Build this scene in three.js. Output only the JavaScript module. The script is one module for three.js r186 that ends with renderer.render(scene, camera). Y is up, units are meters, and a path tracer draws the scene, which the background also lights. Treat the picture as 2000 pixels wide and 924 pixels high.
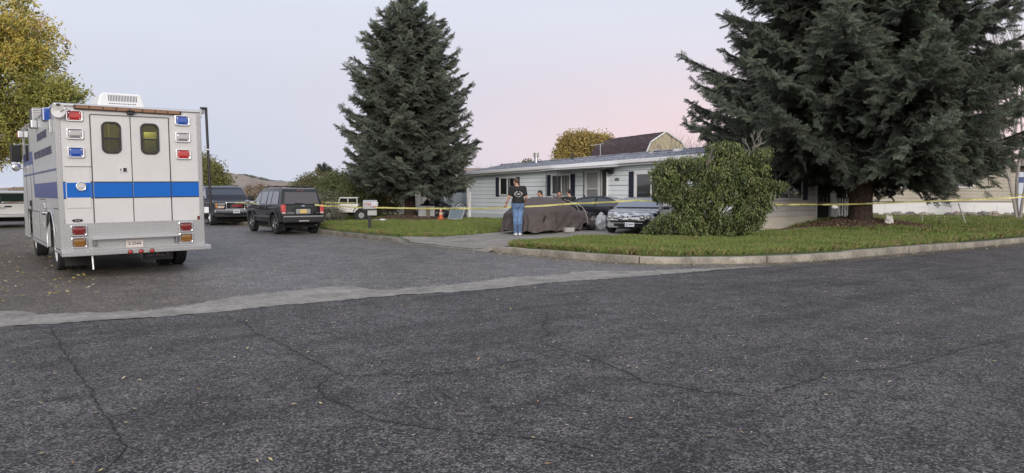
import * as THREE from 'three';
import { mergeGeometries, mergeVertices, toCreasedNormals } from 'three/addons/utils/BufferGeometryUtils.js';
import { RoundedBoxGeometry } from 'three/addons/geometries/RoundedBoxGeometry.js';
import { TextGeometry } from 'three/addons/geometries/TextGeometry.js';
import { FontLoader } from 'three/addons/loaders/FontLoader.js';
import { createNoise2D, createNoise3D } from 'simplex-noise';

// ---------- camera, sky, sun, exposure ----------
const scene = new THREE.Scene();
const camera = new THREE.PerspectiveCamera(2 * Math.atan(462 / 1440) * 180 / Math.PI, 2000 / 924, 0.1, 6000);
camera.position.set(0, 1.5, 0);
camera.rotation.x = -Math.atan(84 / 1440);
const renderer = new THREE.WebGLRenderer({ antialias: true });
renderer.setSize(1024, 473);
renderer.toneMapping = THREE.LinearToneMapping;
renderer.toneMappingExposure = 1.0;
renderer.shadowMap.enabled = true;

const sstep = (a, b, x) => { const t = Math.min(1, Math.max(0, (x - a) / (b - a))); return t * t * (3 - 2 * t); };
const lerp = (a, b, t) => a + (b - a) * t;
function skyTexture() {
  const W = 512, H = 256, data = new Float32Array(W * H * 4);
  for (let r = 0; r < H; r++) {
    const e = ((r + 0.5) / H - 0.5) * 180;
    for (let c = 0; c < W; c++) {
      const a = ((c + 0.5) / W - 0.5) * 2 * Math.PI, x = Math.cos(a), z = Math.sin(a);
      const el = Math.max(e, 0);
      // twilight: lavender-blue overhead, the pink antitwilight band low ahead, the afterglow behind
      const hi = [0.60, 0.66, 0.84], up = [0.745, 0.78, 0.895];
      let col = hi.map((v, i) => lerp(up[i], v, sstep(14, 70, el)));
      const mid = [0.765, 0.75, 0.85];
      col = col.map((v, i) => lerp(mid[i], v, sstep(3, 15, el)));
      const ahead = 0.5 + 0.5 * (x * 0.30 - z * 0.954);           // 1 ahead and slightly right
      const side = sstep(-0.62, 0.2, x - 0.12) * sstep(0.45, 0.95, ahead);
      const pink = side * Math.exp(-Math.pow((el - 2.0) / 7.0, 2));
      const pk = [0.95, 0.70, 0.70];
      col = col.map((v, i) => lerp(v, pk[i], 0.85 * pink));
      const low = (1 - sstep(0, 17, el)) * (1 - side) * sstep(0.2, 0.7, ahead);
      const bl = [0.575, 0.64, 0.77];
      col = col.map((v, i) => lerp(v, bl[i], 0.8 * low));
      const behind = sstep(0.05, 0.95, 0.5 + 0.5 * (x * 0.05 + z * 0.998));
      const glow = behind * Math.exp(-Math.pow(el / 48, 2));
      const gl = [1.32, 1.22, 1.16];
      col = col.map((v, i) => lerp(v, gl[i], glow));
      const ha = 1 + 0.02 * Math.sin(a * 5 + el * 0.35 + Math.sin(el * 0.9 + a * 3)) * Math.sin(el * 0.22 + a * 2) * sstep(2, 8, el); col = col.map((v) => v * ha);
      data.set([...col, 1], (r * W + c) * 4);
    }
  }
  const t = new THREE.DataTexture(data, W, H, THREE.RGBAFormat, THREE.FloatType);
  t.mapping = THREE.EquirectangularReflectionMapping; t.magFilter = THREE.LinearFilter; t.needsUpdate = true;
  return t;
}
const skyTex = skyTexture();
scene.background = skyTex; scene.environment = skyTex;
const sun = new THREE.DirectionalLight(new THREE.Color().setRGB(1, 0.93, 0.86), 1.9);
sun.position.set(14, 27, 60); sun.target.position.set(0, 0, -22); sun.shadow.radius = 40; sun.castShadow = true;
sun.shadow.mapSize.set(2048, 2048);
Object.assign(sun.shadow.camera, { left: -45, right: 45, top: 30, bottom: -30, near: 1, far: 160 });
sun.name = 'sun'; scene.add(sun, sun.target);

// ---------- helpers ----------
const V3 = THREE.Vector3, PI = Math.PI;
function rng(seed) { return () => { seed = (seed + 0x6d2b79f5) | 0; let t = Math.imul(seed ^ (seed >>> 15), 1 | seed); t = (t + Math.imul(t ^ (t >>> 7), 61 | t)) ^ t; return ((t ^ (t >>> 14)) >>> 0) / 4294967296; }; }
const n2 = createNoise2D(rng(5)), n3 = createNoise3D(rng(6));
const fbm = (x, y, o = 4) => { let s = 0, a = 0.5, f = 1; for (let i = 0; i < o; i++) { s += a * n2(x * f + i * 17, y * f - i * 9); a *= 0.5; f *= 2; } return s; };
const used = {};
function numbered(n) { if (!used[n]) { used[n] = 1; return n; } return n + '_' + String(used[n]++).padStart(3, '0'); }
function thing(name, label, category, pos = [0, 0, 0], turn = 0, group) {
  const o = new THREE.Group(); o.name = numbered(name); scene.add(o); o.position.set(...pos); o.rotation.y = turn;
  o.userData = { label, category }; if (group) o.userData.group = group; return o;
}
const lib = new Map();
function prep(g) { g = g.index ? g.toNonIndexed() : g; for (const k of Object.keys(g.attributes)) if (!['position', 'normal', 'uv', 'color'].includes(k)) g.deleteAttribute(k); return g; }
function merge(list) {
  if (list.length === 1) return list[0];
  list = list.map(prep); const hasC = list.some((g) => g.attributes.color);
  for (const g of list) {
    const n = g.attributes.position.count;
    if (!g.attributes.uv) g.setAttribute('uv', new THREE.BufferAttribute(new Float32Array(n * 2), 2));
    if (hasC && !g.attributes.color) g.setAttribute('color', new THREE.BufferAttribute(new Float32Array(n * 3).fill(1), 3));
    if (!g.attributes.normal) g.computeVertexNormals();
  }
  return mergeGeometries(list);
}
function bb(g) { g.computeBoundingBox(); return g.boundingBox.clone().expandByScalar(0.001); }
function clusters(geos) { const b = geos.map(bb), id = geos.map((_, i) => i), find = (i) => (id[i] === i ? i : (id[i] = find(id[i]))); for (let i = 0; i < geos.length; i++) for (let j = i + 1; j < geos.length; j++) if (b[i].intersectsBox(b[j])) id[find(j)] = find(i); const m = new Map(); geos.forEach((g, i) => { const r = find(i); if (!m.has(r)) m.set(r, []); m.get(r).push(g); }); return [...m.values()]; }
function obj(name, geos, material, parent = scene, extra) { // pieces that do not touch become meshes of their own
  if (Array.isArray(geos) && geos.length > 1 && geos.length < 40 && parent !== scene && !extra) { const c = clusters(geos); if (c.length > 1) return c.map((g) => obj(name, g.length > 1 ? merge(g) : g[0], material, parent))[0]; }
  const m = new THREE.Mesh(Array.isArray(geos) ? merge(geos) : geos, material);
  m.name = parent === scene ? numbered(name) : name; m.castShadow = m.receiveShadow = true; parent.add(m);
  if (extra) Object.assign(m.userData, extra); return m;
}
function inst(name, geo, material, mats, colors, parent, extra) {
  const m = new THREE.InstancedMesh(geo, material, mats.length); m.name = parent === scene ? numbered(name) : name;
  mats.forEach((x, i) => m.setMatrixAt(i, x)); if (colors) colors.forEach((c, i) => m.setColorAt(i, c));
  m.castShadow = m.receiveShadow = true; parent.add(m); if (extra) Object.assign(m.userData, extra); return m;
}
const STRUCT = { kind: 'structure' };
function M(r, g, b, rough = 0.8, o = {}) { return new THREE.MeshPhysicalMaterial({ color: new THREE.Color().setRGB(r, g, b), roughness: rough, ...o }); }
const T = (g, x = 0, y = 0, z = 0, rx = 0, ry = 0, rz = 0) => { if (rx) g.rotateX(rx); if (ry) g.rotateY(ry); if (rz) g.rotateZ(rz); return g.translate(x, y, z); };
const box = (w, h, d, x = 0, y = 0, z = 0, rx = 0, ry = 0, rz = 0) => T(new THREE.BoxGeometry(w, h, d), x, y, z, rx, ry, rz);
const rbox = (w, h, d, r, x = 0, y = 0, z = 0, rx = 0, ry = 0, rz = 0, s = 2) => T(new RoundedBoxGeometry(w, h, d, s, Math.min(r, w / 2.01, h / 2.01, d / 2.01)), x, y, z, rx, ry, rz);
const cyl = (r0, r1, h, x = 0, y = 0, z = 0, rx = 0, ry = 0, rz = 0, n = 16) => T(new THREE.CylinderGeometry(r1, r0, h, n), x, y, z, rx, ry, rz);
const sph = (r, x, y, z, sx = 1, sy = 1, sz = 1, n = 14) => { const g = new THREE.SphereGeometry(r, n, Math.ceil(n * 0.7)); g.scale(sx, sy, sz); return g.translate(x, y, z); };
function tube(pts, r, seg = 24, n = 7) { return new THREE.TubeGeometry(new THREE.CatmullRomCurve3(pts.map((p) => new V3(...p))), seg, r, n); }
function rod(a, b, r0, r1 = r0, n = 8) {
  const A = new V3(...a), B = new V3(...b), d = B.clone().sub(A), g = new THREE.CylinderGeometry(r1, r0, d.length(), n);
  g.applyQuaternion(new THREE.Quaternion().setFromUnitVectors(new V3(0, 1, 0), d.clone().normalize())); return g.translate((A.x + B.x) / 2, (A.y + B.y) / 2, (A.z + B.z) / 2);
}
function rrShape(w, h, r) { const s = new THREE.Shape(), x = -w / 2, y = -h / 2; s.moveTo(x + r, y); s.lineTo(x + w - r, y); s.absarc(x + w - r, y + r, r, -PI / 2, 0); s.lineTo(x + w, y + h - r); s.absarc(x + w - r, y + h - r, r, 0, PI / 2); s.lineTo(x + r, y + h); s.absarc(x + r, y + h - r, r, PI / 2, PI); s.lineTo(x, y + r); s.absarc(x + r, y + r, r, PI, 1.5 * PI); return s; }
function ext(shape, depth, bevel = 0, seg = 1, curve = 8) { return new THREE.ExtrudeGeometry(shape, { depth: depth - 2 * bevel, bevelEnabled: bevel > 0, bevelThickness: bevel, bevelSize: bevel, bevelOffset: -bevel, bevelSegments: seg, curveSegments: curve }).translate(0, 0, bevel); }
function poly(pts) { const s = new THREE.Shape(); pts.forEach((p, i) => (i ? s.lineTo(p[0], p[1]) : s.moveTo(p[0], p[1]))); s.closePath(); return s; }
function colorAll(g, f) { const p = g.attributes.position, c = new Float32Array(p.count * 3); for (let i = 0; i < p.count; i++) { const k = f(p.getX(i), p.getY(i), p.getZ(i)); c.set(k, i * 3); } g.setAttribute('color', new THREE.BufferAttribute(c, 3)); return g; }
function grid(us, vs, f, uvf) { // f(u,v) -> [x,y,z]
  const nu = us.length, nv = vs.length, pos = new Float32Array(nu * nv * 3), uv = new Float32Array(nu * nv * 2), idx = [];
  for (let j = 0; j < nv; j++) for (let i = 0; i < nu; i++) { const p = f(us[i], vs[j], i, j), k = j * nu + i; pos.set(p, k * 3); uv.set(uvf ? uvf(us[i], vs[j], p) : [p[0], -p[2]], k * 2); }
  for (let j = 0; j < nv - 1; j++) for (let i = 0; i < nu - 1; i++) { const a = j * nu + i, b = a + 1, c = a + nu, d = c + 1; idx.push(a, b, d, a, d, c); }
  const g = new THREE.BufferGeometry(); g.setAttribute('position', new THREE.BufferAttribute(pos, 3)); g.setAttribute('uv', new THREE.BufferAttribute(uv, 2)); g.setIndex(idx); g.computeVertexNormals(); return g;
}
const span = (a, b, n) => Array.from({ length: n + 1 }, (_, i) => a + (b - a) * i / n);
function dataTex(n, f, srgb, rep) {
  const d = new Uint8Array(n * n * 4);
  for (let y = 0; y < n; y++) for (let x = 0; x < n; x++) { const c = f(x, y); d.set([c[0], c[1], c[2], 255], (y * n + x) * 4); }
  const t = new THREE.DataTexture(d, n, n); t.wrapS = t.wrapT = THREE.RepeatWrapping; t.magFilter = THREE.LinearFilter; if (srgb) t.colorSpace = THREE.SRGBColorSpace; if (rep) t.repeat.set(rep, rep); t.needsUpdate = true; return t;
}
const cl = (v) => Math.max(0, Math.min(255, v | 0));
// periodic value noise for textures
function pnoise(n, cells, seed) {
  const R = rng(seed), v = new Float32Array(cells * cells).map(() => R());
  return (x, y) => { const fx = x / n * cells, fy = y / n * cells, x0 = Math.floor(fx), y0 = Math.floor(fy), tx = fx - x0, ty = fy - y0, g = (i, j) => v[((j % cells + cells) % cells) * cells + ((i % cells + cells) % cells)]; const sx = tx * tx * (3 - 2 * tx), sy = ty * ty * (3 - 2 * ty); return lerp(lerp(g(x0, y0), g(x0 + 1, y0), sx), lerp(g(x0, y0 + 1), g(x0 + 1, y0 + 1), sx), sy); };
}
function canvasTex(w, h, draw) { const c = document.createElement('canvas'); c.width = w; c.height = h; draw(c.getContext('2d'), w, h); const t = new THREE.CanvasTexture(c); t.colorSpace = THREE.SRGBColorSpace; return t; }
const font = new FontLoader(); const bold = await font.loadAsync('fonts/droid/droid_sans_bold.typeface.json');
function text(s, size, depth, xs = 1) { const g = new TextGeometry(s, { font: bold, size, depth, curveSegments: 3, bevelEnabled: false }); g.computeBoundingBox(); g.scale(xs, 1, 1); g.computeBoundingBox(); return g; }
const mtx = (x, y, z, q, s) => new THREE.Matrix4().compose(new V3(x, y, z), q, typeof s === 'number' ? new V3(s, s, s) : s);

// ---------- shared textures and materials ----------
const R0 = rng(11);
function asphaltTex() {
  const n = 2048, b = new Float32Array(n * n), hgt = new Float32Array(n * n), R = rng(21);
  const p1 = pnoise(n, 24, 1), p2 = pnoise(n, 96, 2), p3 = pnoise(n, 420, 3), p4 = pnoise(n, 800, 4);
  for (let y = 0; y < n; y++) for (let x = 0; x < n; x++) { b[y * n + x] = 56 + 12 * (p1(x, y) - 0.5) + 16 * (p2(x, y) - 0.5) + 46 * (p3(x, y) - 0.5) + 34 * (p4(x, y) - 0.5) + 26 * (R() - 0.5); hgt[y * n + x] = 60 + 40 * R(); }
  for (let k = 0; k < 260000; k++) {
    const cx = R() * n, cy = R() * n, r = 0.8 + 2.4 * R() * R(), v = R(), add = v < 0.46 ? 18 + 40 * R() : v < 0.955 ? -16 - 26 * R() : 60 + 70 * R();
    for (let dy = -3; dy <= 3; dy++) for (let dx = -3; dx <= 3; dx++) if (dx * dx + dy * dy < r * r) { const i = ((cy + dy + n | 0) % n) * n + ((cx + dx + n | 0) % n); b[i] += add * 0.75; hgt[i] = 120 + 110 * R(); }
  }
  const col = dataTex(n, (x, y) => { const v = Math.min(118, 58 + (b[y * n + x] - 58) * 1.45); return [cl(v), cl(v * 0.985), cl(v * 0.99)]; }, true);
  const bmp = dataTex(1024, (x, y) => { const v = cl(hgt[(y * 2) * n + x * 2]); return [v, v, v]; });
  return [col, bmp];
}
const [aspCol, aspBmp] = asphaltTex();
aspCol.repeat.set(1 / 6.1, 1 / 6.1); aspBmp.repeat.set(1 / 6.1, 1 / 6.1);
const concTex = (() => { const n = 512, R = rng(31), a = pnoise(n, 8, 3), c = pnoise(n, 40, 4), d = pnoise(n, 150, 5); return dataTex(n, (x, y) => { const v = 186 + 34 * (a(x, y) - 0.5) + 30 * (c(x, y) - 0.5) + 36 * (d(x, y) - 0.5) + 34 * (R() - 0.5); return [cl(v), cl(v * 0.985), cl(v * 0.955)]; }, true); })();
const noiseBmp = (() => { const n = 512, R = rng(41), a = pnoise(n, 20, 7), b = pnoise(n, 90, 8); return dataTex(n, (x, y) => { const v = cl(255 * (0.4 * a(x, y) + 0.35 * b(x, y) + 0.25 * R())); return [v, v, v]; }); })();
const mott = (() => { const n = 512, a = pnoise(n, 6, 17), b = pnoise(n, 26, 18), c = pnoise(n, 110, 19); return dataTex(n, (x, y) => { const v = cl(255 * (0.72 + 0.28 * (0.45 * a(x, y) + 0.3 * b(x, y) + 0.25 * c(x, y)))); return [v, v, v]; }); })();
const faint = (() => { const n = 256, a = pnoise(n, 5, 27), b = pnoise(n, 30, 28); return dataTex(n, (x, y) => { const v = cl(255 * (0.90 + 0.10 * (0.6 * a(x, y) + 0.4 * b(x, y)))); return [v, v, v * 0.995]; }); })();
const barkTex = (() => { const n = 256, a = pnoise(n, 32, 9), b = pnoise(n, 64, 10), R = rng(4); return dataTex(n, (x, y) => { const v = 60 + 90 * a(x * 1.0, y * 0.25) * b(x, y * 0.5) + 30 * R(); return [cl(v * 1.05), cl(v * 0.93), cl(v * 0.84)]; }, true); })();
const treadPat = (lo, hi) => { const n = 128; return dataTex(n, (x, y) => { const c = Math.floor(x / 32), r = Math.floor(y / 32), u = (x % 32) - 16, v = (y % 32) - 16, s = (c + r) % 2 ? 1 : -1, p = (u + s * v) * 0.707, q = (u - s * v) * 0.707, k = (p / 15) ** 2 + (q / 4.5) ** 2 < 1 ? hi : lo; return [k, k, k]; }); };
const treadBmp = treadPat(40, 230), treadCol = treadPat(185, 255);
const chrome = M(0.72, 0.73, 0.75, 0.18, { metalness: 1 }), alu = M(0.62, 0.63, 0.65, 0.36, { metalness: 1 }), steelD = M(0.22, 0.22, 0.23, 0.5, { metalness: 1 });
const treadPlate = M(0.62, 0.63, 0.645, 0.36, { metalness: 0.8, map: treadCol, bumpMap: treadBmp, bumpScale: 0.006 });
const rubber = M(0.018, 0.018, 0.02, 0.85, { bumpMap: noiseBmp, bumpScale: 0.002 }), blackPl = M(0.02, 0.02, 0.022, 0.5), blackGl = M(0.012, 0.012, 0.014, 0.15, { clearcoat: 0.6 }), dark = M(0.008, 0.008, 0.009, 0.9);
const whitePaint = M(0.60, 0.60, 0.605, 0.34, { clearcoat: 0.35, clearcoatRoughness: 0.15, map: faint }), trimWhite = M(0.74, 0.75, 0.76, 0.5);
const carGlass = M(0.016, 0.018, 0.022, 0.05, { specularIntensity: 1, clearcoat: 1, clearcoatRoughness: 0.03 });
const carGlassLt = M(0.035, 0.045, 0.06, 0.05, { clearcoat: 1, clearcoatRoughness: 0.03 });
const redLens = M(0.42, 0.012, 0.014, 0.12, { clearcoat: 1 }), blueLens = M(0.01, 0.07, 0.36, 0.12, { clearcoat: 1 }), amberLens = M(0.40, 0.17, 0.02, 0.12, { clearcoat: 1 }), clearLens = M(0.40, 0.40, 0.41, 0.12, { clearcoat: 1, metalness: 0.6 });
// ---------- ground, roads, kerbs, lawn ----------
const CURB_R = [[40, -40.2], [30, -33.0], [19.44, -25.41], [16.16, -23.22], [13.26, -21.16], [10.93, -19.62], [8.84, -18.13], [7.1, -16.98], [5.38, -16.15], [4.09, -15.92], [2.89, -16.05], [1.86, -16.75], [0.75, -17.97], [-0.83, -19.8]];
const CURB_L = [[-2.95, -22.49], [-4.2, -24.1], [-5.4, -25.7], [-7.6, -28.75], [-9.6, -31.4], [-14, -37.2], [-22, -47.9], [-34, -64], [-60, -98]];
const curbAll = [...CURB_R, ...CURB_L];
const inPoly = (P, x, z) => { let c = false; for (let i = 0, j = P.length - 1; i < P.length; j = i++) if ((P[i][1] > z) !== (P[j][1] > z) && x < (P[j][0] - P[i][0]) * (z - P[i][1]) / (P[j][1] - P[i][1]) + P[i][0]) c = !c; return c; };
const lawnPoly = [...curbAll, [-60, -160], [120, -160], [120, -40.2]];
const segD = (p, a, b) => { const dx = b[0] - a[0], dz = b[1] - a[1], t = Math.max(0, Math.min(1, ((p[0] - a[0]) * dx + (p[1] - a[1]) * dz) / (dx * dx + dz * dz))); return Math.hypot(p[0] - a[0] - dx * t, p[1] - a[1] - dz * t); };
const curbDist = (x, z) => { let d = 1e9; for (let i = 0; i < curbAll.length - 1; i++) d = Math.min(d, segD([x, z], curbAll[i], curbAll[i + 1])); return d; };
const eS = (x, z) => 0.8 * (x + 0.83) - 0.6 * (z + 19.8), cS = (x, z) => -0.6 * x - 0.8 * z;       // across the side street, along it
const mound = (x, z, cx, cz, r, h) => { const d = Math.hypot(x - cx, (z - cz)) / r; return d < 1 ? h * Math.pow(1 - d * d, 2) : 0; };
function lawnH(x, z) {
  const d = curbDist(x, z);
  let h = 0.125 + 0.06 * sstep(0, 6, d) - 0.12 * sstep(12, 26, d) * (1 - sstep(4, 12, x)) + 0.018 * n2(x * 0.35, z * 0.35) + 0.02 * sstep(4, 10, d) * sstep(6, 14, x);
  h += mound(x, z, 12.9, -26.9, 3.4, 0.42) + mound(x, z, -5.0, -36, 2.6, 0.28);
  h = lerp(h, 0.1, sstep(30, 55, d));
  const k = sstep(15.3, 16.4, cS(x, z)) * (1 - sstep(19.8, 20.9, cS(x, z)));
  return lerp(h, lerp(0.02, h, sstep(0, 1.6, eS(x, z))), k);
}
const inDrive = (x, z) => { const c = cS(x, z), e = eS(x, z); return e > 0 && e < 13.5 && c > 16.3 - 0.25 * Math.max(0, Math.min(e, 9) - 1.5) - 0.95 * sstep(1.3, 0, e) && c < 20.0 + 0.9 * sstep(1, 5, e) + 1.0 * sstep(1.5, 0, e) && e < 13; };
const dirtN = (x, z) => fbm(x * 0.8, z * 0.8, 3);
const bare = (x, z) => Math.max(1.15 - Math.hypot((x - 12.9) / 2.6, (z + 26.4) / 1.4), 1.1 - Math.hypot((x - 9.3) / 2.6, (z + 26.2) / 0.75), 1.2 - Math.hypot((x + 5) / 2.7, (z + 35.6) / 1.5), 1.1 - Math.hypot((x + 1.0) / 2.6, (z + 35.4) / 0.5) ) + 0.35 * dirtN(x, z);

const dryGround = M(1, 1, 1, 0.95, { vertexColors: true, map: mott, bumpMap: noiseBmp, bumpScale: 0.02 });
{ // far ground out to the horizon
  const rad = [0, 8, 16, 24, 34, 46, 60, 80, 110, 150, 220, 330, 500, 800, 1300, 2200, 3500];
  const g = grid(span(0, 2 * PI, 96), rad, (a, r) => { const x = Math.cos(a) * r, z = -20 - Math.sin(a) * r; return [x, r > 60 ? -0.06 + 0.25 * fbm(x * 0.01, z * 0.01, 2) * sstep(60, 200, r) : -0.06, z]; }, (a, r, p) => [p[0] / 4, p[2] / 4]);
  colorAll(g, (x, y, z) => { const k = 0.5 + 0.5 * fbm(x * 0.03, z * 0.03); return [lerp(0.11, 0.19, k), lerp(0.115, 0.165, k), lerp(0.06, 0.10, k)]; });
  obj('ground', g, dryGround, scene, STRUCT);
}
const aspM = (tint, rough) => M(...tint, rough, { map: aspCol, bumpMap: aspBmp, bumpScale: 0.004, vertexColors: true });
const uvM = (u, v, p) => [p[0], p[2]];
{ // side street: old, browner asphalt
  const us = [...span(-60, -20, 20).slice(0, -1), ...span(-20, -6, 30).slice(0, -1), ...span(-6, 4, 60)], vs = span(-70, -2, 230).map((v) => v);
  // u across (e of the kerb line), v: distance along the street
  const g = grid([...span(-26, -9.8, 24).slice(0, -1), ...span(-9.6, 0.35, 60)], [...span(8, 34, 150), ...span(35, 150, 60)], (e, c) => {
    const px = -0.83 + 0.8 * e - 0.6 * (c - 16.34), pz = -19.8 - 0.6 * e - 0.8 * (c - 16.34); const wob = 0; return [px + 0.8 * wob, 0, pz - 0.6 * wob];
  }, (u, v, p) => [p[0], p[2]]);
  // the corner fan up to the rounded kerb
  const g2 = grid(span(0.2, 8, 30), span(6, 18.3, 60), (e, c) => [-0.83 + 0.8 * e - 0.6 * (c - 16.34), -0.004, -19.8 - 0.6 * e - 0.8 * (c - 16.34)], (u, v, p) => [p[0], p[2]]);
  const tone = (x, y, z) => { const k = 1.0 + 0.22 * fbm(x * 0.5, z * 0.5) + 0.18 * fbm(x * 2.2, z * 2.2, 2), d = curbDist(x, z), gut = sstep(1.5, 0.2, d + 0.5 * fbm(x * 1.3, z * 1.3, 2)); const left = sstep(-7.2, -9.4, eS(x, z) + 0.6 * fbm(x, z, 2)); return [k * lerp(lerp(2.5, 2.7, gut), 2.0, left), k * lerp(lerp(2.42, 2.5, gut), 1.75, left), k * lerp(lerp(2.36, 1.9, gut), 1.4, left)]; };
  colorAll(g, tone); colorAll(g2, tone);
  obj('side_street', [g, g2], aspM([0.96, 0.95, 0.93], 0.6), scene, STRUCT);
}
const STRIP_BOT = [[-30, 6.5], [-14, -3.4], [-8, -6.9], [-5.76, -8.21], [-5.26, -8.38], [-4.79, -8.65], [-4.31, -8.84], [-4.01, -9.04], [-3.69, -9.24], [-3.23, -9.69], [-2.3, -10.3], [-1.69, -10.79], [-0.85, -11.14], [0, -11.72], [0.82, -12.4], [1.64, -12.83], [2.44, -13.33], [3.3, -13.87], [4.24, -14.51], [5.11, -14.95], [6.3, -15.9], [8.5, -17.4], [13, -20.5], [19, -24.9], [30, -33], [45, -44]];
const Mu = (x, z) => 0.8 * x - 0.6 * z, Mv = (x, z) => 0.6 * x + 0.8 * z, fromM = (u, v) => [0.8 * u + 0.6 * v, -0.6 * u + 0.8 * v];
const botM = STRIP_BOT.map((p) => [Mu(...p), Mv(...p)]);
const interp = (P, u) => { for (let i = 0; i < P.length - 1; i++) if (u <= P[i + 1][0]) { const t = (u - P[i][0]) / (P[i + 1][0] - P[i][0]); return lerp(P[i][1], P[i + 1][1], Math.max(0, t)); } return P[P.length - 1][1]; };
const CRACKS = [
  [[-5.2, -8.3], [-5.13, -8.13], [-4.44, -7.19], [-3.86, -6.39], [-3.32, -5.67], [-2.93, -5.16], [-2.62, -4.73], [-2.4, -4.42], [-2.28, -4.25], [-2.2, -4.02], [-2.19, -3.7]],
  [[-3.61, -8.88], [-3.27, -8.65], [-2.72, -7.82], [-2.34, -7.32], [-2.05, -6.89], [-1.74, -6.48], [-1.49, -6.12], [-1.36, -5.97], [-1.13, -6.01], [-0.79, -5.99], [-0.47, -6.08], [0, -6.48], [0.3, -6.62]],
  [[-1.49, -6.06], [-1.49, -5.67], [-1.38, -5.37], [-1.15, -5.09], [-0.95, -4.85], [-0.75, -4.72], [-0.53, -4.61], [-0.27, -4.54], [0.2, -4.4], [0.6, -4.1]],
  [[-1.48, -5.63], [-1.74, -5.5], [-1.99, -5.35], [-2.25, -5.26], [-2.43, -5.03], [-2.68, -4.88]],
  [[-3.82, -6.34], [-4.06, -6.27], [-4.31, -6.15]], [[-3.17, -5.44], [-3.28, -5.3], [-3.41, -5.16], [-3.6, -5.0]], [[-0.55, -5.5], [-0.45, -5.3], [-0.4, -5.17]], [[-0.2, -5.37], [-0.11, -5.03], [0.05, -4.8]],
  [[0.44, -9.24], [0.39, -8.47], [0.35, -8.13], [0.39, -7.77], [0.29, -7.53], [0.32, -7.32], [0.51, -6.94], [0.67, -6.71], [0.82, -6.39], [0.97, -6.1], [1.06, -5.75], [1.21, -5.67], [1.34, -5.59], [1.49, -5.46], [1.66, -5.4], [1.85, -5.33]],
  [[1.83, -5.33], [2.2, -5.67], [2.51, -5.92], [2.65, -6.1], [3.21, -6.23], [3.66, -6.5], [4.42, -7.07], [5.38, -7.67]], [[6.81, -12.59], [7.55, -12.91], [10.3, -14.78]], [[2.19, -11.96], [2.76, -11.62], [3.32, -10.79]],
  [[0.2, -6.71], [0.49, -6.71], [0.68, -6.6]], [[4.53, -11.96], [4.14, -11.14]], [[-6.08, -12.91], [-5.07, -11.46]], [[1.65, -9.8], [2.06, -10.04], [2.64, -10.3]]];
const crackD = (x, z) => { let d = 9; for (const c of CRACKS) for (let i = 0; i < c.length - 1; i++) d = Math.min(d, segD([x, z], c[i], c[i + 1])); return d; };
{ // the road in front: bluish, finer asphalt
  const us = [...span(-60, -8, 30).slice(0, -1), ...span(-8, 14, 170).slice(0, -1), ...span(14, 26, 40).slice(0, -1), ...span(26, 75, 20)], ts = [...span(0, 0.4, 110).slice(0, -1), ...span(0.4, 1, 24)];
  const g = grid(us, ts.slice().reverse(), (u, t) => { const v0 = interp(botM, u) + 0.05 * n2(u * 3, 7) + 0.03 * n2(u * 11, 3), [x, z] = fromM(u, lerp(v0, 16, t)); return [x, 0.005, z]; }, uvM);
  g.index.array; 
  colorAll(g, (x, y, z) => {
    const u = Mu(x, z), v = Mv(x, z); let k = 1.04 + 0.26 * fbm(x * 0.45, z * 0.45) + 0.10 * fbm(x * 1.9, z * 1.9, 2);
    const streak = fbm(u * 0.22 + 3, v * 1.3, 3); k *= 1 - 0.34 * sstep(0.05, 0.5, streak);
    const near = z > -20 ? crackD(x, z) : 9; k *= 1 - 0.34 * sstep(0.2, 0.0, near) * (0.6 + 0.4 * n2(x * 2, z * 2));
    const d = z < -12 && x > -1 ? curbDist(x, z) : 9, gut = sstep(1.3, 0.2, d + 0.6 * fbm(x * 1.5, z * 1.5, 2));
    k *= lerp(1, 1.3, gut); return [k * lerp(1.02, 1.24, gut), k * lerp(0.99, 1.07, gut), k * lerp(0.99, 0.8, gut)];
  });
  const rd = obj('road', g, aspM([1.25, 1.245, 1.235], 0.8), scene, STRUCT);
  // cracks: thin ragged openings filled with dirt
  const RC = rng(77), geos = [];
  for (const c of CRACKS) {
    const cv = new THREE.CatmullRomCurve3(c.map((p) => new V3(p[0], 0, p[1]))), L = cv.getLength(), n = Math.max(6, Math.ceil(L / 0.04)), P = cv.getSpacedPoints(n), pos = [], idx = [];
    const wMax = L > 3 ? 0.0085 : 0.0055;
    let jx = 0, jz = 0;
    for (let i = 0; i <= n; i++) {
      jx = jx * 0.6 + (RC() - 0.5) * 0.026; jz = jz * 0.6 + (RC() - 0.5) * 0.026;
      const t = P[Math.min(n, i + 1)].clone().sub(P[Math.max(0, i - 1)]).normalize(), w = wMax * (0.15 + 1.1 * RC() * RC() + 0.25 * RC()) * Math.min(1, (i + 1) / 6, (n - i + 1) / 6);
      const cx = P[i].x + jx, cz = P[i].z + jz; pos.push(cx - t.z * w, 0.0085, cz + t.x * w, cx + t.z * w, 0.0085, cz - t.x * w);
      if (i < n) { const a = i * 2; idx.push(a, a + 1, a + 2, a + 1, a + 3, a + 2); }
    }
    const q = new THREE.BufferGeometry(); q.setAttribute('position', new THREE.Float32BufferAttribute(pos, 3)); q.setIndex(idx); q.computeVertexNormals(); obj('crack', q, dark2(), rd);
  }
  function dark2() { if (!lib.has('crk')) lib.set('crk', M(0.016, 0.016, 0.018, 1)); return lib.get('crk'); }
}
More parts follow.
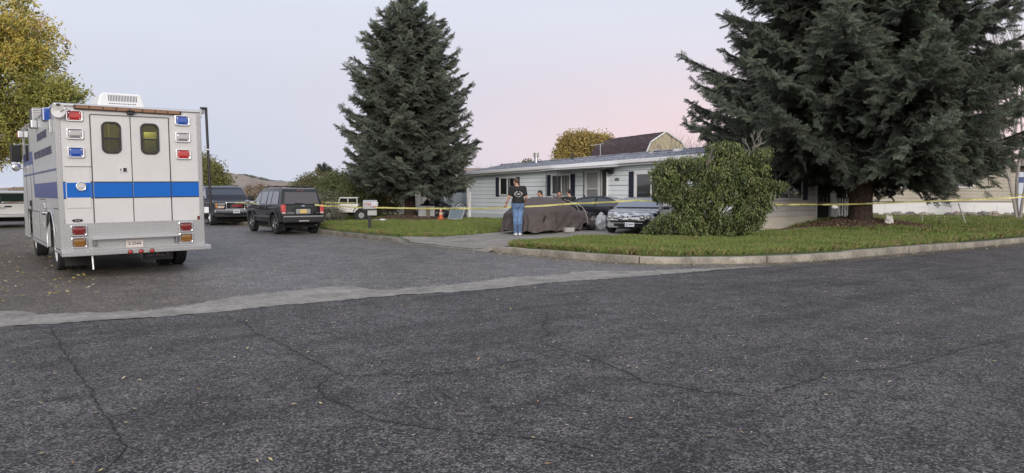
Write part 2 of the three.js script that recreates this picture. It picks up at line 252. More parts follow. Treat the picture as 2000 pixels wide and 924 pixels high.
{ // the pale strip of worn patching where the two roads meet
  const top = [[-30, 5.4], [-14, -4.2], [-8.5, -7.9], [-6.51, -9.31], [-6.13, -9.28], [-5.9, -9.04], [-5.32, -9.18], [-4.71, -9.31], [-4.5, -9.53], [-4.34, -9.8], [-4.22, -10.2], [-4.08, -10.51], [-3.66, -10.99], [-3.1, -11.62], [-2.6, -11.86], [-2.22, -11.46], [-1.92, -11.3], [-1.5, -11.7], [-0.92, -12.07], [0, -13.12], [0.74, -13.46], [1.2, -14.0], [1.56, -14.26], [2.2, -14.2], [2.48, -14.11], [2.89, -14.36], [4.06, -14.7], [5.2, -15.12]].map((p) => [Mu(...p), Mv(...p)]);
  const us = [...span(-26, -3, 30).slice(0, -1), ...span(-3, 13.2, 260)];
  const g = grid(us, span(0, 1, 6).reverse(), (u, t) => { const a = interp(top, u) + 0.05 * n2(u * 4, 1) + 0.06 * n2(u * 13, 5) + 0.04 * n2(u * 31, 8), b = interp(botM, u) + 0.04 * n2(u * 5, 9) + 0.03 * n2(u * 17, 4), [x, z] = fromM(u, lerp(Math.min(a, b - 0.01), b, t)); return [x, 0.0095, z]; }, (u, v, p) => [p[0] / 2.3, p[2] / 2.3]);
  colorAll(g, (x, y, z) => { const k = 0.98 + 0.2 * fbm(x * 1.2, z * 1.2) - 0.15 * sstep(0.1, 0.5, fbm(x * 3, z * 3 + 9)); return [k, k * 0.985, k * 0.95]; });
  obj('pale_road_patch', g, M(0.52, 0.52, 0.52, 0.8, { map: concTex, vertexColors: true, bumpMap: noiseBmp, bumpScale: 0.006 }), scene, STRUCT);
}
const kerbM = M(0.62, 0.60, 0.56, 0.9, { map: concTex, bumpMap: noiseBmp, bumpScale: 0.006, vertexColors: true });
function kerb(pts, name, label, dim = 1, drop = 0) { // separate cast lengths with open joints, each its own piece
  const holder = new THREE.Group(); holder.name = numbered(name); holder.userData = { kind: 'structure', label }; scene.add(holder);
  const cv = new THREE.CatmullRomCurve3(pts.map((p) => new V3(p[0], 0, p[1])), false, 'centripetal'), L = cv.getLength(), N = Math.round(L / 2.6), R = rng(9 + N);
  const prof = [[0, -0.05], [0.015, 0.07], [0.035, 0.115], [0.06, 0.135], [0.1, 0.142], [0.27, 0.145], [0.29, 0.13], [0.29, -0.05]];
  for (let k = 0; k < N; k++) {
    const s0 = k / N + 0.012 / L, s1 = (k + 1) / N - 0.012 / L, n = 12, dy = (R() - 0.5) * 0.032, dn = (R() - 0.5) * 0.03, tn = 0.82 + 0.26 * R();
    const sec = (s, pr) => { const p = cv.getPointAt(Math.min(1, Math.max(0, s))), t = cv.getTangentAt(Math.min(1, Math.max(0, s))), nx = -t.z, nz = t.x, ch = 0.012 * n2(s * L * 1.7, pr[0] * 20 + k), dl = drop ? s * L : (1 - s) * L, tp = lerp(0.12, 1, sstep(0.0, 1.1, dl)); return [p.x - (-nx) * (pr[0] + dn + ch * (pr[1] > 0)), (pr[1] > 0 ? pr[1] * tp : pr[1]) + dy * tp * (pr[1] > 0) + ch * 0.5 * tp, p.z + nz * (pr[0] + dn + ch * (pr[1] > 0))]; };
    const g = grid(span(s0, s1, n), prof.map((_, i) => i), (s, i) => sec(s, prof[i]), (s, i) => [s * L / 1.5, i * 0.08]);
    const caps = [s0, s1].map((s, e) => { const P = prof.map((pr) => sec(s, pr)), pos = [], idx = []; P.forEach((p) => pos.push(...p)); for (let i = 1; i < P.length - 1; i++) e ? idx.push(0, i + 1, i) : idx.push(0, i, i + 1); const q = new THREE.BufferGeometry(); q.setAttribute('position', new THREE.Float32BufferAttribute(pos, 3)); q.setIndex(idx); q.computeVertexNormals(); return q; });
    const gg = merge([g, ...caps]); colorAll(gg, (x, y, z) => { const v = dim * tn * (0.95 + 0.4 * fbm(x * 2.2, z * 2.2, 4)) * (y < 0.05 ? 0.8 : 1); return [v, v * 0.985, v * 0.95]; });
    obj('kerb_stone', gg, kerbM, holder);
  }
  return holder;
}
kerb([...CURB_R].reverse(), 'corner_kerb', 'pale concrete kerb curving round the corner lawn to the right', 1, 1);
kerb([...CURB_L].reverse(), 'street_kerb', 'weathered concrete kerb along the side street left of the driveway', 0.72, 0);
const lawnM = M(1, 1, 1, 0.95, { vertexColors: true, map: mott, bumpMap: noiseBmp, bumpScale: 0.03 });
{ // the lawn surface behind the kerbs: a ruled sheet from the kerb line back to far behind the houses
  const cv = new THREE.CatmullRomCurve3(curbAll.map((p) => new V3(p[0], 0, p[1])), false, 'centripetal'), far = new THREE.CatmullRomCurve3([[90, -70], [60, -75], [35, -80], [18, -85], [8, -88], [-2, -95], [-30, -120], [-55, -140]].map((p) => new V3(p[0], 0, p[1])));
  const ts = [...span(0.0, 0.32, 90).slice(0, -1), ...span(0.32, 1, 30)];
  const g = grid(span(0, 1, 420), ts, (s, t) => { const p = cv.getPointAt(s), tg = cv.getTangentAt(s), q = far.getPointAt(s), ox = tg.z * 0.27, oz = -tg.x * 0.27, x = lerp(p.x - ox * -1 * -1 * -1, q.x, t), z = lerp(p.z + oz, q.z, t); return [x, lawnH(x, z), z]; }, (s, t, p) => [p[0] / 3, p[2] / 3]);
  const pa = g.attributes.position; { const ix = g.index.array; g.computeVertexNormals(); if (g.attributes.normal.getY(1000) < 0) { for (let i = 0; i < ix.length; i += 3) { const q = ix[i]; ix[i] = ix[i + 1]; ix[i + 1] = q; } g.computeVertexNormals(); } }
  colorAll(g, (x, y, z) => {
    const k = 0.5 + 0.5 * fbm(x * 0.9, z * 0.9), gr = [lerp(0.045, 0.085, k), lerp(0.075, 0.115, k), lerp(0.02, 0.035, k)], di = [0.115, 0.085, 0.06], b = sstep(0.0, 0.35, bare(x, z));
    return gr.map((v, i) => lerp(v, di[i], b));
  });
  obj('lawn', g, lawnM, scene, STRUCT);
}
{ // driveway
  const g = grid(span(-0.45, 13, 72), span(0, 1, 34), (e, t) => {
    const c0 = 16.35 - 0.25 * Math.max(0, Math.min(e, 9) - 1.5) - 0.95 * sstep(1.3, 0, e), c1 = 19.95 + 0.9 * sstep(1, 5, e) + 1.0 * sstep(1.5, 0, e), c = lerp(c0, c1, t) + 0.03 * n2(e * 1.3, t > 0.5 ? 3 : 8);
    const x = -0.83 + 0.8 * e - 0.6 * (c - 16.34), z = -19.8 - 0.6 * e - 0.8 * (c - 16.34); const q = 0.05 - Math.min(e, 0.05); return [x, lerp(lawnH(x + 0.8 * q, z - 0.6 * q) + 0.016, 0.006, Math.min(1, q / 0.48)), z];
  }, (u, v, p) => [p[0] / 2, p[2] / 2]);
  { const ix = g.index.array; if (g.attributes.normal.getY(100) < 0) { for (let i = 0; i < ix.length; i += 3) { const q = ix[i]; ix[i] = ix[i + 1]; ix[i + 1] = q; } g.computeVertexNormals(); } }
  colorAll(g, (x, y, z) => { const k = 0.98 + 0.22 * fbm(x * 0.7, z * 0.7), e = eS(x, z), j = Math.abs(((e + 20) % 3.2) - 1.6) > 1.575 ? 0.55 : 1; return [k * j, k * 0.985 * j, k * 0.955 * j]; });
  obj('driveway', g, M(0.50, 0.49, 0.48, 0.92, { map: concTex, vertexColors: true, bumpMap: noiseBmp, bumpScale: 0.008 }), scene, STRUCT);
}
{ // neighbour's pavement behind the lawn, right
  const w = grid(span(11, 60, 30), span(0, 1, 2).reverse(), (x, t) => { const z = -39.5 + 0.02 * (x - 20) - 0.9 * t; return [x, lawnH(x, z) + 0.05, z]; }, (u, v, p) => [p[0] / 2, p[2] / 2]);
  obj('pavement', w, M(0.62, 0.61, 0.60, 0.9, { map: concTex }), scene, { kind: 'structure', label: 'pale concrete path across the neighbouring lawn at right' });
}
{ // dirt verge left of the side street
  const g = grid(span(-26, -8.6, 66), span(13.2, 70, 150), (e, c) => { const x = -0.83 + 0.8 * e - 0.6 * (c - 16.34), z = -19.8 - 0.6 * e - 0.8 * (c - 16.34), h = 0.10 * sstep(-10.0, -12.4, e + 0.5 * fbm(c * 0.4, e * 0.4, 2)) * sstep(13.2, 15.5, c); return [x, h * (0.6 + 0.5 * fbm(x, z, 2)) - 0.012, z]; }, (u, v, p) => [p[0] / 3, p[2] / 3]);
  { const ix = g.index.array; if (g.attributes.normal.getY(100) < 0) { for (let i = 0; i < ix.length; i += 3) { const q = ix[i]; ix[i] = ix[i + 1]; ix[i + 1] = q; } g.computeVertexNormals(); } }
  colorAll(g, (x, y, z) => { const k = 0.5 + 0.5 * fbm(x * 0.9, z * 0.9), b = sstep(-0.05, 0.3, fbm(x * 0.35 + 4, z * 0.35, 3)); return [lerp(0.12, 0.17, k), lerp(lerp(0.095, 0.12, k), 0.13, b), lerp(0.065, 0.055, b)]; });
  obj('verge', g, lawnM, scene, STRUCT);
}
// ---------- hills on the skyline ----------
{
  const prof = (a) => 8 + 24 * sstep(-0.62, -0.42, a) * (1 - 0.55 * sstep(-0.36, -0.27, a)) + 10 * sstep(-0.29, -0.2, a) + 5 * n2(a * 9, 2) + 2 * n2(a * 31, 5) + 9 * sstep(-0.6, -0.95, a);
  const g = grid(span(-1.5, 1.5, 500), span(0, 1, 44), (a, t) => {
    const r = lerp(760, 1500, t), top = prof(a) + 1.5, shape = Math.pow(Math.sin(Math.min(1, t * 1.15) * PI / 2), 0.9), gul = 1 + 0.22 * fbm(a * 24, t * 5, 4) * Math.sin(PI * t); return [Math.sin(a) * r, -0.5 + top * 1.02 * shape * gul * (r / 1350), -Math.cos(a) * r];
  }, (u, v, p) => [p[0] / 40, p[2] / 40]);
  colorAll(g, (x, y, z) => { const k = 0.5 + 0.5 * fbm(x * 0.012, z * 0.012 + y * 0.1, 4); return [lerp(0.30, 0.21, k), lerp(0.245, 0.19, k), lerp(0.20, 0.165, k)]; });  // pale low-contrast tan: distance haze put into the hill colour
  obj('hills', g, M(1, 1, 1, 1, { vertexColors: true }), scene, STRUCT);
  // scrub on the crest, too far to tell apart
  const R = rng(51), mats = [], cols = []; const gb = new THREE.IcosahedronGeometry(1, 1);
  for (let i = 0; i < 500; i++) { const a = -0.5 + 0.42 * R(), t = 0.72 + 0.2 * R(), r = lerp(760, 1500, t), top = prof(a) + 1.5, y = top * 1.0 * (r / 1350) - 0.6; mats.push(mtx(Math.sin(a) * r, y, -Math.cos(a) * r, new THREE.Quaternion(), new V3(2 + 4 * R(), 1 + 1.6 * R(), 2 + 2 * R()))); cols.push(new THREE.Color().setRGB(0.11, 0.12, 0.10)); }
  inst('hilltop_scrub', gb, M(1, 1, 1, 1), mats, cols, scene, { kind: 'stuff', label: 'dark scrub along the crest of the far hills' });
  const mast = thing('radio_mast', 'thin radio mast standing on the distant hill crest', 'mast', [-497, 25.5, -1200]); obj('mast_pole', [rod([0, 0, 0], [0, 22, 0], 0.5, 0.3, 6)], M(0.5, 0.45, 0.45, 0.7), mast); obj('mast_base', [box(3, 3, 3, 0, 1, 0)], trimWhite, mast);
}
// ---------- wheels (shared by the vehicles) ----------
function wheel(parent, x, r, z, w, o = {}) { // axle along x; o.rim style
  const wg = new THREE.Group(); wg.name = 'wheel'; wg.position.set(x, r + (o.dy || 0), z); parent.add(wg); const out = x > 0 ? 1 : -1;
  const rr = o.rim || 0.6, prof = [[rr * r, -w * 0.42], [r * 0.86, -w / 2], [r * 0.96, -w * 0.46], [r, -w * 0.36], [r, -w * 0.05], [r * 0.985, -w * 0.04], [r * 0.985, w * 0.04], [r, w * 0.05], [r, w * 0.36], [r * 0.96, w * 0.46], [r * 0.86, w / 2], [rr * r, w * 0.42]].map((p) => new THREE.Vector2(p[0], p[1]));
  obj('tyre', [T(new THREE.LatheGeometry(prof, 40), 0, 0, 0, 0, 0, PI / 2)], rubber, wg);
  const rimR = rr * r, face = [], sp = o.spokes || 5, fx = out * w * (o.dish ?? 0.30);
  face.push(T(new THREE.LatheGeometry([[rimR * 1.02, -w * 0.42], [rimR * 0.92, -w * 0.36], [rimR * 0.88, 0], [rimR * 0.92, w * 0.36], [rimR * 1.02, w * 0.42]].map((p) => new THREE.Vector2(...p)), 32), 0, 0, 0, 0, 0, PI / 2));
  if (o.steel) { face.push(cyl(rimR * 0.95, rimR * 0.8, w * 0.1, fx * 0.5, 0, 0, 0, 0, -out * PI / 2)); for (let i = 0; i < 8; i++) { const a = i / 8 * 2 * PI; face.push(cyl(0.016, 0.016, 0.05, fx * 0.75, Math.cos(a) * rimR * 0.45, Math.sin(a) * rimR * 0.45, 0, 0, PI / 2, 6)); } }
  else for (let i = 0; i < sp; i++) { const g = rbox(w * 0.12, rimR * 0.86, rimR * (o.sw || 0.32), 0.01, fx, rimR * 0.5, 0); g.rotateX(i / sp * 2 * PI); face.push(g); }
  face.push(cyl(rimR * 0.24, rimR * 0.2, w * 0.2, fx, 0, 0, 0, 0, -out * PI / 2));
  obj('rim', face, o.rimM || alu, wg);
  obj('brake', [cyl(rimR * 0.82, rimR * 0.82, w * 0.2, -out * w * 0.1, 0, 0, 0, 0, PI / 2, 24)], dark, wg);
  return wg;
}
function lampUnit(parent, name, x, y, z, w, h, lensM, o = {}) { // chromed bezel with a lens, facing +z
  const g = new THREE.Group(); g.name = name; g.position.set(x, y, z); if (o.ry) g.rotation.y = o.ry; parent.add(g);
  const s = rrShape(w, h, 0.035); s.holes.push(rrShape(w - 0.055, h - 0.055, 0.02)); obj('bezel', [ext(s, 0.035, 0.008, 2)], chrome, g);
  const lens = grid(span(-1, 1, 14), span(-1, 1, 10), (a, b) => [a * (w - 0.05) / 2, b * (h - 0.05) / 2, 0.01 + 0.022 * Math.sqrt(Math.max(0, (1 - a ** 4) * (1 - b ** 4)))]);
  obj('lens', lens, lensM, g);
  if (o.scr !== 0) obj('screw', [[-1, -1], [1, -1], [-1, 1], [1, 1]].map(([a, b]) => T(cyl(0.009, 0.009, 0.012, a * (w / 2 - 0.05), 0, b * (h / 2 - 0.05)), 0, 0, 0, PI / 2).translate(0, 0, 0.03)), chrome, g);
  return g;
}
function plate(parent, x, y, z, w, h, draw, ry = 0, name = 'number_plate') {
  const t = canvasTex(256, 128, draw), g = new THREE.Group(); g.name = name; g.position.set(x, y, z); g.rotation.y = ry; parent.add(g);
  obj('plate_back', [rbox(w, h, 0.008, 0.004)], chrome, g);
  obj('plate_face', [T(new THREE.PlaneGeometry(w * 0.96, h * 0.94), 0, 0, 0.0065)], new THREE.MeshPhysicalMaterial({ map: t, roughness: 0.35 }), g);
}
// ---------- the white investigation van ----------
{
  const t = thing('box_van', 'white box-bodied police investigation van with blue stripe parked at left, seen from behind', 'van', [-7.089, 0.006, -13.908], 37.6 * PI / 180);
  t.rotation.order = 'YXZ'; t.rotation.z = 0.012;
  const W = 2.45, h0 = 0.44, h1 = 3.10, L = 7.0, X = (s) => s - W / 2;
  const panel = (w, h, d, x, y, z) => rbox(w, h, d, 0.012, x, y, z);
  // rear wall with the window openings
  const rs = poly([[X(0.03), h0], [X(2.42), h0], [X(2.42), 3.06], [X(0.03), 3.06]]);
  const win = [[0.872, 2.524], [1.521, 2.522]];
  for (const [sx, sy] of win) { const hs = rrShape(0.27, 0.53, 0.085), p = new THREE.Path(hs.getPoints(6).map((q) => new THREE.Vector2(q.x + X(sx), q.y + sy))); rs.holes.push(p); }
  obj('rear_wall', [T(ext(rs, 0.05, 0), 0, 0, -0.05)], whitePaint, t);
  // side walls, roof, floor, bulkhead
  const archZ = -1.5, archR = 0.62;
  const sidePts = new THREE.Shape(); sidePts.moveTo(0.02, h0); sidePts.lineTo(-archZ - archR, h0); sidePts.lineTo(-archZ - archR, 0.8); sidePts.quadraticCurveTo(-archZ - archR, 1.14, -archZ - archR + 0.3, 1.14); sidePts.lineTo(-archZ + archR - 0.3, 1.14); sidePts.quadraticCurveTo(-archZ + archR, 1.14, -archZ + archR, 0.8); sidePts.lineTo(-archZ + archR, h0);
  sidePts.lineTo(5.25, h0); sidePts.lineTo(5.25, 0.75); sidePts.quadraticCurveTo(5.25, 1.14, 5.55, 1.14); sidePts.lineTo(6.15, 1.14); sidePts.quadraticCurveTo(6.45, 1.14, 6.45, 0.75); sidePts.lineTo(6.45, h0); sidePts.lineTo(7.35, h0); sidePts.lineTo(7.3, 1.3); sidePts.lineTo(6.75, 3.06); sidePts.lineTo(0.02, 3.06); sidePts.closePath();
  const sideG = (x) => { const g = ext(sidePts, 0.05, 0); g.rotateY(PI / 2); g.translate(x, 0, 0); return g; };   // shape x -> -z
  const vanSideShaded = M(0.50, 0.51, 0.525, 0.4, { clearcoat: 0.3, clearcoatRoughness: 0.25, map: mott, bumpMap: noiseBmp, bumpScale: 0.001 });  // greyed white: weaker light on this flank put into the colour, over mottled grime
  obj('side_wall', [sideG(-W / 2)], vanSideShaded, t); obj('side_wall', [sideG(W / 2 - 0.05)], vanSideShaded, t);
  obj('roof', [panel(W - 0.1, 0.04, 6.7, 0, 3.06, -3.38)], whitePaint, t);
  obj('floor', [box(W - 0.12, 0.06, 7.0, 0, 0.80, -3.55)], dark, t);
  obj('front_wall', [box(W - 0.12, 0.95, 0.05, 0, 0.95, -7.25), box(W - 0.12, 0.25, 0.05, 0, 2.95, -6.78)], whitePaint, t);
  { const g = new THREE.PlaneGeometry(W - 0.14, 1.65); g.rotateY(PI); g.rotateX(-0.3); g.translate(0, 2.12, -7.03); obj('windscreen', [g], carGlass, t); }
  obj('bulkhead', [box(W - 0.12, 2.2, 0.04, 0, 1.95, -2.6)], M(0.32, 0.31, 0.2, 0.6), t);
  // interior seen through the rear windows
  obj('inner_cabinet', [rbox(0.36, 0.28, 0.35, 0.01, X(0.66), 2.60, -1.0), rbox(0.5, 1.2, 0.5, 0.01, X(0.45), 1.85, -1.9), rbox(0.5, 1.9, 0.5, 0.01, X(1.95), 1.8, -1.6)], M(0.28, 0.29, 0.16, 0.5), t);
  obj('inner_locker', [rbox(0.15, 0.9, 0.1, 0.02, X(0.94), 2.55, -1.1)], M(0.75, 0.72, 0.25, 0.5), t);
  obj('inner_trim', [box(W - 0.16, 2.2, 0.02, 0, 1.95, -2.55)], M(0.30, 0.30, 0.16, 0.7), t);
  const lampM = M(0.8, 0.8, 0.7, 0.5, { emissive: new THREE.Color().setRGB(1, 0.95, 0.7), emissiveIntensity: 2.2 });
  obj('ceiling_lamp', [rbox(0.30, 0.03, 0.14, 0.01, X(0.83), 2.99, -1.2), rbox(0.3, 0.03, 0.14, 0.01, X(1.7), 2.99, -1.2)], lampM, t);
  for (const sx of [0.83, 1.7]) { const pl = new THREE.PointLight(new THREE.Color().setRGB(1, 0.93, 0.55), 0.55); pl.position.set(X(sx), 2.9, -1.2); pl.shadow.radius = 6; pl.castShadow = true; pl.name = 'ceiling_lamp_glow'; t.add(pl); }
  const tint = M(0.72, 0.70, 0.38, 0.03, { transmission: 1, thickness: 0 }), tintD = M(0.36, 0.36, 0.20, 0.03, { transmission: 1, thickness: 0 });
  // paired rear doors with rounded windows
  const seamM = M(0.05, 0.05, 0.05, 0.8);
  for (const [a, b, k] of [[0.55, 1.19, 0], [1.205, 1.855, 1]]) {
    const d = new THREE.Group(); d.name = 'rear_door'; t.add(d);
    const s = poly([[X(a), 0.96], [X(b), 0.96], [X(b), 2.925], [X(a), 2.925]]), [sx, sy] = win[k];
    s.holes.push(new THREE.Path(rrShape(0.275, 0.535, 0.085).getPoints(6).map((q) => new THREE.Vector2(q.x + X(sx), q.y + sy))));
    obj('door_skin', [T(ext(s, 0.022, 0.004), 0, 0, 0.0005)], whitePaint, d);
    const f = rrShape(0.325, 0.585, 0.105); f.holes.push(rrShape(0.25, 0.51, 0.075)); obj('window_frame', [T(ext(f, 0.03, 0.008, 2), X(sx), sy, 0.02), rbox(0.26, 0.028, 0.03, 0.005, X(sx), sy - 0.01, 0.02)], blackPl, d);
    obj('pane', [T(new THREE.PlaneGeometry(0.262, 0.26), X(sx), sy + 0.13, 0.012)], k ? tint : tint, d); obj('pane', [T(new THREE.PlaneGeometry(0.262, 0.26), X(sx), sy - 0.13, 0.008)], tintD, d);
    obj('hinge_rail', [box(0.012, 1.96, 0.012, X(k ? b + 0.012 : a - 0.012), 1.942, 0.006)], seamM, d);
  }
  obj('door_gap', [box(0.014, 1.96, 0.008, X(1.1975), 1.942, 0.008), box(1.31, 0.01, 0.006, X(1.2), 0.953, 0.004)], seamM, t);
  obj('drip_rail', [rbox(1.34, 0.022, 0.05, 0.008, X(1.2), 2.945, 0.028)], alu, t);
  { const l = new THREE.Group(); l.name = 'door_latch'; l.position.set(X(1.05), 1.935, 0.022); t.add(l); obj('latch_plate', [rbox(0.145, 0.115, 0.014, 0.006)], chrome, l); obj('latch_handle', [rbox(0.06, 0.075, 0.02, 0.006, 0.025, 0, 0.008)], blackPl, l); obj('keyway', [rbox(0.025, 0.05, 0.015, 0.004, -0.045, 0, 0.005)], steelD, l); }
  // blue band with dark edges, wrapped onto the sides
  const blueM = M(0.006, 0.115, 0.47, 0.45, { specularIntensity: 0.5 }), navyM = M(0.035, 0.055, 0.16, 0.4), sideBlue = M(0.035, 0.055, 0.21, 0.4);
  for (const [a, b, z] of [[0.035, 0.548, 0.0015], [0.553, 1.189, 0.0235], [1.207, 1.853, 0.0235], [1.857, 2.415, 0.0015]]) { obj('blue_band', [box(b - a, 0.27, 0.003, X((a + b) / 2), 1.565, z)], blueM, t); obj('band_edge', [box(b - a, 0.02, 0.003, X((a + b) / 2), 1.71, z), box(b - a, 0.02, 0.003, X((a + b) / 2), 1.42, z)], blackPl, t); }
  // side markings: -x face
  const sx0 = -W / 2 - 0.002; const sq = (a, b, y0, y1, m, n) => obj(n, [box(0.004, y1 - y0, b - a, sx0, (y0 + y1) / 2, -(a + b) / 2)], m, t);
  sq(0.08, 4.17, 1.42, 1.72, sideBlue, 'side_band'); sq(0.08, 6.85, 1.925, 1.965, navyM, 'side_line'); sq(4.55, 6.75, 2.17, 2.46, sideBlue, 'side_band');
  { const s = poly([[4.17, 1.42], [4.27, 1.42], [4.58, 2.46], [4.45, 2.46]]), g = ext(s, 0.004, 0); g.rotateY(PI / 2); g.translate(sx0 - 0.003, 0, 0); obj('side_swoosh', [g], navyM, t); }
  const letter = M(0.05, 0.055, 0.10, 0.5);
  for (const [s, y, a, b] of [['BILLINGS POLICE', 2.60, 1.41, 3.22], ['CRIME SCENE INVESTIGATIONS', 2.25, 0.74, 3.95]]) {
    const g = text(s, 0.15, 0.006); g.computeBoundingBox(); const w = g.boundingBox.max.x; g.scale((b - a) / w, 1, 1); g.rotateY(-PI / 2); g.translate(sx0, y, -b); obj('lettering', [g], letter, t); // reads front-to-back along the left side
  }
  // the lamps
  for (const [y, l, r] of [[2.897, redLens, blueLens], [2.575, clearLens, clearLens], [2.245, blueLens, redLens]]) { lampUnit(t, 'warning_lamp', X(0.295), y, 0.002, 0.27, 0.205, l); lampUnit(t, 'warning_lamp', X(2.112), y, 0.002, 0.275, 0.205, r); }
  const mar = M(0.16, 0.012, 0.012, 0.1, { clearcoat: 1 }), amb = M(0.19, 0.085, 0.012, 0.1, { clearcoat: 1 });
  for (const [y, m] of [[0.832, mar], [0.615, amb]]) { lampUnit(t, 'tail_lamp', X(0.284), y, 0.016, 0.26, 0.205, m); lampUnit(t, 'tail_lamp', X(2.104), y, 0.016, 0.26, 0.205, m); }
  for (const sx of [0.055, 2.352]) obj('reflector', [rbox(0.045, 0.075, 0.012, 0.004, X(sx), 1.0, 0.006)], M(0.12, 0.008, 0.008, 0.3), t);
  // amber light bar
  { const b = new THREE.Group(); b.name = 'light_bar'; b.position.set(X(1.19), 3.045, 0.05); b.rotation.z = -0.012; t.add(b); obj('bar_housing', [rbox(1.80, 0.075, 0.05, 0.01, 0, 0, -0.01)], M(0.05, 0.03, 0.015, 0.5), b); const am = M(0.19, 0.085, 0.03, 0.2, { clearcoat: 1 }); for (let i = 0; i < 8; i++) obj('bar_lens', [rbox(0.205, 0.062, 0.02, 0.008, -0.77 + i * 0.22, 0, 0.018)], am, b); }
  { const c = new THREE.Group(); c.name = 'rear_camera'; c.position.set(X(1.2), 2.985, 0.06); t.add(c); obj('camera_body', [rbox(0.115, 0.075, 0.09, 0.02)], blackPl, c); obj('camera_hood', [rbox(0.12, 0.012, 0.12, 0.004, 0, 0.04, 0.01)], blackPl, c); }
  // loudspeaker / flood lamp on the left corner
  { const f = new THREE.Group(); f.name = 'flood_lamp'; f.position.set(X(0.06), 2.965, 0.09); f.rotation.y = -0.5; t.add(f); obj('lamp_dish', [T(new THREE.LatheGeometry([[0.0, -0.06], [0.06, -0.06], [0.10, -0.02], [0.125, 0.03], [0.12, 0.04], [0.09, 0.01], [0, -0.02]].map((p) => new THREE.Vector2(...p)), 24), 0, 0, 0, PI / 2)], whitePaint, f); obj('lamp_bracket', [rbox(0.03, 0.2, 0.03, 0.006, 0, 0.02, -0.08), tube([[0.02, -0.02, 0], [0.1, 0.03, 0.03], [0.18, 0.0, -0.06]], 0.008)], chrome, f); obj('lamp_cap', [rbox(0.06, 0.035, 0.05, 0.01, 0, 0.105, 0.02)], blackPl, f); }
  // fuel-locker door and filler cap
  { const c = new THREE.Group(); c.name = 'locker_door'; t.add(c); obj('locker_skin', [rbox(0.385, 0.745, 0.014, 0.006, X(0.314), 1.615, 0.0005)], whitePaint, c); obj('locker_trim', [rbox(0.42, 0.02, 0.03, 0.006, X(0.314), 1.998, 0.012), box(0.01, 0.745, 0.012, X(0.118), 1.615, 0), box(0.4, 0.008, 0.012, X(0.314), 1.238, 0)], alu, c);
    obj('locker_band', [box(0.375, 0.268, 0.003, X(0.314), 1.565, 0.0085)], blueM, c); obj('turn_handle', [T(cyl(0.082, 0.082, 0.02, 0, 0, 0, PI / 2), X(0.352), 1.63, 0.018), T(new THREE.TorusGeometry(0.075, 0.01, 8, 24), X(0.352), 1.63, 0.03), rbox(0.11, 0.03, 0.02, 0.008, X(0.352), 1.615, 0.035)], chrome, c); }
  // maker's oval badge
  { const g = new THREE.Group(); g.name = 'badge'; g.position.set(X(0.271), 1.017, 0.002); t.add(g); const e = cyl(1, 1, 0.012, 0, 0, 0, PI / 2, 0, 0, 28); e.scale(0.088, 0.03, 1); obj('badge_oval', [e], blackGl, g); const tx = text('EVI', 0.04, 0.004); tx.translate(-tx.boundingBox.max.x / 2, -0.02, 0.006); obj('badge_letters', [tx], chrome, g); }
  // aluminium tread-plate skirt, corner strips, roof edge
  const tp = (g, s = 12) => { const p = g.attributes.position, u = g.attributes.uv, n = g.attributes.normal; for (let i = 0; i < p.count; i++) { const ax = Math.abs(n.getX(i)) > 0.7; u.setXY(i, (ax ? p.getZ(i) : p.getX(i)) * 7, p.getY(i) * 7); } return g; };
  obj('tread_skirt', [tp(box(2.39, 0.50, 0.012, 0, 0.715, 0.0075))], treadPlate, t);
  obj('corner_strip', [tp(rbox(0.075, 2.60, 0.012, 0.004, X(0.036), 1.76, 0.008)), tp(rbox(0.012, 2.60, 0.09, 0.004, -W / 2 - 0.004, 1.76, -0.04))], treadPlate, t);
  obj('corner_strip', [tp(rbox(0.075, 2.60, 0.012, 0.004, X(2.414), 1.76, 0.008)), tp(rbox(0.012, 2.6, 0.09, 0.004, W / 2 + 0.004, 1.76, -0.04))], treadPlate, t);
  obj('roof_edge', [rbox(2.47, 0.06, 0.05, 0.02, 0, 3.085, 0.002), rbox(0.05, 0.06, 6.75, 0.02, -W / 2 + 0.005, 3.085, -3.37), rbox(0.05, 0.06, 6.75, 0.02, W / 2 - 0.005, 3.085, -3.37)], alu, t);
  // fold-down step, rear bumper
  { const s = new THREE.Group(); s.name = 'fold_step'; s.position.set(X(1.216), 0.685, 0.1); t.add(s); obj('step_tread', [tp(rbox(1.45, 0.05, 0.17, 0.008))], alu, s); for (const sx of [-0.7, 0.7]) obj('step_bracket', [rbox(0.05, 0.14, 0.1, 0.01, sx, -0.08, -0.03)], steelD, s); }
  { const b = new THREE.Group(); b.name = 'rear_bumper'; b.position.set(X(1.245), 0.43, 0.12); t.add(b); obj('bumper_bar', [tp(rbox(2.53, 0.092, 0.26, 0.012))], treadPlate, b); for (const sx of [-0.18, 0.005, 0.19]) { const m = obj('marker_lamp', [T(new THREE.LatheGeometry([[0.0, 0.03], [0.02, 0.028], [0.03, 0.018], [0.032, 0]].map((p) => new THREE.Vector2(...p)), 18), 0, 0, 0, PI / 2).translate(sx, -0.012, 0.13)], redLens, b); obj('lamp_ring', [T(new THREE.TorusGeometry(0.036, 0.009, 8, 20), sx, -0.012, 0.132)], M(0.1, 0.02, 0.02, 0.4), m); } }
  plate(t, X(1.185), 0.563, 0.026, 0.31, 0.17, (c, w, h) => { c.fillStyle = '#c9c2bd'; c.fillRect(0, 0, w, h); c.fillStyle = '#b58e86'; c.font = 'bold 15px sans-serif'; c.textAlign = 'center'; c.fillRect(20, 8, 216, 4); c.fillStyle = '#2c2b2c'; c.font = 'bold 62px sans-serif'; c.fillText('3-2544', w / 2, 88, 190); });
  obj('exhaust_pipe', [rod([X(0.5), 0.40, -0.15], [X(0.505), 0.10, -0.12], 0.02, 0.02, 10)], chrome, t);
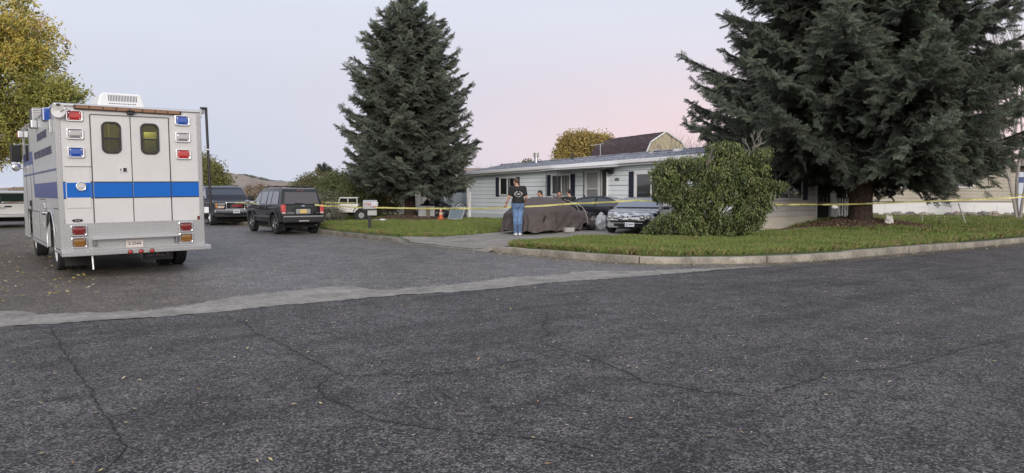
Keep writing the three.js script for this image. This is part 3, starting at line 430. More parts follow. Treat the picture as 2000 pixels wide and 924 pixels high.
  // mudflap with the maker's town
  { const f = new THREE.Group(); f.name = 'mudflap'; f.position.set(X(1.705), 0.31, -0.55); t.add(f); obj('flap', [rbox(0.56, 0.26, 0.012, 0.01)], M(0.05, 0.05, 0.052, 0.7), f); const g = text('Lake Park, FL', 0.05, 0.003); g.translate(-g.boundingBox.max.x / 2, -0.06, 0.007); obj('flap_lettering', [g], M(0.25, 0.25, 0.25, 0.6), f); }
  obj('mudflap', [rbox(0.5, 0.3, 0.012, 0.01, X(0.36), 0.3, -0.62)], M(0.02, 0.02, 0.021, 0.8), t);
  // chassis and wheels
  obj('chassis', [box(0.1, 0.2, 6.6, -0.42, 0.62, -3.6), box(0.1, 0.2, 6.6, 0.42, 0.62, -3.6), cyl(0.07, 0.07, 1.9, 0, 0.42, -1.5, 0, 0, PI / 2), sph(0.2, 0, 0.42, -1.5), box(2.2, 0.34, 0.5, 0, 0.6, -0.45), cyl(0.18, 0.18, 1.0, 0.75, 0.5, -3.5, PI / 2)], dark, t);
  for (const z of [-1.5, -5.8]) for (const s of [-1, 1]) { if (z === -1.5) { wheel(t, s * 1.05, 0.43, z, 0.24, { steel: 1, dish: 0.45, rimM: whitePaint, dy: s > 0 ? -0.022 : 0.006 }); wheel(t, s * 0.78, 0.43, z, 0.24, { steel: 1, dy: s > 0 ? -0.018 : 0.003 }); } else wheel(t, s * 1.02, 0.43, z, 0.26, { steel: 1, dish: 0.5, rimM: whitePaint, dy: s > 0 ? -0.022 : 0.006 }); }
  // side: doors, lockers, lamps, hatch trim on the left
  const frameM = M(0.06, 0.065, 0.075, 0.6);
  const outline = (a, b, y0, y1, w = 0.022) => [box(0.006, w, b - a, sx0, y1, -(a + b) / 2), box(0.006, w, b - a, sx0, y0, -(a + b) / 2), box(0.006, y1 - y0, w, sx0, (y0 + y1) / 2, -a), box(0.006, y1 - y0, w, sx0, (y0 + y1) / 2, -b)];
  for (const [a, b, y0, y1, hz, hy] of [[0.14, 0.83, 0.5, 1.22, 0.5, 0.85], [2.22, 3.32, 0.5, 1.38, 2.6, 0.85], [3.5, 5.0, 0.5, 1.10, 4.2, 0.8]]) { const l = new THREE.Group(); l.name = 'side_locker'; t.add(l); obj('locker_panel', [rbox(0.012, y1 - y0, b - a, 0.004, sx0 - 0.002, (y0 + y1) / 2, -(a + b) / 2)], vanSideShaded, l); obj('locker_edge', outline(a - 0.01, b + 0.01, y0 - 0.01, y1 + 0.01), frameM, l); obj('locker_latch', [rbox(0.03, 0.13, 0.07, 0.01, sx0 - 0.012, hy, -hz)], chrome, l); }
  { const d = new THREE.Group(); d.name = 'cab_door'; t.add(d); obj('door_edge', outline(5.05, 6.2, 0.52, 2.85), frameM, d); obj('door_window', [rbox(0.012, 0.75, 0.8, 0.05, sx0, 2.05 + 0.6, -5.6)], carGlass, d); obj('door_handle', [rbox(0.05, 0.14, 0.1, 0.015, sx0 - 0.02, 1.28, -5.1), rbox(0.03, 0.16, 0.16, 0.01, sx0, 1.12, -5.12)], blackPl, d); }
  obj('side_skirt_rail', [rbox(0.03, 0.05, 2.95, 0.01, sx0, h0, -3.65), rbox(0.03, 0.05, 0.85, 0.01, sx0, h0, -0.45)], alu, t);
  { const g = new THREE.Group(); g.name = 'arch_trim'; t.add(g); obj('arch_lip', [tube([[sx0, 0.46, -0.86], [sx0, 0.85, -0.87], [sx0, 1.12, -1.15], [sx0, 1.16, -1.5], [sx0, 1.12, -1.85], [sx0, 0.85, -2.13], [sx0, 0.46, -2.14]], 0.02, 30)], alu, g); obj('arch_well', [box(0.5, 0.03, 1.3, -0.95, 1.17, -1.5), box(0.5, 0.75, 0.03, -0.95, 0.8, -0.86), box(0.5, 0.75, 0.03, -0.95, 0.8, -2.14)], dark, g); obj('arch_lamp', [rbox(0.07, 0.12, 0.1, 0.02, sx0 - 0.03, 1.27, -2.0), cyl(0.04, 0.04, 0.09, sx0 - 0.04, 1.12, -2.0, 0, 0, PI / 2)], chrome, g); }
  for (const z of [0.62, 3.0, 6.35]) { const g = new THREE.Group(); g.name = 'side_lamp'; g.position.set(sx0 - 0.06, 2.95, -z - 0.05); t.add(g); obj('lamp_housing', [rbox(0.13, z < 1 ? 0.26 : 0.18, 0.2, 0.03)], z < 1 ? chrome : alu, g); obj('lamp_lens', [rbox(0.03, z < 1 ? 0.22 : 0.14, 0.16, 0.02, -0.06, 0, 0)], z < 1 ? blueLens : z < 4 ? blackPl : redLens, g); if (z < 1) obj('lamp_lens', [rbox(0.1, 0.22, 0.03, 0.012, 0, 0, 0.1)], blueLens, g); }
  { const s = poly([[0.42, 2.62], [0.62, 2.66], [0.58, 2.76], [0.5, 2.83], [0.42, 2.85]]), g = ext(s, 0.05, 0.01); g.rotateY(PI / 2); g.translate(sx0 - 0.05, 0, 0); obj('corner_vent', [g], chrome, t); }
  // roof air conditioner and the louvred unit at the front left
  { const a = new THREE.Group(); a.name = 'roof_air_conditioner'; a.position.set(X(1.11), 3.10, -0.75); t.add(a);
    const acM = M(0.74, 0.76, 0.78, 0.4);
    const sh = poly([[-0.40, 0], [0.40, 0], [0.39, 0.08], [0.34, 0.25], [0.30, 0.275], [-0.30, 0.275], [-0.36, 0.22], [-0.395, 0.08]]); obj('shroud', [T(ext(sh, 1.05, 0.03, 3), 0, 0, -0.5)], acM, a);
    const sl = []; for (let i = 0; i < 19; i++) sl.push(rbox(0.011, 0.115, 0.012, 0.003, -0.215 + i * 0.026, 0.175, 0.548)); for (let i = 0; i < 12; i++) sl.push(box(0.024, 0.014, 0.012, -0.2 + i * 0.039, 0.075, 0.548)); 
    sl.forEach((g, i) => obj('vent_slot', [g], dark, a)); }
  { const a = new THREE.Group(); a.name = 'louvre_unit'; a.position.set(-0.95, 3.1, -4.9); t.add(a); obj('louvre_box', [rbox(0.45, 0.36, 0.6, 0.02, 0, 0.17, 0)], whitePaint, a); for (let i = 0; i < 8; i++) obj('louvre_slat', [box(0.42, 0.012, 0.02, 0, 0.05 + i * 0.04, 0.305), box(0.02, 0.012, 0.55, -0.23, 0.05 + i * 0.04, 0)], steelD, a); }
  // folded awning arm down the right corner
  { const a = new THREE.Group(); a.name = 'awning_arm'; t.add(a); obj('arm_tube', [rod([W / 2 + 0.13, 3.16, -0.04], [W / 2 + 0.15, 1.15, -0.02], 0.026), rod([W / 2 + 0.02, 3.155, -0.04], [W / 2 + 0.15, 3.16, -0.04], 0.028), rod([W / 2 + 0.15, 1.15, -0.02], [W / 2 + 0.02, 1.13, -0.1], 0.02)], blackPl, a); obj('arm_roll', [cyl(0.05, 0.05, 5.2, W / 2 + 0.12, 3.12, -2.75, PI / 2)], trimWhite, a); obj('arm_bracket', [rbox(0.05, 0.17, 0.05, 0.008, W / 2 + 0.012, 3.06, -0.02)], alu, a); obj('arm_foot', [rbox(0.09, 0.12, 0.06, 0.012, W / 2 + 0.06, 1.15, -0.02)], trimWhite, a); obj('arm_clip', [rbox(0.08, 0.03, 0.05, 0.006, W / 2 + 0.12, 2.35, -0.03)], chrome, a); }
  // cab mirror
  { const m = new THREE.Group(); m.name = 'cab_mirror'; m.position.set(-W / 2 - 0.16, 2.5, -6.7); m.rotation.y = 0.2; t.add(m); obj('mirror_head', [rbox(0.24, 0.42, 0.08, 0.03)], blackPl, m); obj('convex_mirror', [T(cyl(0.1, 0.09, 0.05, 0, 0, 0, PI / 2), 0, -0.34, 0), sph(0.095, 0, -0.34, 0.02, 1, 1, 0.3)], chrome, m); obj('mirror_arm', [rod([0, 0.2, -0.04], [0.4, 0.32, -0.1], 0.012), rod([0, -0.35, -0.04], [0.4, -0.4, -0.1], 0.012), rod([0, -0.45, -0.04], [0, 0.25, -0.04], 0.012)], chrome, m); }
}
// ---------- cars ----------
// A body is one side profile (front at +X) swept across the width in steps, then shaped: tumblehome above the belt, rounded plan at both ends.
function carBody(P) { // P: profile Shape, width, belt, roofIn, planF, planR, zF, zR
  const g0 = new THREE.ExtrudeGeometry(P.profile, { depth: P.width - 0.12, bevelEnabled: true, bevelThickness: 0.06, bevelSize: 0.05, bevelOffset: -0.05, bevelSegments: 3, steps: 8, curveSegments: 10 });
  let g = prep(g0); g.deleteAttribute('uv'); g.deleteAttribute('normal');
  const p = g.attributes.position, v = new V3();
  for (let i = 0; i < p.count; i++) { v.fromBufferAttribute(p, i); const q = P.shape(v.z - (P.width - 0.12) / 2, v.y, v.x); p.setXYZ(i, q[0], q[1], q[2]); }
  g = mergeVertices(g, 1e-4); return toCreasedNormals(g, 0.6);
}
function shaper(P) { return (x, y, X) => {
  const k = x / (P.width / 2); let xs = x;
  if (y > P.belt) xs *= 1 - P.roofIn * Math.min(1.15, (y - P.belt) / (P.roof - P.belt)) ; else xs *= 1 - (P.sillIn || 0.03) * ((P.belt - 0.18 - y) / P.belt) * ((P.belt - 0.18 - y) > 0 ? 1 : 0.6);
  const f = sstep(P.XF - 0.9, P.XF, X), r = sstep(P.XR + 0.8, P.XR, X);
  xs *= 1 - (P.noseIn || 0.06) * f - (P.tailIn || 0.04) * r;
  return [xs, y, -(X - P.planF * k * k * f + P.planR * k * k * r)];
}; }
const arch = (s, cx, r, y) => { s.lineTo(cx - r, y); s.absarc(cx, P0.axle, r, PI + Math.asin((P0.axle - y) / r) * -1 * -1, 0, true); };
const P0 = { axle: 0.36 };
function profile(pts, archs, y0, sill) { // pts run over the top from the rear bottom corner to the front bottom corner; archs: [X, r, axle]
  const s = new THREE.Shape(); s.moveTo(...pts[0]);
  for (let i = 1; i < pts.length; i++) pts[i].length > 2 ? s.quadraticCurveTo(...pts[i]) : s.lineTo(...pts[i]);
  for (const [X, r, ax] of archs) { const d = Math.sqrt(Math.max(0, r * r - (ax - sill) ** 2)), a0 = Math.atan2(sill - ax, d); s.lineTo(X + d, sill); s.absarc(X, ax, r, a0, PI - a0, false); }
  s.closePath(); return s;
}
// a window panel: points [X, y] on the side, laid on the shaped surface
function sidePanel(P, pts, side, out, name, m, parent) {
  const sh = poly(pts), g = new THREE.ShapeGeometry(sh), p = g.attributes.position, w = P.width / 2;
  for (let i = 0; i < p.count; i++) { const q = P.shape(side * w, p.getY(i), p.getX(i)); p.setXYZ(i, q[0] + side * out, q[1], q[2]); }
  if (side > 0) { const ix = g.index.array; for (let i = 0; i < ix.length; i += 3) { const t = ix[i]; ix[i] = ix[i + 1]; ix[i + 1] = t; } }
  g.computeVertexNormals(); return obj(name, g, m, parent);
}
// a panel across the car between two profile points (windscreen, rear glass, tailgate trim)
function crossPanel(P, a, b, inA, inB, out, name, m, parent, dir = 1, ks = [-1, 1]) {
  const w = P.width / 2, nx = -(b[1] - a[1]), ny = b[0] - a[0], l = Math.hypot(nx, ny) || 1;
  const g = grid(span(ks[0], ks[1], 12), span(0, 1, 4), (k, t) => { const X = lerp(a[0], b[0], t) + dir * out * nx / l * -1, y = lerp(a[1], b[1], t) + dir * out * ny / l * -1, x = k * (w - lerp(inA, inB, t)); const q = P.shape(x, y, X); return q; });
  if (dir > 0) { const ix = g.index.array; for (let i = 0; i < ix.length; i += 3) { const t = ix[i]; ix[i] = ix[i + 1]; ix[i + 1] = t; } g.computeVertexNormals(); }
  return obj(name, g, m, parent);
}
const paint = (r, g, b) => M(r, g, b, 0.5, { clearcoat: 0.8, clearcoatRoughness: 0.05, specularIntensity: 0.25 });
function underbody(t, w, l, z) { obj('underbody', [rbox(w, 0.25, l, 0.05, 0, 0.36, z)], dark, t); }

{ // dark green-black four-door estate, seen from behind
  const t = thing('dark_estate_car', 'black four-door off-road estate car with red tail lamps, its rear to the camera', 'car', [-8.95, 0, -28.75], 36.5 * PI / 180); t.scale.set(0.9, 1, 0.96);
  const P = { width: 1.80, belt: 1.08, roof: 1.68, roofIn: 0.19, XF: 2.36, XR: -2.30, planF: 0.16, planR: 0.07, noseIn: 0.07, tailIn: 0.03 }; P.shape = shaper(P);
  P.profile = profile([[-2.22, 0.46], [-2.30, 0.62], [-2.30, 0.72], [-2.26, 1.06], [-2.05, 1.60], [-2.00, 1.69, -1.8, 1.70], [-0.6, 1.72, 0.1, 1.70], [0.42, 1.66, 0.6, 1.52], [1.1, 1.10], [1.7, 1.06, 2.15, 0.98], [2.36, 0.92, 2.36, 0.75], [2.36, 0.45, 2.25, 0.40]], [[1.42, 0.44, 0.37], [-1.42, 0.44, 0.37]], 0, 0.42);
  const body = paint(0.012, 0.016, 0.018);
  obj('body', carBody(P), body, t); underbody(t, 1.5, 4.0, 0);
  for (const X of [1.42, -1.42]) for (const s of [-1, 1]) wheel(t, s * 0.76, 0.37, -X, 0.25, { rim: 0.58, spokes: 5, sw: 0.5, rimM: M(0.30, 0.30, 0.31, 0.35, { metalness: 1 }), dish: 0.4 });
  for (const s of [-1, 1]) {
    sidePanel(P, [[0.98, 1.13], [0.55, 1.50], [0.28, 1.56], [0.24, 1.12]], s, 0.004, 'front_side_window', carGlassLt, t);
    sidePanel(P, [[0.16, 1.12], [0.19, 1.565], [-0.52, 1.58], [-0.52, 1.11]], s, 0.004, 'rear_side_window', carGlassLt, t);
    sidePanel(P, [[-0.62, 1.11], [-0.61, 1.58], [-1.05, 1.585], [-1.05, 1.11]], s, 0.004, 'quarter_window', carGlassLt, t);
    sidePanel(P, [[-1.12, 1.11], [-1.11, 1.585], [-1.75, 1.57], [-1.9, 1.12]], s, 0.004, 'quarter_window', carGlassLt, t);
    sidePanel(P, [[-0.95, 0.62], [-0.95, 0.68], [0.95, 0.66], [0.95, 0.60]], s, 0.012, 'door_strip', M(0.10, 0.11, 0.115, 0.4), t);
    for (const X of [0.24, -0.58]) sidePanel(P, [[X, 0.52], [X - 0.012, 0.52], [X - 0.012, 1.08], [X, 1.08]], s, 0.003, 'door_seam', dark, t);
    for (const X of [0.38, -0.44]) obj('door_handle', [rbox(0.04, 0.05, 0.15, 0.015, s * 0.885, 0.96, -X)], blackPl, t);
    const arcs = (X) => { const pts = []; for (let a = -0.2; a <= PI + 0.2; a += 0.16) { const q = P.shape(s * 0.9, 0.37 + Math.sin(a) * 0.48, X + Math.cos(a) * 0.48); pts.push([q[0] + s * 0.012, q[1], q[2]]); } return tube(pts, 0.04, 30, 6); };
    for (const X of [1.42, -1.42]) obj('arch_flare', [arcs(X)], M(0.03, 0.033, 0.035, 0.5), t);
    { const m = new THREE.Group(); m.name = 'door_mirror'; t.add(m); obj('mirror_shell', [rbox(0.22, 0.16, 0.10, 0.04, s * 1.02, 1.14, -0.92)], blackPl, m); obj('mirror_glass', [rbox(0.17, 0.12, 0.01, 0.01, s * 1.03, 1.14, -0.865)], chrome, m); }
    { const l = new THREE.Group(); l.name = 'tail_lamp'; t.add(l); obj('lamp_lens', [rbox(0.15, 0.26, 0.07, 0.02, s * 0.792, 0.965, 2.272, -0.1), rbox(0.05, 0.26, 0.16, 0.02, s * 0.855, 0.965, 2.22, -0.1)], M(0.5, 0.012, 0.015, 0.12, { clearcoat: 1 }), l); obj('reverse_lens', [rbox(0.14, 0.075, 0.07, 0.015, s * 0.795, 0.80, 2.278)], M(0.62, 0.4, 0.4, 0.2, { clearcoat: 1 }), l); }
    obj('roof_rail', [tube([[s * 0.66, 1.68, 1.65], [s * 0.66, 1.755, 1.5], [s * 0.67, 1.765, 0.8], [s * 0.67, 1.755, 0.1], [s * 0.66, 1.69, -0.05]], 0.022, 30)], blackPl, t);
  }
  for (const z of [1.2, 0.5]) obj('roof_bar', [rod([-0.66, 1.765, z], [0.66, 1.765, z], 0.018)], blackPl, t);
  crossPanel(P, [-2.245, 1.12], [-2.075, 1.55], 0.13, 0.12, 0.006, 'rear_window', M(0.05, 0.045, 0.055, 0.06, { clearcoat: 1, clearcoatRoughness: 0.03 }), t, -1);
  crossPanel(P, [1.02, 1.14], [0.66, 1.50], 0.12, 0.1, 0.006, 'windscreen', carGlass, t, 1);
  obj('rear_wiper', [rod([0.03, 1.13, 2.26], [-0.33, 1.16, 2.25], 0.012), rbox(0.07, 0.05, 0.05, 0.01, 0.03, 1.12, 2.25)], blackPl, t);
  obj('tailgate_seam', [box(1.5, 0.012, 0.01, 0, 1.10, 2.257), box(1.48, 0.012, 0.01, 0, 0.70, 2.305)], dark, t);
  obj('plate_recess', [rbox(0.86, 0.24, 0.02, 0.02, 0, 0.855, 2.292)], blackPl, t); obj('plate_recess_lip', [rbox(0.66, 0.022, 0.05, 0.01, 0, 0.985, 2.29)], body, t);
  plate(t, 0, 0.85, 2.315, 0.31, 0.16, (c, w, h) => { c.fillStyle = '#b8ae8e'; c.fillRect(0, 0, w, h); c.fillStyle = '#d8b770'; c.fillRect(14, 14, 228, 100); }); obj('plate_surround', [rbox(0.60, 0.17, 0.01, 0.01, 0, 0.85, 2.303)], M(0.4, 0.4, 0.4, 0.3, { metalness: 0.6 }), t);
  { const e = cyl(1, 1, 0.015, 0, 0, 0, PI / 2, 0, 0, 24); e.scale(0.075, 0.03, 1); e.translate(0, 1.05, 2.285); obj('maker_badge', [e], M(0.35, 0.4, 0.55, 0.25, { metalness: 0.6 }), t); }
  { const g = text('EXPLORER', 0.045, 0.006); g.translate(-0.68, 0.775, 2.305); obj('model_lettering', [g], chrome, t); const g2 = text('4x4', 0.04, 0.006); g2.translate(0.55, 0.775, 2.305); obj('model_lettering', [g2], chrome, t); }
  { const b = new THREE.Group(); b.name = 'rear_bumper'; t.add(b); obj('bumper_skin', [rbox(1.72, 0.25, 0.16, 0.06, 0, 0.555, 2.29)], blackPl, b); obj('bumper_strip', [rbox(1.66, 0.045, 0.03, 0.012, 0, 0.665, 2.365)], M(0.45, 0.45, 0.46, 0.35, { metalness: 0.7 }), b); obj('tow_hitch', [rbox(0.42, 0.05, 0.03, 0.008, 0, 0.50, 2.37), rbox(0.09, 0.04, 0.06, 0.008, 0.04, 0.50, 2.38)], M(0.5, 0.5, 0.5, 0.4, { metalness: 0.8 }), b); }
  obj('high_brake_lamp', [rbox(0.32, 0.03, 0.03, 0.01, 0, 1.615, 2.03)], M(0.2, 0.02, 0.03, 0.2, { clearcoat: 1 }), t);
  for (const s of [-1, 1]) obj('headlamp', [rbox(0.3, 0.16, 0.06, 0.02, s * 0.62, 0.82, -2.24)], clearLens, t);
  obj('exhaust_pipe', [rod([0.5, 0.34, 1.6], [0.55, 0.34, 2.3], 0.03)], steelD, t);
}
{ // dark full-size truck-based wagon facing the camera
  const t = thing('dark_truck_wagon', 'dark blue square-fronted wagon facing the camera with chrome grille, beside the white van', 'car', [-14.55, 0, -36.9], (180 - 36) * PI / 180 * -1 + PI * 2 * 0);
  t.rotation.y = PI + 35 * PI / 180;
  const P = { width: 1.98, belt: 1.18, roof: 1.86, roofIn: 0.15, XF: 2.75, XR: -2.7, planF: 0.10, planR: 0.04, noseIn: 0.03, tailIn: 0.02 }; P.shape = shaper(P);
  P.profile = profile([[-2.6, 0.5], [-2.7, 0.62], [-2.7, 1.1], [-2.5, 1.75], [-2.45, 1.86, -2.2, 1.87], [-0.6, 1.90, 0.35, 1.87], [0.6, 1.84, 0.75, 1.72], [1.35, 1.22], [2.0, 1.20, 2.6, 1.13], [2.75, 1.11, 2.75, 1.0], [2.76, 0.74], [2.8, 0.72], [2.8, 0.48], [2.6, 0.44]], [[1.75, 0.47, 0.38], [-1.75, 0.47, 0.38]], 0, 0.46);
  const body = paint(0.014, 0.016, 0.024);
  obj('body', carBody(P), body, t); underbody(t, 1.6, 4.8, 0);
  for (const X of [1.75, -1.75]) for (const s of [-1, 1]) wheel(t, s * 0.84, 0.38, -X, 0.25, { rim: 0.56, spokes: 6, sw: 0.4 });
  crossPanel(P, [1.28, 1.25], [0.80, 1.70], 0.08, 0.08, 0.006, 'windscreen', carGlassLt, t, 1);
  for (const s of [-1, 1]) {
    sidePanel(P, [[1.2, 1.22], [0.72, 1.66], [0.4, 1.70], [0.35, 1.22]], s, 0.004, 'front_side_window', carGlassLt, t); sidePanel(P, [[0.25, 1.22], [0.28, 1.70], [-0.8, 1.72], [-0.8, 1.22]], s, 0.004, 'rear_side_window', carGlass, t); sidePanel(P, [[-0.95, 1.22], [-0.93, 1.72], [-2.2, 1.70], [-2.35, 1.22]], s, 0.004, 'quarter_window', carGlass, t);
    const l = new THREE.Group(); l.name = 'headlamp_cluster'; t.add(l); obj('headlamp', [rbox(0.34, 0.13, 0.05, 0.015, s * 0.64, 0.995, -2.70)], clearLens, l); obj('headlamp', [rbox(0.34, 0.10, 0.05, 0.015, s * 0.64, 0.865, -2.70)], M(0.6, 0.48, 0.38, 0.15, { clearcoat: 1 }), l); obj('side_marker', [rbox(0.07, 0.26, 0.10, 0.015, s * 0.855, 0.93, -2.66)], M(0.5, 0.22, 0.06, 0.15, { clearcoat: 1 }), l);
    const m = new THREE.Group(); m.name = 'door_mirror'; t.add(m); obj('mirror_shell', [rbox(0.28, 0.2, 0.12, 0.04, s * 1.16, 1.28, -1.1)], blackPl, m); obj('mirror_arm', [rod([s * 0.95, 1.2, -1.1], [s * 1.1, 1.25, -1.1], 0.03)], blackPl, m);
  }
  { const g = new THREE.Group(); g.name = 'grille'; t.add(g); const s = rrShape(0.88, 0.34, 0.04); s.holes.push(rrShape(0.80, 0.26, 0.025)); obj('grille_frame', [T(ext(s, 0.07, 0.012, 2), 0, 0.92, 0, 0, PI, 0).translate(0, 0, -2.70)], chrome, g); obj('grille_mesh', [box(0.8, 0.27, 0.02, 0, 0.92, -2.735)], dark, g); const tx = text('GMC', 0.11, 0.015, 1.5); tx.computeBoundingBox(); tx.rotateY(PI); tx.translate(0.19, 0.875, -2.75); obj('grille_letters', [tx], M(0.42, 0.015, 0.03, 0.3, { clearcoat: 1 }), g); }
  { const b = new THREE.Group(); b.name = 'front_bumper'; t.add(b); obj('bumper_bar', [rbox(1.96, 0.17, 0.16, 0.05, 0, 0.65, -2.76)], M(0.32, 0.32, 0.34, 0.25, { metalness: 1 }), b); obj('bumper_strip', [rbox(1.9, 0.03, 0.03, 0.01, 0, 0.745, -2.8)], chrome, b); obj('air_dam', [rbox(1.85, 0.16, 0.1, 0.03, 0, 0.48, -2.72)], blackPl, b); }
  plate(t, 0, 0.66, -2.855, 0.31, 0.16, (c, w, h) => { c.fillStyle = '#cfd2d8'; c.fillRect(0, 0, w, h); c.fillStyle = '#6d7790'; c.font = 'bold 54px sans-serif'; c.textAlign = 'center'; c.fillRect(20, 30, 40, 70); c.fillRect(80, 40, 150, 50); }, PI);
  for (const x of [-0.35, 0.25]) obj('wiper', [rod([x, 1.26, -1.29], [x + 0.5, 1.35, -1.20], 0.01)], blackPl, t);
  obj('roof_rail', [rod([-0.75, 1.90, -0.3], [-0.75, 1.91, 2.2], 0.02)], blackPl, t); obj('roof_rail', [rod([0.75, 1.90, -0.3], [0.75, 1.91, 2.2], 0.02)], blackPl, t);
}
{ // white pickup, tail to the camera, at the left edge
  const t = thing('white_pickup', 'white pickup truck with open load bed at the left edge, partly behind the van', 'pickup truck', [-23.35, 0.03, -34.2], 33 * PI / 180);
  const P = { width: 1.70, belt: 1.02, roof: 1.58, roofIn: 0.14, XF: 2.3, XR: -2.4, planF: 0.12, planR: 0.01, noseIn: 0.06, tailIn: 0.0 }; P.shape = shaper(P);
  P.profile = profile([[-2.36, 0.50], [-2.4, 0.52], [-2.4, 1.02], [-0.35, 1.02], [-0.25, 1.50], [-0.2, 1.60, 0.0, 1.60], [0.4, 1.6, 0.5, 1.55], [1.05, 1.05], [1.8, 1.0, 2.2, 0.9], [2.3, 0.85, 2.3, 0.6], [2.25, 0.42]], [[1.45, 0.42, 0.34], [-1.4, 0.42, 0.34]], 0, 0.42);
  const wp = M(0.74, 0.74, 0.72, 0.35, { clearcoat: 0.6 });
  obj('body', carBody(P), wp, t); underbody(t, 1.4, 4.0, 0);
  for (const X of [1.45, -1.4]) for (const s of [-1, 1]) wheel(t, s * 0.72, 0.34, -X, 0.22, { rim: 0.58, steel: 1 });
  obj('load_bed', [box(1.45, 0.02, 1.95, 0, 1.028, 1.35)], M(0.1, 0.12, 0.1, 0.8), t);
  crossPanel(P, [-0.335, 1.1], [-0.255, 1.48], 0.12, 0.1, 0.006, 'rear_window', M(0.03, 0.05, 0.045, 0.08, { clearcoat: 1 }), t, -1);
  { const g = new THREE.Group(); g.name = 'tailgate'; t.add(g); obj('tailgate_panel', [rbox(1.42, 0.46, 0.05, 0.02, 0, 0.78, 2.40)], wp, g); obj('tailgate_handle', [rbox(0.26, 0.075, 0.03, 0.02, 0.05, 0.90, 2.42)], blackPl, g); const tx = text('NISSAN', 0.085, 0.006, 1.5); tx.computeBoundingBox(); tx.translate(-tx.boundingBox.max.x / 2 - 0.36, 0.80, 2.426); obj('tailgate_letters', [tx], M(0.25, 0.25, 0.26, 0.5), g); obj('gate_lock', [T(cyl(0.035, 0.035, 0.02, 0, 0, 0, PI / 2), -0.5, 0.66, 2.43)], steelD, g); }
  for (const s of [-1, 1]) obj('tail_lamp', [rbox(0.12, 0.36, 0.06, 0.015, s * 0.78, 0.80, 2.40)], mx(), t);
  function mx() { if (!lib.has('tl')) lib.set('tl', M(0.35, 0.02, 0.015, 0.15, { clearcoat: 1 })); return lib.get('tl'); }
  obj('rear_bumper', [rbox(1.72, 0.17, 0.14, 0.04, 0, 0.50, 2.46)], M(0.6, 0.6, 0.62, 0.25, { metalness: 1 }), t);
  obj('spare_can', [cyl(0.2, 0.2, 0.32, -0.42, 1.2, 1.7, 0, 0, 0.0)], blackPl, t); obj('can_lid', [cyl(0.17, 0.13, 0.05, -0.42, 1.385, 1.7)], trimWhite, t);
  obj('plank', [box(0.9, 0.05, 0.3, 0.35, 1.09, 1.9, 0, 0.3, 0.06)], M(0.35, 0.24, 0.15, 0.8), t);
}
{ // low two-door car facing right behind the covered one
  const t = thing('dark_coupe', 'low black coupe in the driveway between the covered car and the white-nosed car', 'car', [3.62, lawnH(3.5, -28.2) + 0.02, -28.3], 0);
  t.rotation.y = -Math.atan2(0.93, -0.36); t.scale.y = 0.89;
  const P = { width: 1.74, belt: 0.86, roof: 1.32, roofIn: 0.24, XF: 2.25, XR: -2.2, planF: 0.25, planR: 0.12, noseIn: 0.10, tailIn: 0.08 }; P.shape = shaper(P);
  P.profile = profile([[-2.1, 0.30], [-2.2, 0.5], [-2.2, 0.85], [-2.12, 0.92, -1.8, 0.94], [-1.35, 1.0, -0.95, 1.25], [-0.7, 1.34, -0.2, 1.35], [0.2, 1.34, 0.4, 1.22], [1.1, 0.88], [1.8, 0.82, 2.1, 0.68], [2.25, 0.6, 2.25, 0.45], [2.2, 0.22, 2.0, 0.22]], [[1.4, 0.37, 0.32], [-1.35, 0.37, 0.32]], 0, 0.24);
  const body = paint(0.012, 0.014, 0.02);
  obj('body', carBody(P), body, t); underbody(t, 1.4, 3.8, 0);
  for (const X of [1.4, -1.35]) for (const s of [-1, 1]) wheel(t, s * 0.75, 0.32, -X, 0.21, { rim: 0.66, spokes: 5 });
  for (const s of [-1, 1]) { sidePanel(P, [[0.92, 0.91], [0.35, 1.2], [-0.15, 1.27], [-0.2, 0.92]], s, 0.004, 'front_side_window', carGlassLt, t); sidePanel(P, [[-0.28, 0.93], [-0.25, 1.27], [-0.75, 1.22], [-1.35, 0.98]], s, 0.004, 'rear_side_window', carGlassLt, t); obj('door_mirror', [rbox(0.2, 0.13, 0.12, 0.04, s * 0.93, 0.93, -0.75)], blackGl, t); sidePanel(P, [[0.98, 0.91], [0.42, 1.25], [0.34, 1.27], [0.9, 0.92]], s, 0.006, 'pillar_reflection', M(0.25, 0.25, 0.27, 0.2, { clearcoat: 1 }), t); obj('headlamp', [rbox(0.35, 0.1, 0.2, 0.04, s * 0.55, 0.64, -2.02)], clearLens, t); obj('tail_lamp', [rbox(0.35, 0.14, 0.06, 0.02, s * 0.5, 0.76, 2.16)], redLens, t); sidePanel(P, [[-0.24, 0.35], [-0.252, 0.35], [-0.252, 0.86], [-0.24, 0.86]], s, 0.003, 'door_seam', dark, t); }  // pale strip over the black windscreen pillar is a painted reflection
  crossPanel(P, [1.02, 0.94], [0.42, 1.21], 0.14, 0.12, 0.006, 'windscreen', carGlassLt, t, 1);
  crossPanel(P, [-1.75, 0.955], [-1.05, 1.21], 0.16, 0.14, 0.006, 'rear_window', carGlass, t, -1);
}
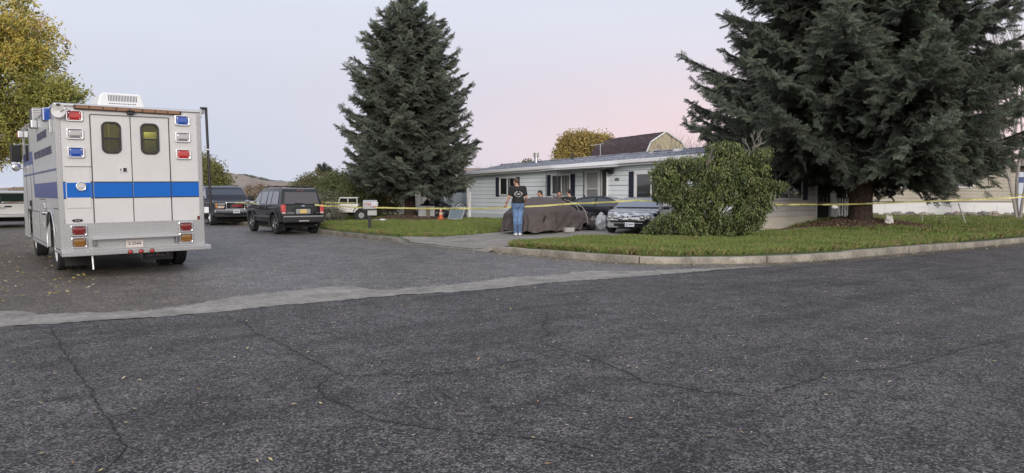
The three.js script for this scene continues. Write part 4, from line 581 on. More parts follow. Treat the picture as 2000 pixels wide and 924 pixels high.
{ // black hatchback with a peeling white nose, facing the street
  const t = thing('peeling_hatchback', 'black car with peeling white front and four round headlamps beside the bush', 'car', [4.5, lawnH(4.5, -25.3) + 0.02, -25.25], 0); t.scale.y = 0.9;
  t.rotation.y = PI + 20 * PI / 180; t.rotation.y = Math.atan2(0.40, -0.92);
  const P = { width: 1.70, belt: 0.84, roof: 1.28, roofIn: 0.22, XF: 2.15, XR: -2.15, planF: 0.30, planR: 0.12, noseIn: 0.09, tailIn: 0.06 }; P.shape = shaper(P);
  P.profile = profile([[-2.05, 0.3], [-2.15, 0.5], [-2.15, 0.84], [-2.0, 0.96, -1.7, 1.0], [-1.0, 1.28, -0.4, 1.29], [0.0, 1.29, 0.2, 1.21], [0.92, 0.88], [1.6, 0.80, 1.98, 0.66], [2.11, 0.62, 2.12, 0.56], [2.15, 0.52, 2.15, 0.45], [2.12, 0.22, 2.0, 0.20]], [[1.35, 0.36, 0.30], [-1.25, 0.36, 0.30]], 0, 0.22);
  const body = M(1, 1, 1, 0.3, { clearcoat: 0.9, clearcoatRoughness: 0.08, vertexColors: true });
  const shell = carBody(P).index ? carBody(P) : carBody(P);
  // worn clear coat: white primer showing on nose, bumper corner and wing edges
  let fine = shell; fine = tess(fine, 0.05);
  colorAll(fine, (x, y, z) => { const n = fbm(x * 2.6 + 4, y * 5 + z * 2.2, 4), front = sstep(-1.35, -2.0, z), wing = sstep(0.45, 0.8, Math.abs(x)) * sstep(-0.6, -1.6, z), corner = x > 0.35 && y < 0.55 ? 0.55 : 0; const v = sstep(0.36, 0.5, n * 0.9 + 0.62 * front * sstep(0.46, 0.56, y) + 0.25 * wing + corner * front * (n > -0.15 ? 1 : 0) - 0.1); return [lerp(0.014, 0.62, v), lerp(0.015, 0.63, v), lerp(0.02, 0.66, v)]; });
  obj('body', fine, body, t); underbody(t, 1.35, 3.6, 0);
  function tess(g, e) { g = prep(g); let p = Array.from(g.attributes.position.array), out = []; const A = [], push = (a, b, c, d) => { const ab = a.distanceTo(b), bc = b.distanceTo(c), ca = c.distanceTo(a), m = Math.max(ab, bc, ca), cz = (a.z + b.z + c.z) / 3; if (d > 9 || m < e || cz > -0.6) { out.push(a, b, c); return; } const mid = (u, v) => u.clone().add(v).multiplyScalar(0.5); if (m === ab) { const q = mid(a, b); push(a, q, c, d + 1); push(q, b, c, d + 1); } else if (m === bc) { const q = mid(b, c); push(a, b, q, d + 1); push(a, q, c, d + 1); } else { const q = mid(c, a); push(a, b, q, d + 1); push(q, b, c, d + 1); } };
    for (let i = 0; i < p.length; i += 9) push(new V3(p[i], p[i + 1], p[i + 2]), new V3(p[i + 3], p[i + 4], p[i + 5]), new V3(p[i + 6], p[i + 7], p[i + 8]), 0);
    const q = new Float32Array(out.length * 3); out.forEach((v, i) => v.toArray(q, i * 3)); let r = new THREE.BufferGeometry(); r.setAttribute('position', new THREE.BufferAttribute(q, 3)); r = mergeVertices(r, 1e-4); return toCreasedNormals(r, 0.6); }
  for (const X of [1.35, -1.25]) for (const s of [-1, 1]) wheel(t, s * 0.73, 0.30, -X, 0.2, { rim: 0.62, spokes: 6 });
  crossPanel(P, [0.86, 0.92], [0.22, 1.20], 0.10, 0.1, 0.006, 'windscreen', M(0.10, 0.13, 0.17, 0.05, { clearcoat: 1, clearcoatRoughness: 0.02 }), t, 1);
  for (const s of [-1, 1]) { sidePanel(P, [[0.78, 0.88], [0.2, 1.16], [-0.4, 1.23], [-0.45, 0.9]], s, 0.004, 'front_side_window', carGlass, t); sidePanel(P, [[-0.52, 0.91], [-0.48, 1.23], [-1.0, 1.2], [-1.5, 1.0]], s, 0.004, 'rear_side_window', carGlass, t); obj('door_mirror', [rbox(0.2, 0.13, 0.1, 0.04, s * 0.92, 0.9, -0.6)], blackGl, t); }
  for (const x of [-0.64, -0.44, 0.44, 0.64]) { const zf = P.shape(x, 0.6, 2.1)[2]; const l = new THREE.Group(); l.name = 'headlamp'; l.position.set(x, 0.595, zf - 0.01); l.rotation.y = PI - x * 0.35; l.rotation.order = 'YXZ'; l.rotation.x = -0.25; t.add(l); obj('lamp_ring', [new THREE.TorusGeometry(0.07, 0.014, 8, 22)], steelD, l); obj('lamp_lens', [sph(0.066, 0, 0, 0, 1, 1, 0.35)], clearLens, l); }
  obj('front_intake', [rbox(1.15, 0.085, 0.04, 0.02, 0, 0.44, -2.135), rbox(0.9, 0.06, 0.04, 0.02, 0, 0.31, -2.125)], dark, t);
  obj('bumper_gleam', [rbox(1.0, 0.018, 0.02, 0.006, 0, 0.385, -2.155)], chrome, t); obj('nose_badge', [T(cyl(0.03, 0.03, 0.02, 0, 0, 0, PI / 2), 0, 0.60, -2.13)], blackPl, t);
  plate(t, -0.08, 0.335, -2.175, 0.31, 0.155, (c, w, h) => { c.fillStyle = '#d5d6de'; c.fillRect(0, 0, w, h); c.fillStyle = '#3a3f66'; c.fillRect(22, 26, 46, 80); c.fillStyle = '#d5d6de'; c.fillRect(34, 42, 20, 40); c.fillStyle = '#82869c'; c.fillRect(90, 40, 140, 46); }, PI);
}
{ // the car under the brown cover
  const t = thing('covered_car', 'car hidden under a wrinkled brown cover in the driveway, wheel showing below the hem', 'car', [1.42, lawnH(1.4, -25.7) + 0.02, -25.7], 0);
  const fx = 0.66, fz = -0.75; t.rotation.y = -Math.atan2(fx, -fz);   // front (-z) points along (fx, fz)
  const L = 2.08, W = 0.86;
  const top = (X, k) => { const cab = sstep(-2.3, -0.9, X) * (1 - sstep(-0.2, 1.05, X)); return lerp(X > 0 ? 0.68 : 0.78, 1.16, cab) - 0.10 * sstep(1.0, 2.1, X) - 0.12 * k * k - 0.20 * cab * k * k + 0.02 * n2(X * 2, k * 2); };
  const se = (a) => { const c = Math.cos(a), s = Math.sin(a), n = 3.2, r = Math.pow(Math.abs(c) ** n + Math.abs(s) ** n, -1 / n); return [c * r, s * r]; };
  const g = grid(span(0, 2 * PI, 340), span(0, 1, 90), (a, q) => {
    const [cx, cs] = se(a); const tt = q < 0.55 ? q / 0.55 : 1, fall = q < 0.55 ? 0 : (q - 0.55) / 0.45;
    let X = cx * L * tt, x = cs * W * tt; let y = top(X, cs * tt) - 0.16 * Math.pow(tt, 5);
    const hem = 0.05 + 0.06 * n2(Math.cos(a) * 3, Math.sin(a) * 3) + (Math.cos(a) > 0.2 && Math.sin(a) > 0 ? 0.14 + 0.12 * n2(a * 9, 2) : 0) + 0.18 * Math.exp(-(((a - 0.75) / 0.14) ** 2));
    const edge = y; y = lerp(y, Math.max(0.015, hem), Math.pow(fall, 1.15));
    const tail = cx > 0 ? 0 : 1;
    const f1 = Math.sin(a * 19 + 5 * n2(a * 1.1, 3) + 2.4 * n2(a * 2, y * 2)), f2 = Math.sin(a * 53 + 3 * n2(a * 3, 4));
    const amp = Math.pow(fall, 0.7) * (0.035 + 0.045 * n2(a * 2.2, 1.5)), flare = fall * (0.03 + 0.13 * Math.max(0, n2(a * 1.6 + 2, 3)) + 0.22 * Math.exp(-(((a - 2.5) / 0.22) ** 2)));
    const wr = 0.014 * n3(X * 2.0, y * 2.4, x * 2.0) + 0.006 * n3(X * 6, y * 5, x * 6) + 0.03 * sstep(0.8, 1, fall) * n3(X * 4, y * 3, x * 4);
    const o = amp * f1 + 0.3 * amp * f2 + flare + (tt > 0.9 ? wr : 0);
    X += Math.cos(a) * o; x += Math.sin(a) * o; if (fall === 0) y += 0.6 * wr + 0.018 * Math.sin(X * 9 + 4 * n2(x * 2, X)) * n2(X * 1.3, x * 1.3);
    // lumpy bundle gathered over the nose
    if (cx > 0.55) y += 0.10 * n2(X * 2.6, x * 2.6 + 7) * (1 - fall);
    return [x, y, -X];
  });
  { const ix = g.index.array; for (let i = 0; i < ix.length; i += 3) { const q = ix[i]; ix[i] = ix[i + 1]; ix[i + 1] = q; } g.computeVertexNormals(); }
  const pa = g.attributes.position; for (let i = 0, u = g.attributes.uv; i < pa.count; i++) u.setXY(i, pa.getZ(i) + pa.getX(i) * 0.3, pa.getY(i) + pa.getX(i));
  obj('car_cover', g, M(0.105, 0.086, 0.084, 0.75, { map: mott, bumpMap: noiseBmp, bumpScale: 0.004, sheen: 0.3, sheenColor: new THREE.Color().setRGB(0.3, 0.26, 0.26), sheenRoughness: 0.6 }), t);
  obj('tie_cord', [tube([[0.55, 0.93, -0.62], [0.80, 0.80, -0.66], [0.95, 0.55, -0.68], [1.0, 0.2, -0.7]], 0.008, 20, 5), tube([[0.35, 1.08, -0.2], [0.72, 0.95, -0.28], [0.92, 0.70, -0.3]], 0.007, 20, 5)], M(0.5, 0.47, 0.42, 0.7), t);
  for (const X of [1.3, -1.25]) for (const s of [-1, 1]) wheel(t, s * 0.72, 0.31, -X, 0.2, { rim: 0.62, spokes: 7 });
  underbody(t, 1.3, 3.4, 0);
}
{ // loose ends by the cover
  const x = 2.9, z = -25.9; const b = thing('wheel_chock', 'pale concrete block on the driveway under the covered car', 'block', [1.9, lawnH(1.9, -24.9) + 0.02, -24.75], 0.5); obj('block_body', [rbox(0.36, 0.15, 0.2, 0.015, 0, 0.075, 0)], M(0.42, 0.42, 0.4, 0.9, { bumpMap: noiseBmp, bumpScale: 0.004 }), b); obj('block_core', [rbox(0.1, 0.02, 0.09, 0.01, -0.08, 0.152, 0), rbox(0.1, 0.02, 0.09, 0.01, 0.08, 0.152, 0)], dark, b);
  const g = new THREE.SphereGeometry(0.3, 28, 20); g.scale(0.75, 1, 0.6); const p = g.attributes.position; for (let i = 0; i < p.count; i++) { const v = new V3().fromBufferAttribute(p, i), n = 1 + 0.3 * n3(v.x * 5, v.y * 4, v.z * 5) + 0.12 * n3(v.x * 14, v.y * 9, v.z * 14); p.setXYZ(i, v.x * n, Math.max(-0.27, v.y * n), v.z * n); } g.computeVertexNormals();
  const s = thing('plastic_bag', 'crumpled pale plastic sheeting on the driveway right of the covered car', 'bag', [3.15, lawnH(3.1, -26.2) + 0.28, -26.2]); obj('bag_film', [g], M(0.5, 0.52, 0.56, 0.35), s); obj('bag_neck', [cyl(0.05, 0.09, 0.12, 0.02, 0.28, 0, 0.2)], M(0.5, 0.52, 0.56, 0.35), s);
}
// ---------- trees, shrubs, grass ----------
const UP = new V3(0, 1, 0), XA = new V3(1, 0, 0);
function trunkGeo(pts, radii, n = 18, rough = 0.1, seed = 1) { // tapered, knobbly limb through points
  const cv = new THREE.CatmullRomCurve3(pts.map((p) => new V3(...p))), S = Math.max(6, pts.length * 6), fr = cv.computeFrenetFrames(S, false);
  return grid(span(0, 2 * PI, n), span(0, 1, S), (a, t, i, j) => { const c = cv.getPoint(t), f = t * (radii.length - 1), k = Math.min(radii.length - 2, Math.floor(f)); let r = lerp(radii[k], radii[k + 1], f - k); r *= 1 + rough * n3(Math.cos(a) * 1.6 + seed, Math.sin(a) * 1.6, c.y * 1.3) + rough * 0.6 * n3(Math.cos(a) * 5, Math.sin(a) * 5 + seed, c.y * 2.5); const N = fr.normals[j], B = fr.binormals[j]; return [c.x + r * (N.x * Math.cos(a) + B.x * Math.sin(a)), c.y + r * (N.y * Math.cos(a) + B.y * Math.sin(a)), c.z + r * (N.z * Math.cos(a) + B.z * Math.sin(a))]; }, (a, t) => [a / PI * 1.0, t * cv.getLength() * 0.7]);
}
const barkM = M(0.36, 0.315, 0.285, 0.95, { map: barkTex, bumpMap: barkTex, bumpScale: 0.02 }), barkGrey = M(0.55, 0.52, 0.48, 0.95, { map: barkTex, bumpMap: barkTex, bumpScale: 0.01 });
// a spruce spray: twigs along +x clad in needles
function sprayGeo(seed, flat) {
  const R = rng(seed), pos = [];
  const needle = (p, d, l, w) => { const s = new V3(R() - 0.5, R() - 0.5, R() - 0.5).cross(d).normalize().multiplyScalar(w); pos.push(p.x - s.x, p.y - s.y, p.z - s.z, p.x + s.x, p.y + s.y, p.z + s.z, p.x + d.x * l, p.y + d.y * l, p.z + d.z * l); };
  const twig = (a, dir, len) => { const n = Math.ceil(len / 0.011); for (let i = 0; i < n; i++) { const t = i / n, p = a.clone().addScaledVector(dir, t * len); p.y -= 0.10 * (t * len) ** 2; for (let k = 0; k < 2; k++) { const d = dir.clone().multiplyScalar(0.55).add(new V3(R() - 0.5, (R() - 0.35) * 1.0, R() - 0.5).multiplyScalar(1.7)).normalize(); needle(p, d, 0.038 + 0.022 * R(), 0.0065); } } };
  twig(new V3(), new V3(1, 0, 0), 0.33);
  for (let i = 0; i < 9; i++) { const t = 0.02 + 0.25 * i / 8, s = i % 2 ? 1 : -1, d = new V3(0.75, -0.12 + 0.25 * (R() - 0.5), s * (0.7 + 0.2 * R())).normalize(); twig(new V3(t, -0.02, 0), d, 0.16 * (1 - t * 1.5) + 0.06); }
  const g = new THREE.BufferGeometry(); g.setAttribute('position', new THREE.Float32BufferAttribute(pos, 3)); g.computeVertexNormals(); return g;
}
const needleM = M(1, 1, 1, 0.7);
const sprays = [sprayGeo(1), sprayGeo(2)];
function spruce(name, label, pos, H, prof, o) {
  const t = thing(name, label, 'spruce tree', pos, 0), R = rng(o.seed), mats = [[], []], cols = [[], []], wood = [];
  obj('trunk', [trunkGeo([[0, -0.4, 0], [0.02, 0.5, 0.02], [-0.03, H * 0.3, 0], [0.02, H * 0.65, 0], [0, H * 0.98, 0]], [o.r * 1.35, o.r * 1.0, o.r * 0.78, o.r * 0.4, 0.03], 22, 0.09, o.seed)], barkM, t);
  const prf = (h) => interp(prof, h);
  const q = new THREE.Quaternion(), q2 = new THREE.Quaternion(), col = new THREE.Color();
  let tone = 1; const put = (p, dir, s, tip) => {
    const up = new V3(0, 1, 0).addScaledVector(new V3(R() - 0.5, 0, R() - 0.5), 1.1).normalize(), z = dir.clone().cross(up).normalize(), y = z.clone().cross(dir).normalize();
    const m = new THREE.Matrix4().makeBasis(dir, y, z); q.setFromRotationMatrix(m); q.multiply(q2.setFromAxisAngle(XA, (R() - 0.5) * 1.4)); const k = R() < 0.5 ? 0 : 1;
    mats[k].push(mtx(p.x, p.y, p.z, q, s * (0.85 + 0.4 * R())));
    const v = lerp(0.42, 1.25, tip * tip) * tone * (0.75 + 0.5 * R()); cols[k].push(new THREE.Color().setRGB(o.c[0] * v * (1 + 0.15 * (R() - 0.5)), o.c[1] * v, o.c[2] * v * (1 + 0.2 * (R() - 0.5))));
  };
  for (let h = o.h0; h < H - 0.2; h += lerp(0.30, 0.22, h / H) * (o.step || 1)) {
    const nb = Math.round(lerp(o.nb || 9, 5, h / H)), a0 = R() * 7;
    for (let b = 0; b < nb; b++) {
      const az = a0 + b / nb * 2 * PI + (R() - 0.5) * 0.7; let hb = h + (R() - 0.5) * 0.3; let L = prf(hb) * (o.vary ? lerp(0.70, 1.12, Math.pow(R(), 0.8)) : lerp(0.8, 1.07, R()));
      if (o.side) L *= o.side(az, hb); if (L < 0.15) continue;
      const bv = 0.62 + 0.75 * R(); const e0 = lerp(-0.16, 0.42, Math.pow(hb / H, 1.3)), droop = lerp(0.12, 0.03, hb / H) * (0.5 + 1.0 * R()) * sstep(o.h0 - 0.2, o.h0 + 1.5, hb), curl = 0.10 + 0.16 * R();
      const ca = Math.cos(az), sa = Math.sin(az), P = (u) => { const r = L * u; return new V3(ca * r, hb + e0 * r - droop * L * Math.sin(u * PI * 0.8) + curl * L * Math.pow(u, 3.2) * 0.8, sa * r); };
      if (L > 0.8 && (hb < 9 || R() < 0.3)) { const rr = Math.min(0.06, 0.012 + 0.011 * L); const g = new THREE.TubeGeometry(new THREE.CatmullRomCurve3([P(0), P(0.35), P(0.7), P(0.95)]), 8, rr * 0.6, 4); wood.push(g); }
      const n = Math.max(3, Math.ceil(L / 0.19));
      for (let i = 1; i <= n; i++) {
        const u = i / n; if (u < 0.16 && L > 1.5) continue; const p = P(u), fw = P(Math.min(1.001, u + 0.03)).sub(P(u - 0.02)).normalize(), sidev = fw.clone().cross(UP).normalize();
        for (const s of [-1, 1]) {
          if (R() < (o.gap || 0.05)) continue;
          const len = Math.max(0.05, Math.min(1.7, 0.50 * L * (1 - u) + 0.12)) * (0.5 + 0.7 * R()), ang = 0.75 + 0.35 * R(), d = fw.clone().multiplyScalar(Math.cos(ang)).addScaledVector(sidev, s * Math.sin(ang)); d.y += -0.14 + 0.25 * (R() - 0.5); d.normalize();
          tone = bv * (0.75 + 0.5 * R()); const m = Math.max(1, Math.round(len / 0.16)); for (let k = 0; k < m; k++) { const f = k / m, pp = p.clone().addScaledVector(d, f * len); pp.y -= 0.22 * (f * len) ** 2; const dd = d.clone(); dd.y -= 0.35 * f * len; const rr = R(); if (rr < 0.30) dd.y -= 0.5 + 0.7 * R(); else if (rr < 0.5) dd.y += 0.35 + 0.4 * R(); dd.addScaledVector(fw, 0.2).add(new V3(R() - 0.5, (R() - 0.5) * 0.7, R() - 0.5).multiplyScalar(0.9)).normalize(); put(pp, dd, o.s || 0.9, Math.min(1, u * 0.75 + 0.3 * f)); }
        }
        if (R() < 0.6) put(p, fw.clone().add(new V3(0, 0.12, 0)).normalize(), o.s || 0.9, u);
      }
      put(P(0.93), P(1).sub(P(0.85)).normalize(), (o.s || 0.9) * 1.05, 1); put(P(0.85), P(1).sub(P(0.85)).add(new V3(0, 0.05, 0)).normalize(), o.s || 0.9, 1);
    }
  }
  if (wood.length) obj('limbs', wood, barkM, t, { kind: 'stuff' });
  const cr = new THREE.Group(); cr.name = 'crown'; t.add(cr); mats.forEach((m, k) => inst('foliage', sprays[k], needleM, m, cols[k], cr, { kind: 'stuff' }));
  return [t, mats[0].length + mats[1].length];
}
const cnt = [];
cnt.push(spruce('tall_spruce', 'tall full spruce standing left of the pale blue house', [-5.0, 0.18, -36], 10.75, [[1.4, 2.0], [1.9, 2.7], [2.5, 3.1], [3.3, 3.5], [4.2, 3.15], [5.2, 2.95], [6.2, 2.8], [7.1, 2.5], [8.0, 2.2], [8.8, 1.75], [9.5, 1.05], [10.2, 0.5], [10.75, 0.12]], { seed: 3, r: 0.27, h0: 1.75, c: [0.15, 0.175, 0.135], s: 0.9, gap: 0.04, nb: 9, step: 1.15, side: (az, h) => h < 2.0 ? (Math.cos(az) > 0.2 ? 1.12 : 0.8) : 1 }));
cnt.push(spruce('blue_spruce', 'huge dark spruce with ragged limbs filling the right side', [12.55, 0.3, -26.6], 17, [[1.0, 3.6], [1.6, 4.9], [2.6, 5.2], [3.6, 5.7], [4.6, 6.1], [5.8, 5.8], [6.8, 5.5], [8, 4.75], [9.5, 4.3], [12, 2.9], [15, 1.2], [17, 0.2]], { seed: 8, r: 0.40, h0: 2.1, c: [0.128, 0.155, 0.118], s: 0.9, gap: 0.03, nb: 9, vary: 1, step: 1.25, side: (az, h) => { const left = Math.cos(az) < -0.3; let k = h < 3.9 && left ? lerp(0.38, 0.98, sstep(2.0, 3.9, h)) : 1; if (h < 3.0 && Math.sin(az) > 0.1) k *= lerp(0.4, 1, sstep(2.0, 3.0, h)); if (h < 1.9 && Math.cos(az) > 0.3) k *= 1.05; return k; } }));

// leaf bunches
function bunchGeo(seed, n, spread, len, wid, hang) {
  const R = rng(seed), pos = [], idx = [];
  for (let i = 0; i < n; i++) {
    const p = new V3((R() - 0.5), (R() - 0.5), (R() - 0.5)).multiplyScalar(spread * 2 * Math.cbrt(R())), d = new V3(R() - 0.5, (R() - 0.5) - hang, R() - 0.5).normalize(), s = d.clone().cross(new V3(R() - 0.5, R() + 0.3, R() - 0.5)).normalize(), nrm = d.clone().cross(s), L = len * (0.7 + 0.6 * R()), W = wid * (0.7 + 0.6 * R());
    const a = p, m = p.clone().addScaledVector(d, L * 0.45), t = p.clone().addScaledVector(d, L).addScaledVector(nrm, -L * 0.12), l = m.clone().addScaledVector(s, W / 2).addScaledVector(nrm, W * 0.16), r = m.clone().addScaledVector(s, -W / 2).addScaledVector(nrm, W * 0.16), b = pos.length / 3;
    for (const q of [a, r, t, l]) pos.push(q.x, q.y, q.z); idx.push(b, b + 1, b + 2, b, b + 2, b + 3);
  }
  const g = new THREE.BufferGeometry(); g.setAttribute('position', new THREE.Float32BufferAttribute(pos, 3)); g.setIndex(idx); const f = g.toNonIndexed(); f.computeVertexNormals(); return f;
}
const leafM = M(1, 1, 1, 0.55, { transmission: 0.25, thickness: 0 }), leafDull = M(1, 1, 1, 0.75);
function leafTree(name, label, cat, pos, o) { // o.blobs: [x,y,z,rx,ry,rz] about pos
  const t = thing(name, label, cat, pos, 0, o.group), R = rng(o.seed), mats = [], cols = [], q = new THREE.Quaternion(), e = new THREE.Euler(), wood = [];
  const g = bunchGeo(o.seed + 5, o.leaves || 14, o.spread || 0.3, o.len || 0.09, o.wid || 0.045, o.hang || 0.3);
  const vol = o.blobs.map((b) => b[3] * b[4] + b[4] * b[5] + b[3] * b[5]), tot = vol.reduce((a, b) => a + b, 0);
  o.blobs.forEach((b, bi) => {
    const n = Math.round(o.n * vol[bi] / tot);
    for (let i = 0; i < n; i++) {
      const d = new V3(R() - 0.5, R() - 0.5, R() - 0.5).normalize(), rr = lerp(o.inner || 0.55, 1.06, Math.sqrt(R())), x = b[0] + d.x * b[3] * rr, y = b[1] + d.y * b[4] * rr, z = b[2] + d.z * b[5] * rr;
      if (y < (o.floor ?? -99)) continue; const cl = n3(x / (o.clump || 0.9), y / (o.clump || 0.9), z / (o.clump || 0.9)); if (cl < (o.hole ?? -0.35)) continue;
      e.set(R() * 6.3, R() * 6.3, R() * 6.3); if (o.hang > 0.6) e.set((R() - 0.5) * 0.8, R() * 6.3, (R() - 0.5) * 0.8); q.setFromEuler(e); mats.push(mtx(x, y, z, q, 0.75 + 0.5 * R())); const c = o.color(x, y, z, R, rr); const v = 0.8 + 0.4 * R(); cols.push(new THREE.Color().setRGB(c[0] * v, c[1] * v, c[2] * v));
    }
    // a limb into each clump
    if (o.limb !== 0 && b[3] > (o.limbMin || 0)) { const s = new V3(o.root ? o.root[0] : 0, o.root ? o.root[1] : 0.4, o.root ? o.root[2] : 0), c = new V3(b[0], b[1], b[2]); for (let k = 0; k < (o.limbs || 3); k++) { const tip = c.clone().add(new V3((R() - 0.5) * b[3] * 1.5, (R() - 0.3) * b[4] * 1.5, (R() - 0.5) * b[5] * 1.5)), mid = s.clone().lerp(tip, 0.55).add(new V3((R() - 0.5) * 0.3, 0.25 * b[4], (R() - 0.5) * 0.3)); wood.push(trunkGeo([s.toArray(), mid.toArray(), tip.toArray()], [o.lr || 0.06, (o.lr || 0.06) * 0.6, 0.008], 6, 0.05, k)); } }
  });
  if (o.trunk) obj('trunk', [trunkGeo(o.trunk[0], o.trunk[1], 14, 0.1, o.seed)], o.bark || barkM, t);
  if (wood.length) obj('limbs', wood, o.bark || barkM, t, { kind: 'stuff' });
  if (o.extra) o.extra(t, R);
  if (mats.length) { inst('crown', g, o.mat || leafDull, mats, cols, t, { kind: 'stuff' }); }
  return t;
}
function bareShrub(name, label, cat, pos, H, spread, seed, m, n = 26, thick = 0.012) { // twigs only
  const t = thing(name, label, cat, pos), R = rng(seed), geos = [];
  const grow = (a, d, l, r, lev) => { const b = a.clone().addScaledVector(d, l), mid = a.clone().lerp(b, 0.5).add(new V3((R() - 0.5) * l * 0.2, 0, (R() - 0.5) * l * 0.2)); geos.push(new THREE.TubeGeometry(new THREE.QuadraticBezierCurve3(a, mid, b), 4, r, lev > 1 ? 3 : 5)); if (lev < 4) { const k = 2 + (R() < 0.6 ? 1 : 0); for (let i = 0; i < k; i++) grow(a.clone().lerp(b, 0.55 + 0.45 * R()), d.clone().add(new V3((R() - 0.5) * spread * 1.6, (R() - 0.2) * 0.5, (R() - 0.5) * spread * 1.6)).normalize(), l * (0.55 + 0.3 * R()), r * 0.6, lev + 1); } };
  const st = Math.max(2, Math.round(n / 8)); for (let i = 0; i < st; i++) grow(new V3((R() - 0.5) * 0.2 * spread, 0, (R() - 0.5) * 0.2 * spread), new V3((R() - 0.5) * spread, 1, (R() - 0.5) * spread).normalize(), H * 0.36, thick * 2, 0);
  obj('branches', geos, m, t); return t;
}
const ashCol = (x, y, z, R) => { const w = sstep(-0.2, 1.0, n3(x * 0.35, y * 0.35, z * 0.35) + 0.9 * sstep(4, 9, y) + 0.5 * (R() - 0.5)), r = R(); const g = [0.33, 0.33, 0.08], ye = [0.55, 0.46, 0.10], or = [0.50, 0.27, 0.12]; const c = g.map((v, i) => lerp(v, ye[i], w)); return r < 0.06 * w ? or : r > 0.85 ? [0.15, 0.18, 0.05] : c; };
leafTree('ash_tree', 'big tree in yellow-green autumn leaf at the left edge behind the van', 'tree', [-19.85, 0.05, -28.5], { seed: 12, n: 8800, leaves: 15, spread: 0.34, len: 0.13, wid: 0.06, hang: 0.25, hole: -0.16, clump: 1.1, inner: 0.3, lr: 0.09, limbs: 3, root: [-2.3, 2.6, 0], mat: leafM, color: ashCol, trunk: [[[-2.6, -0.3, 0], [-2.5, 1.5, 0], [-2.2, 3.2, 0]], [0.42, 0.3, 0.26]],
  blobs: [[-0.6, 8.3, 0, 2.0, 1.7, 2.2], [1.2, 7.1, 0.2, 1.35, 1.25, 1.8], [0.2, 5.8, 0, 2.2, 1.5, 2.4], [2.3, 5.35, 0.3, 1.1, 0.55, 1.0], [-0.4, 3.9, 0.3, 1.9, 1.2, 2.0], [-2.6, 6.5, 0, 2.4, 2.8, 2.6], [-0.6, 2.9, 0.8, 1.2, 0.6, 1.2], [1.6, 4.7, 0.3, 1.4, 0.6, 1.2], [-2.4, 3.6, 0, 1.8, 1.0, 2], [3.0, 5.2, 0.4, 0.7, 0.4, 0.7], [2.6, 4.7, 0.3, 0.8, 0.4, 0.8], [0.6, 3.3, 0.5, 1.1, 0.6, 1.1]] });
leafTree('round_tree', 'olive green tree seen past the right edge of the white van', 'tree', [-27.6, 0, -62], { seed: 14, n: 3600, leaves: 14, spread: 0.5, len: 0.2, wid: 0.11, hole: -0.3, clump: 1.4, lr: 0.1, root: [0, 1.5, 0], color: (x, y, z, R) => { const w = R() * 0.6 + 0.4 * sstep(2, 6, y); return [lerp(0.12, 0.24, w), lerp(0.14, 0.21, w), lerp(0.045, 0.06, w)]; }, trunk: [[[0, -0.2, 0], [0, 1.6, 0]], [0.3, 0.25]], blobs: [[-0.6, 3.9, 0, 2.5, 1.4, 2], [1.2, 2.6, 0, 2.5, 1.8, 2], [-2.6, 2.6, 0, 2.6, 2, 2], [2.2, 1.8, 0.5, 1.6, 1.1, 1.5]] });
const hedgeC = (a, b) => (x, y, z, R) => { const w = R(); return a.map((v, i) => lerp(v, b[i], w)); };
leafTree('olive_shrub', 'rounded dull olive shrub right behind the black estate car', 'shrub', [-10.4, 0, -40.5], { seed: 21, n: 2600, leaves: 12, spread: 0.26, len: 0.11, wid: 0.05, hole: -0.4, color: hedgeC([0.09, 0.10, 0.05], [0.20, 0.19, 0.09]), floor: 0.1, blobs: [[0, 1.5, 0, 1.5, 1.2, 1.2], [-0.9, 1.2, 0.2, 1.0, 1.0, 1], [1.0, 1.0, 0, 1.1, 1.0, 1]] });
leafTree('green_shrub', 'dense mid-green shrub in the middle of the hedge', 'shrub', [-9.0, 0, -39.5], { seed: 22, n: 3000, leaves: 12, spread: 0.26, len: 0.11, wid: 0.05, hole: -0.4, color: hedgeC([0.07, 0.09, 0.04], [0.15, 0.17, 0.065]), floor: 0.1, blobs: [[0, 1.4, 0, 1.4, 1.2, 1.2], [0.9, 1.1, 0.5, 1.1, 1.1, 1], [0, 0.6, 0.8, 1.3, 0.6, 0.7]] });
leafTree('yellowing_shrub', 'loose yellowing shrub under the left limbs of the tall spruce', 'shrub', [-7.7, 0, -39.8], { seed: 23, n: 2600, leaves: 11, spread: 0.28, len: 0.12, wid: 0.05, hole: -0.25, color: hedgeC([0.14, 0.14, 0.06], [0.29, 0.26, 0.11]), floor: 0.1, blobs: [[0, 1.6, 0, 1.2, 1.0, 1.0], [0.9, 1.25, 0.2, 1.0, 0.8, 0.9], [-0.8, 1.3, 0, 0.9, 0.9, 0.9]] });
leafTree('grey_twig_shrub', 'grey twiggy shrub with few pale leaves before the old truck', 'shrub', [-9.0, 0.12, -34.6], { seed: 24, n: 1500, leaves: 8, spread: 0.22, len: 0.07, wid: 0.035, hole: -0.3, limbs: 26, lr: 0.016, bark: barkGrey, color: hedgeC([0.10, 0.10, 0.07], [0.24, 0.235, 0.18]), floor: 0.05, blobs: [[0, 0.8, 0, 1.1, 0.7, 0.6], [-1.2, 0.6, 0, 1.0, 0.6, 0.6], [0.5, 0.5, 0.2, 0.7, 0.45, 0.5]] });
cnt.push(spruce('young_spruce', 'small spruce tip rising above the hedge', [-10.6, 0, -41.6], 3.2, [[0.2, 0.9], [1, 0.8], [2, 0.55], [3.2, 0.1]], { seed: 31, r: 0.05, h0: 0.4, c: [0.06, 0.075, 0.06], s: 0.7, nb: 6 }));
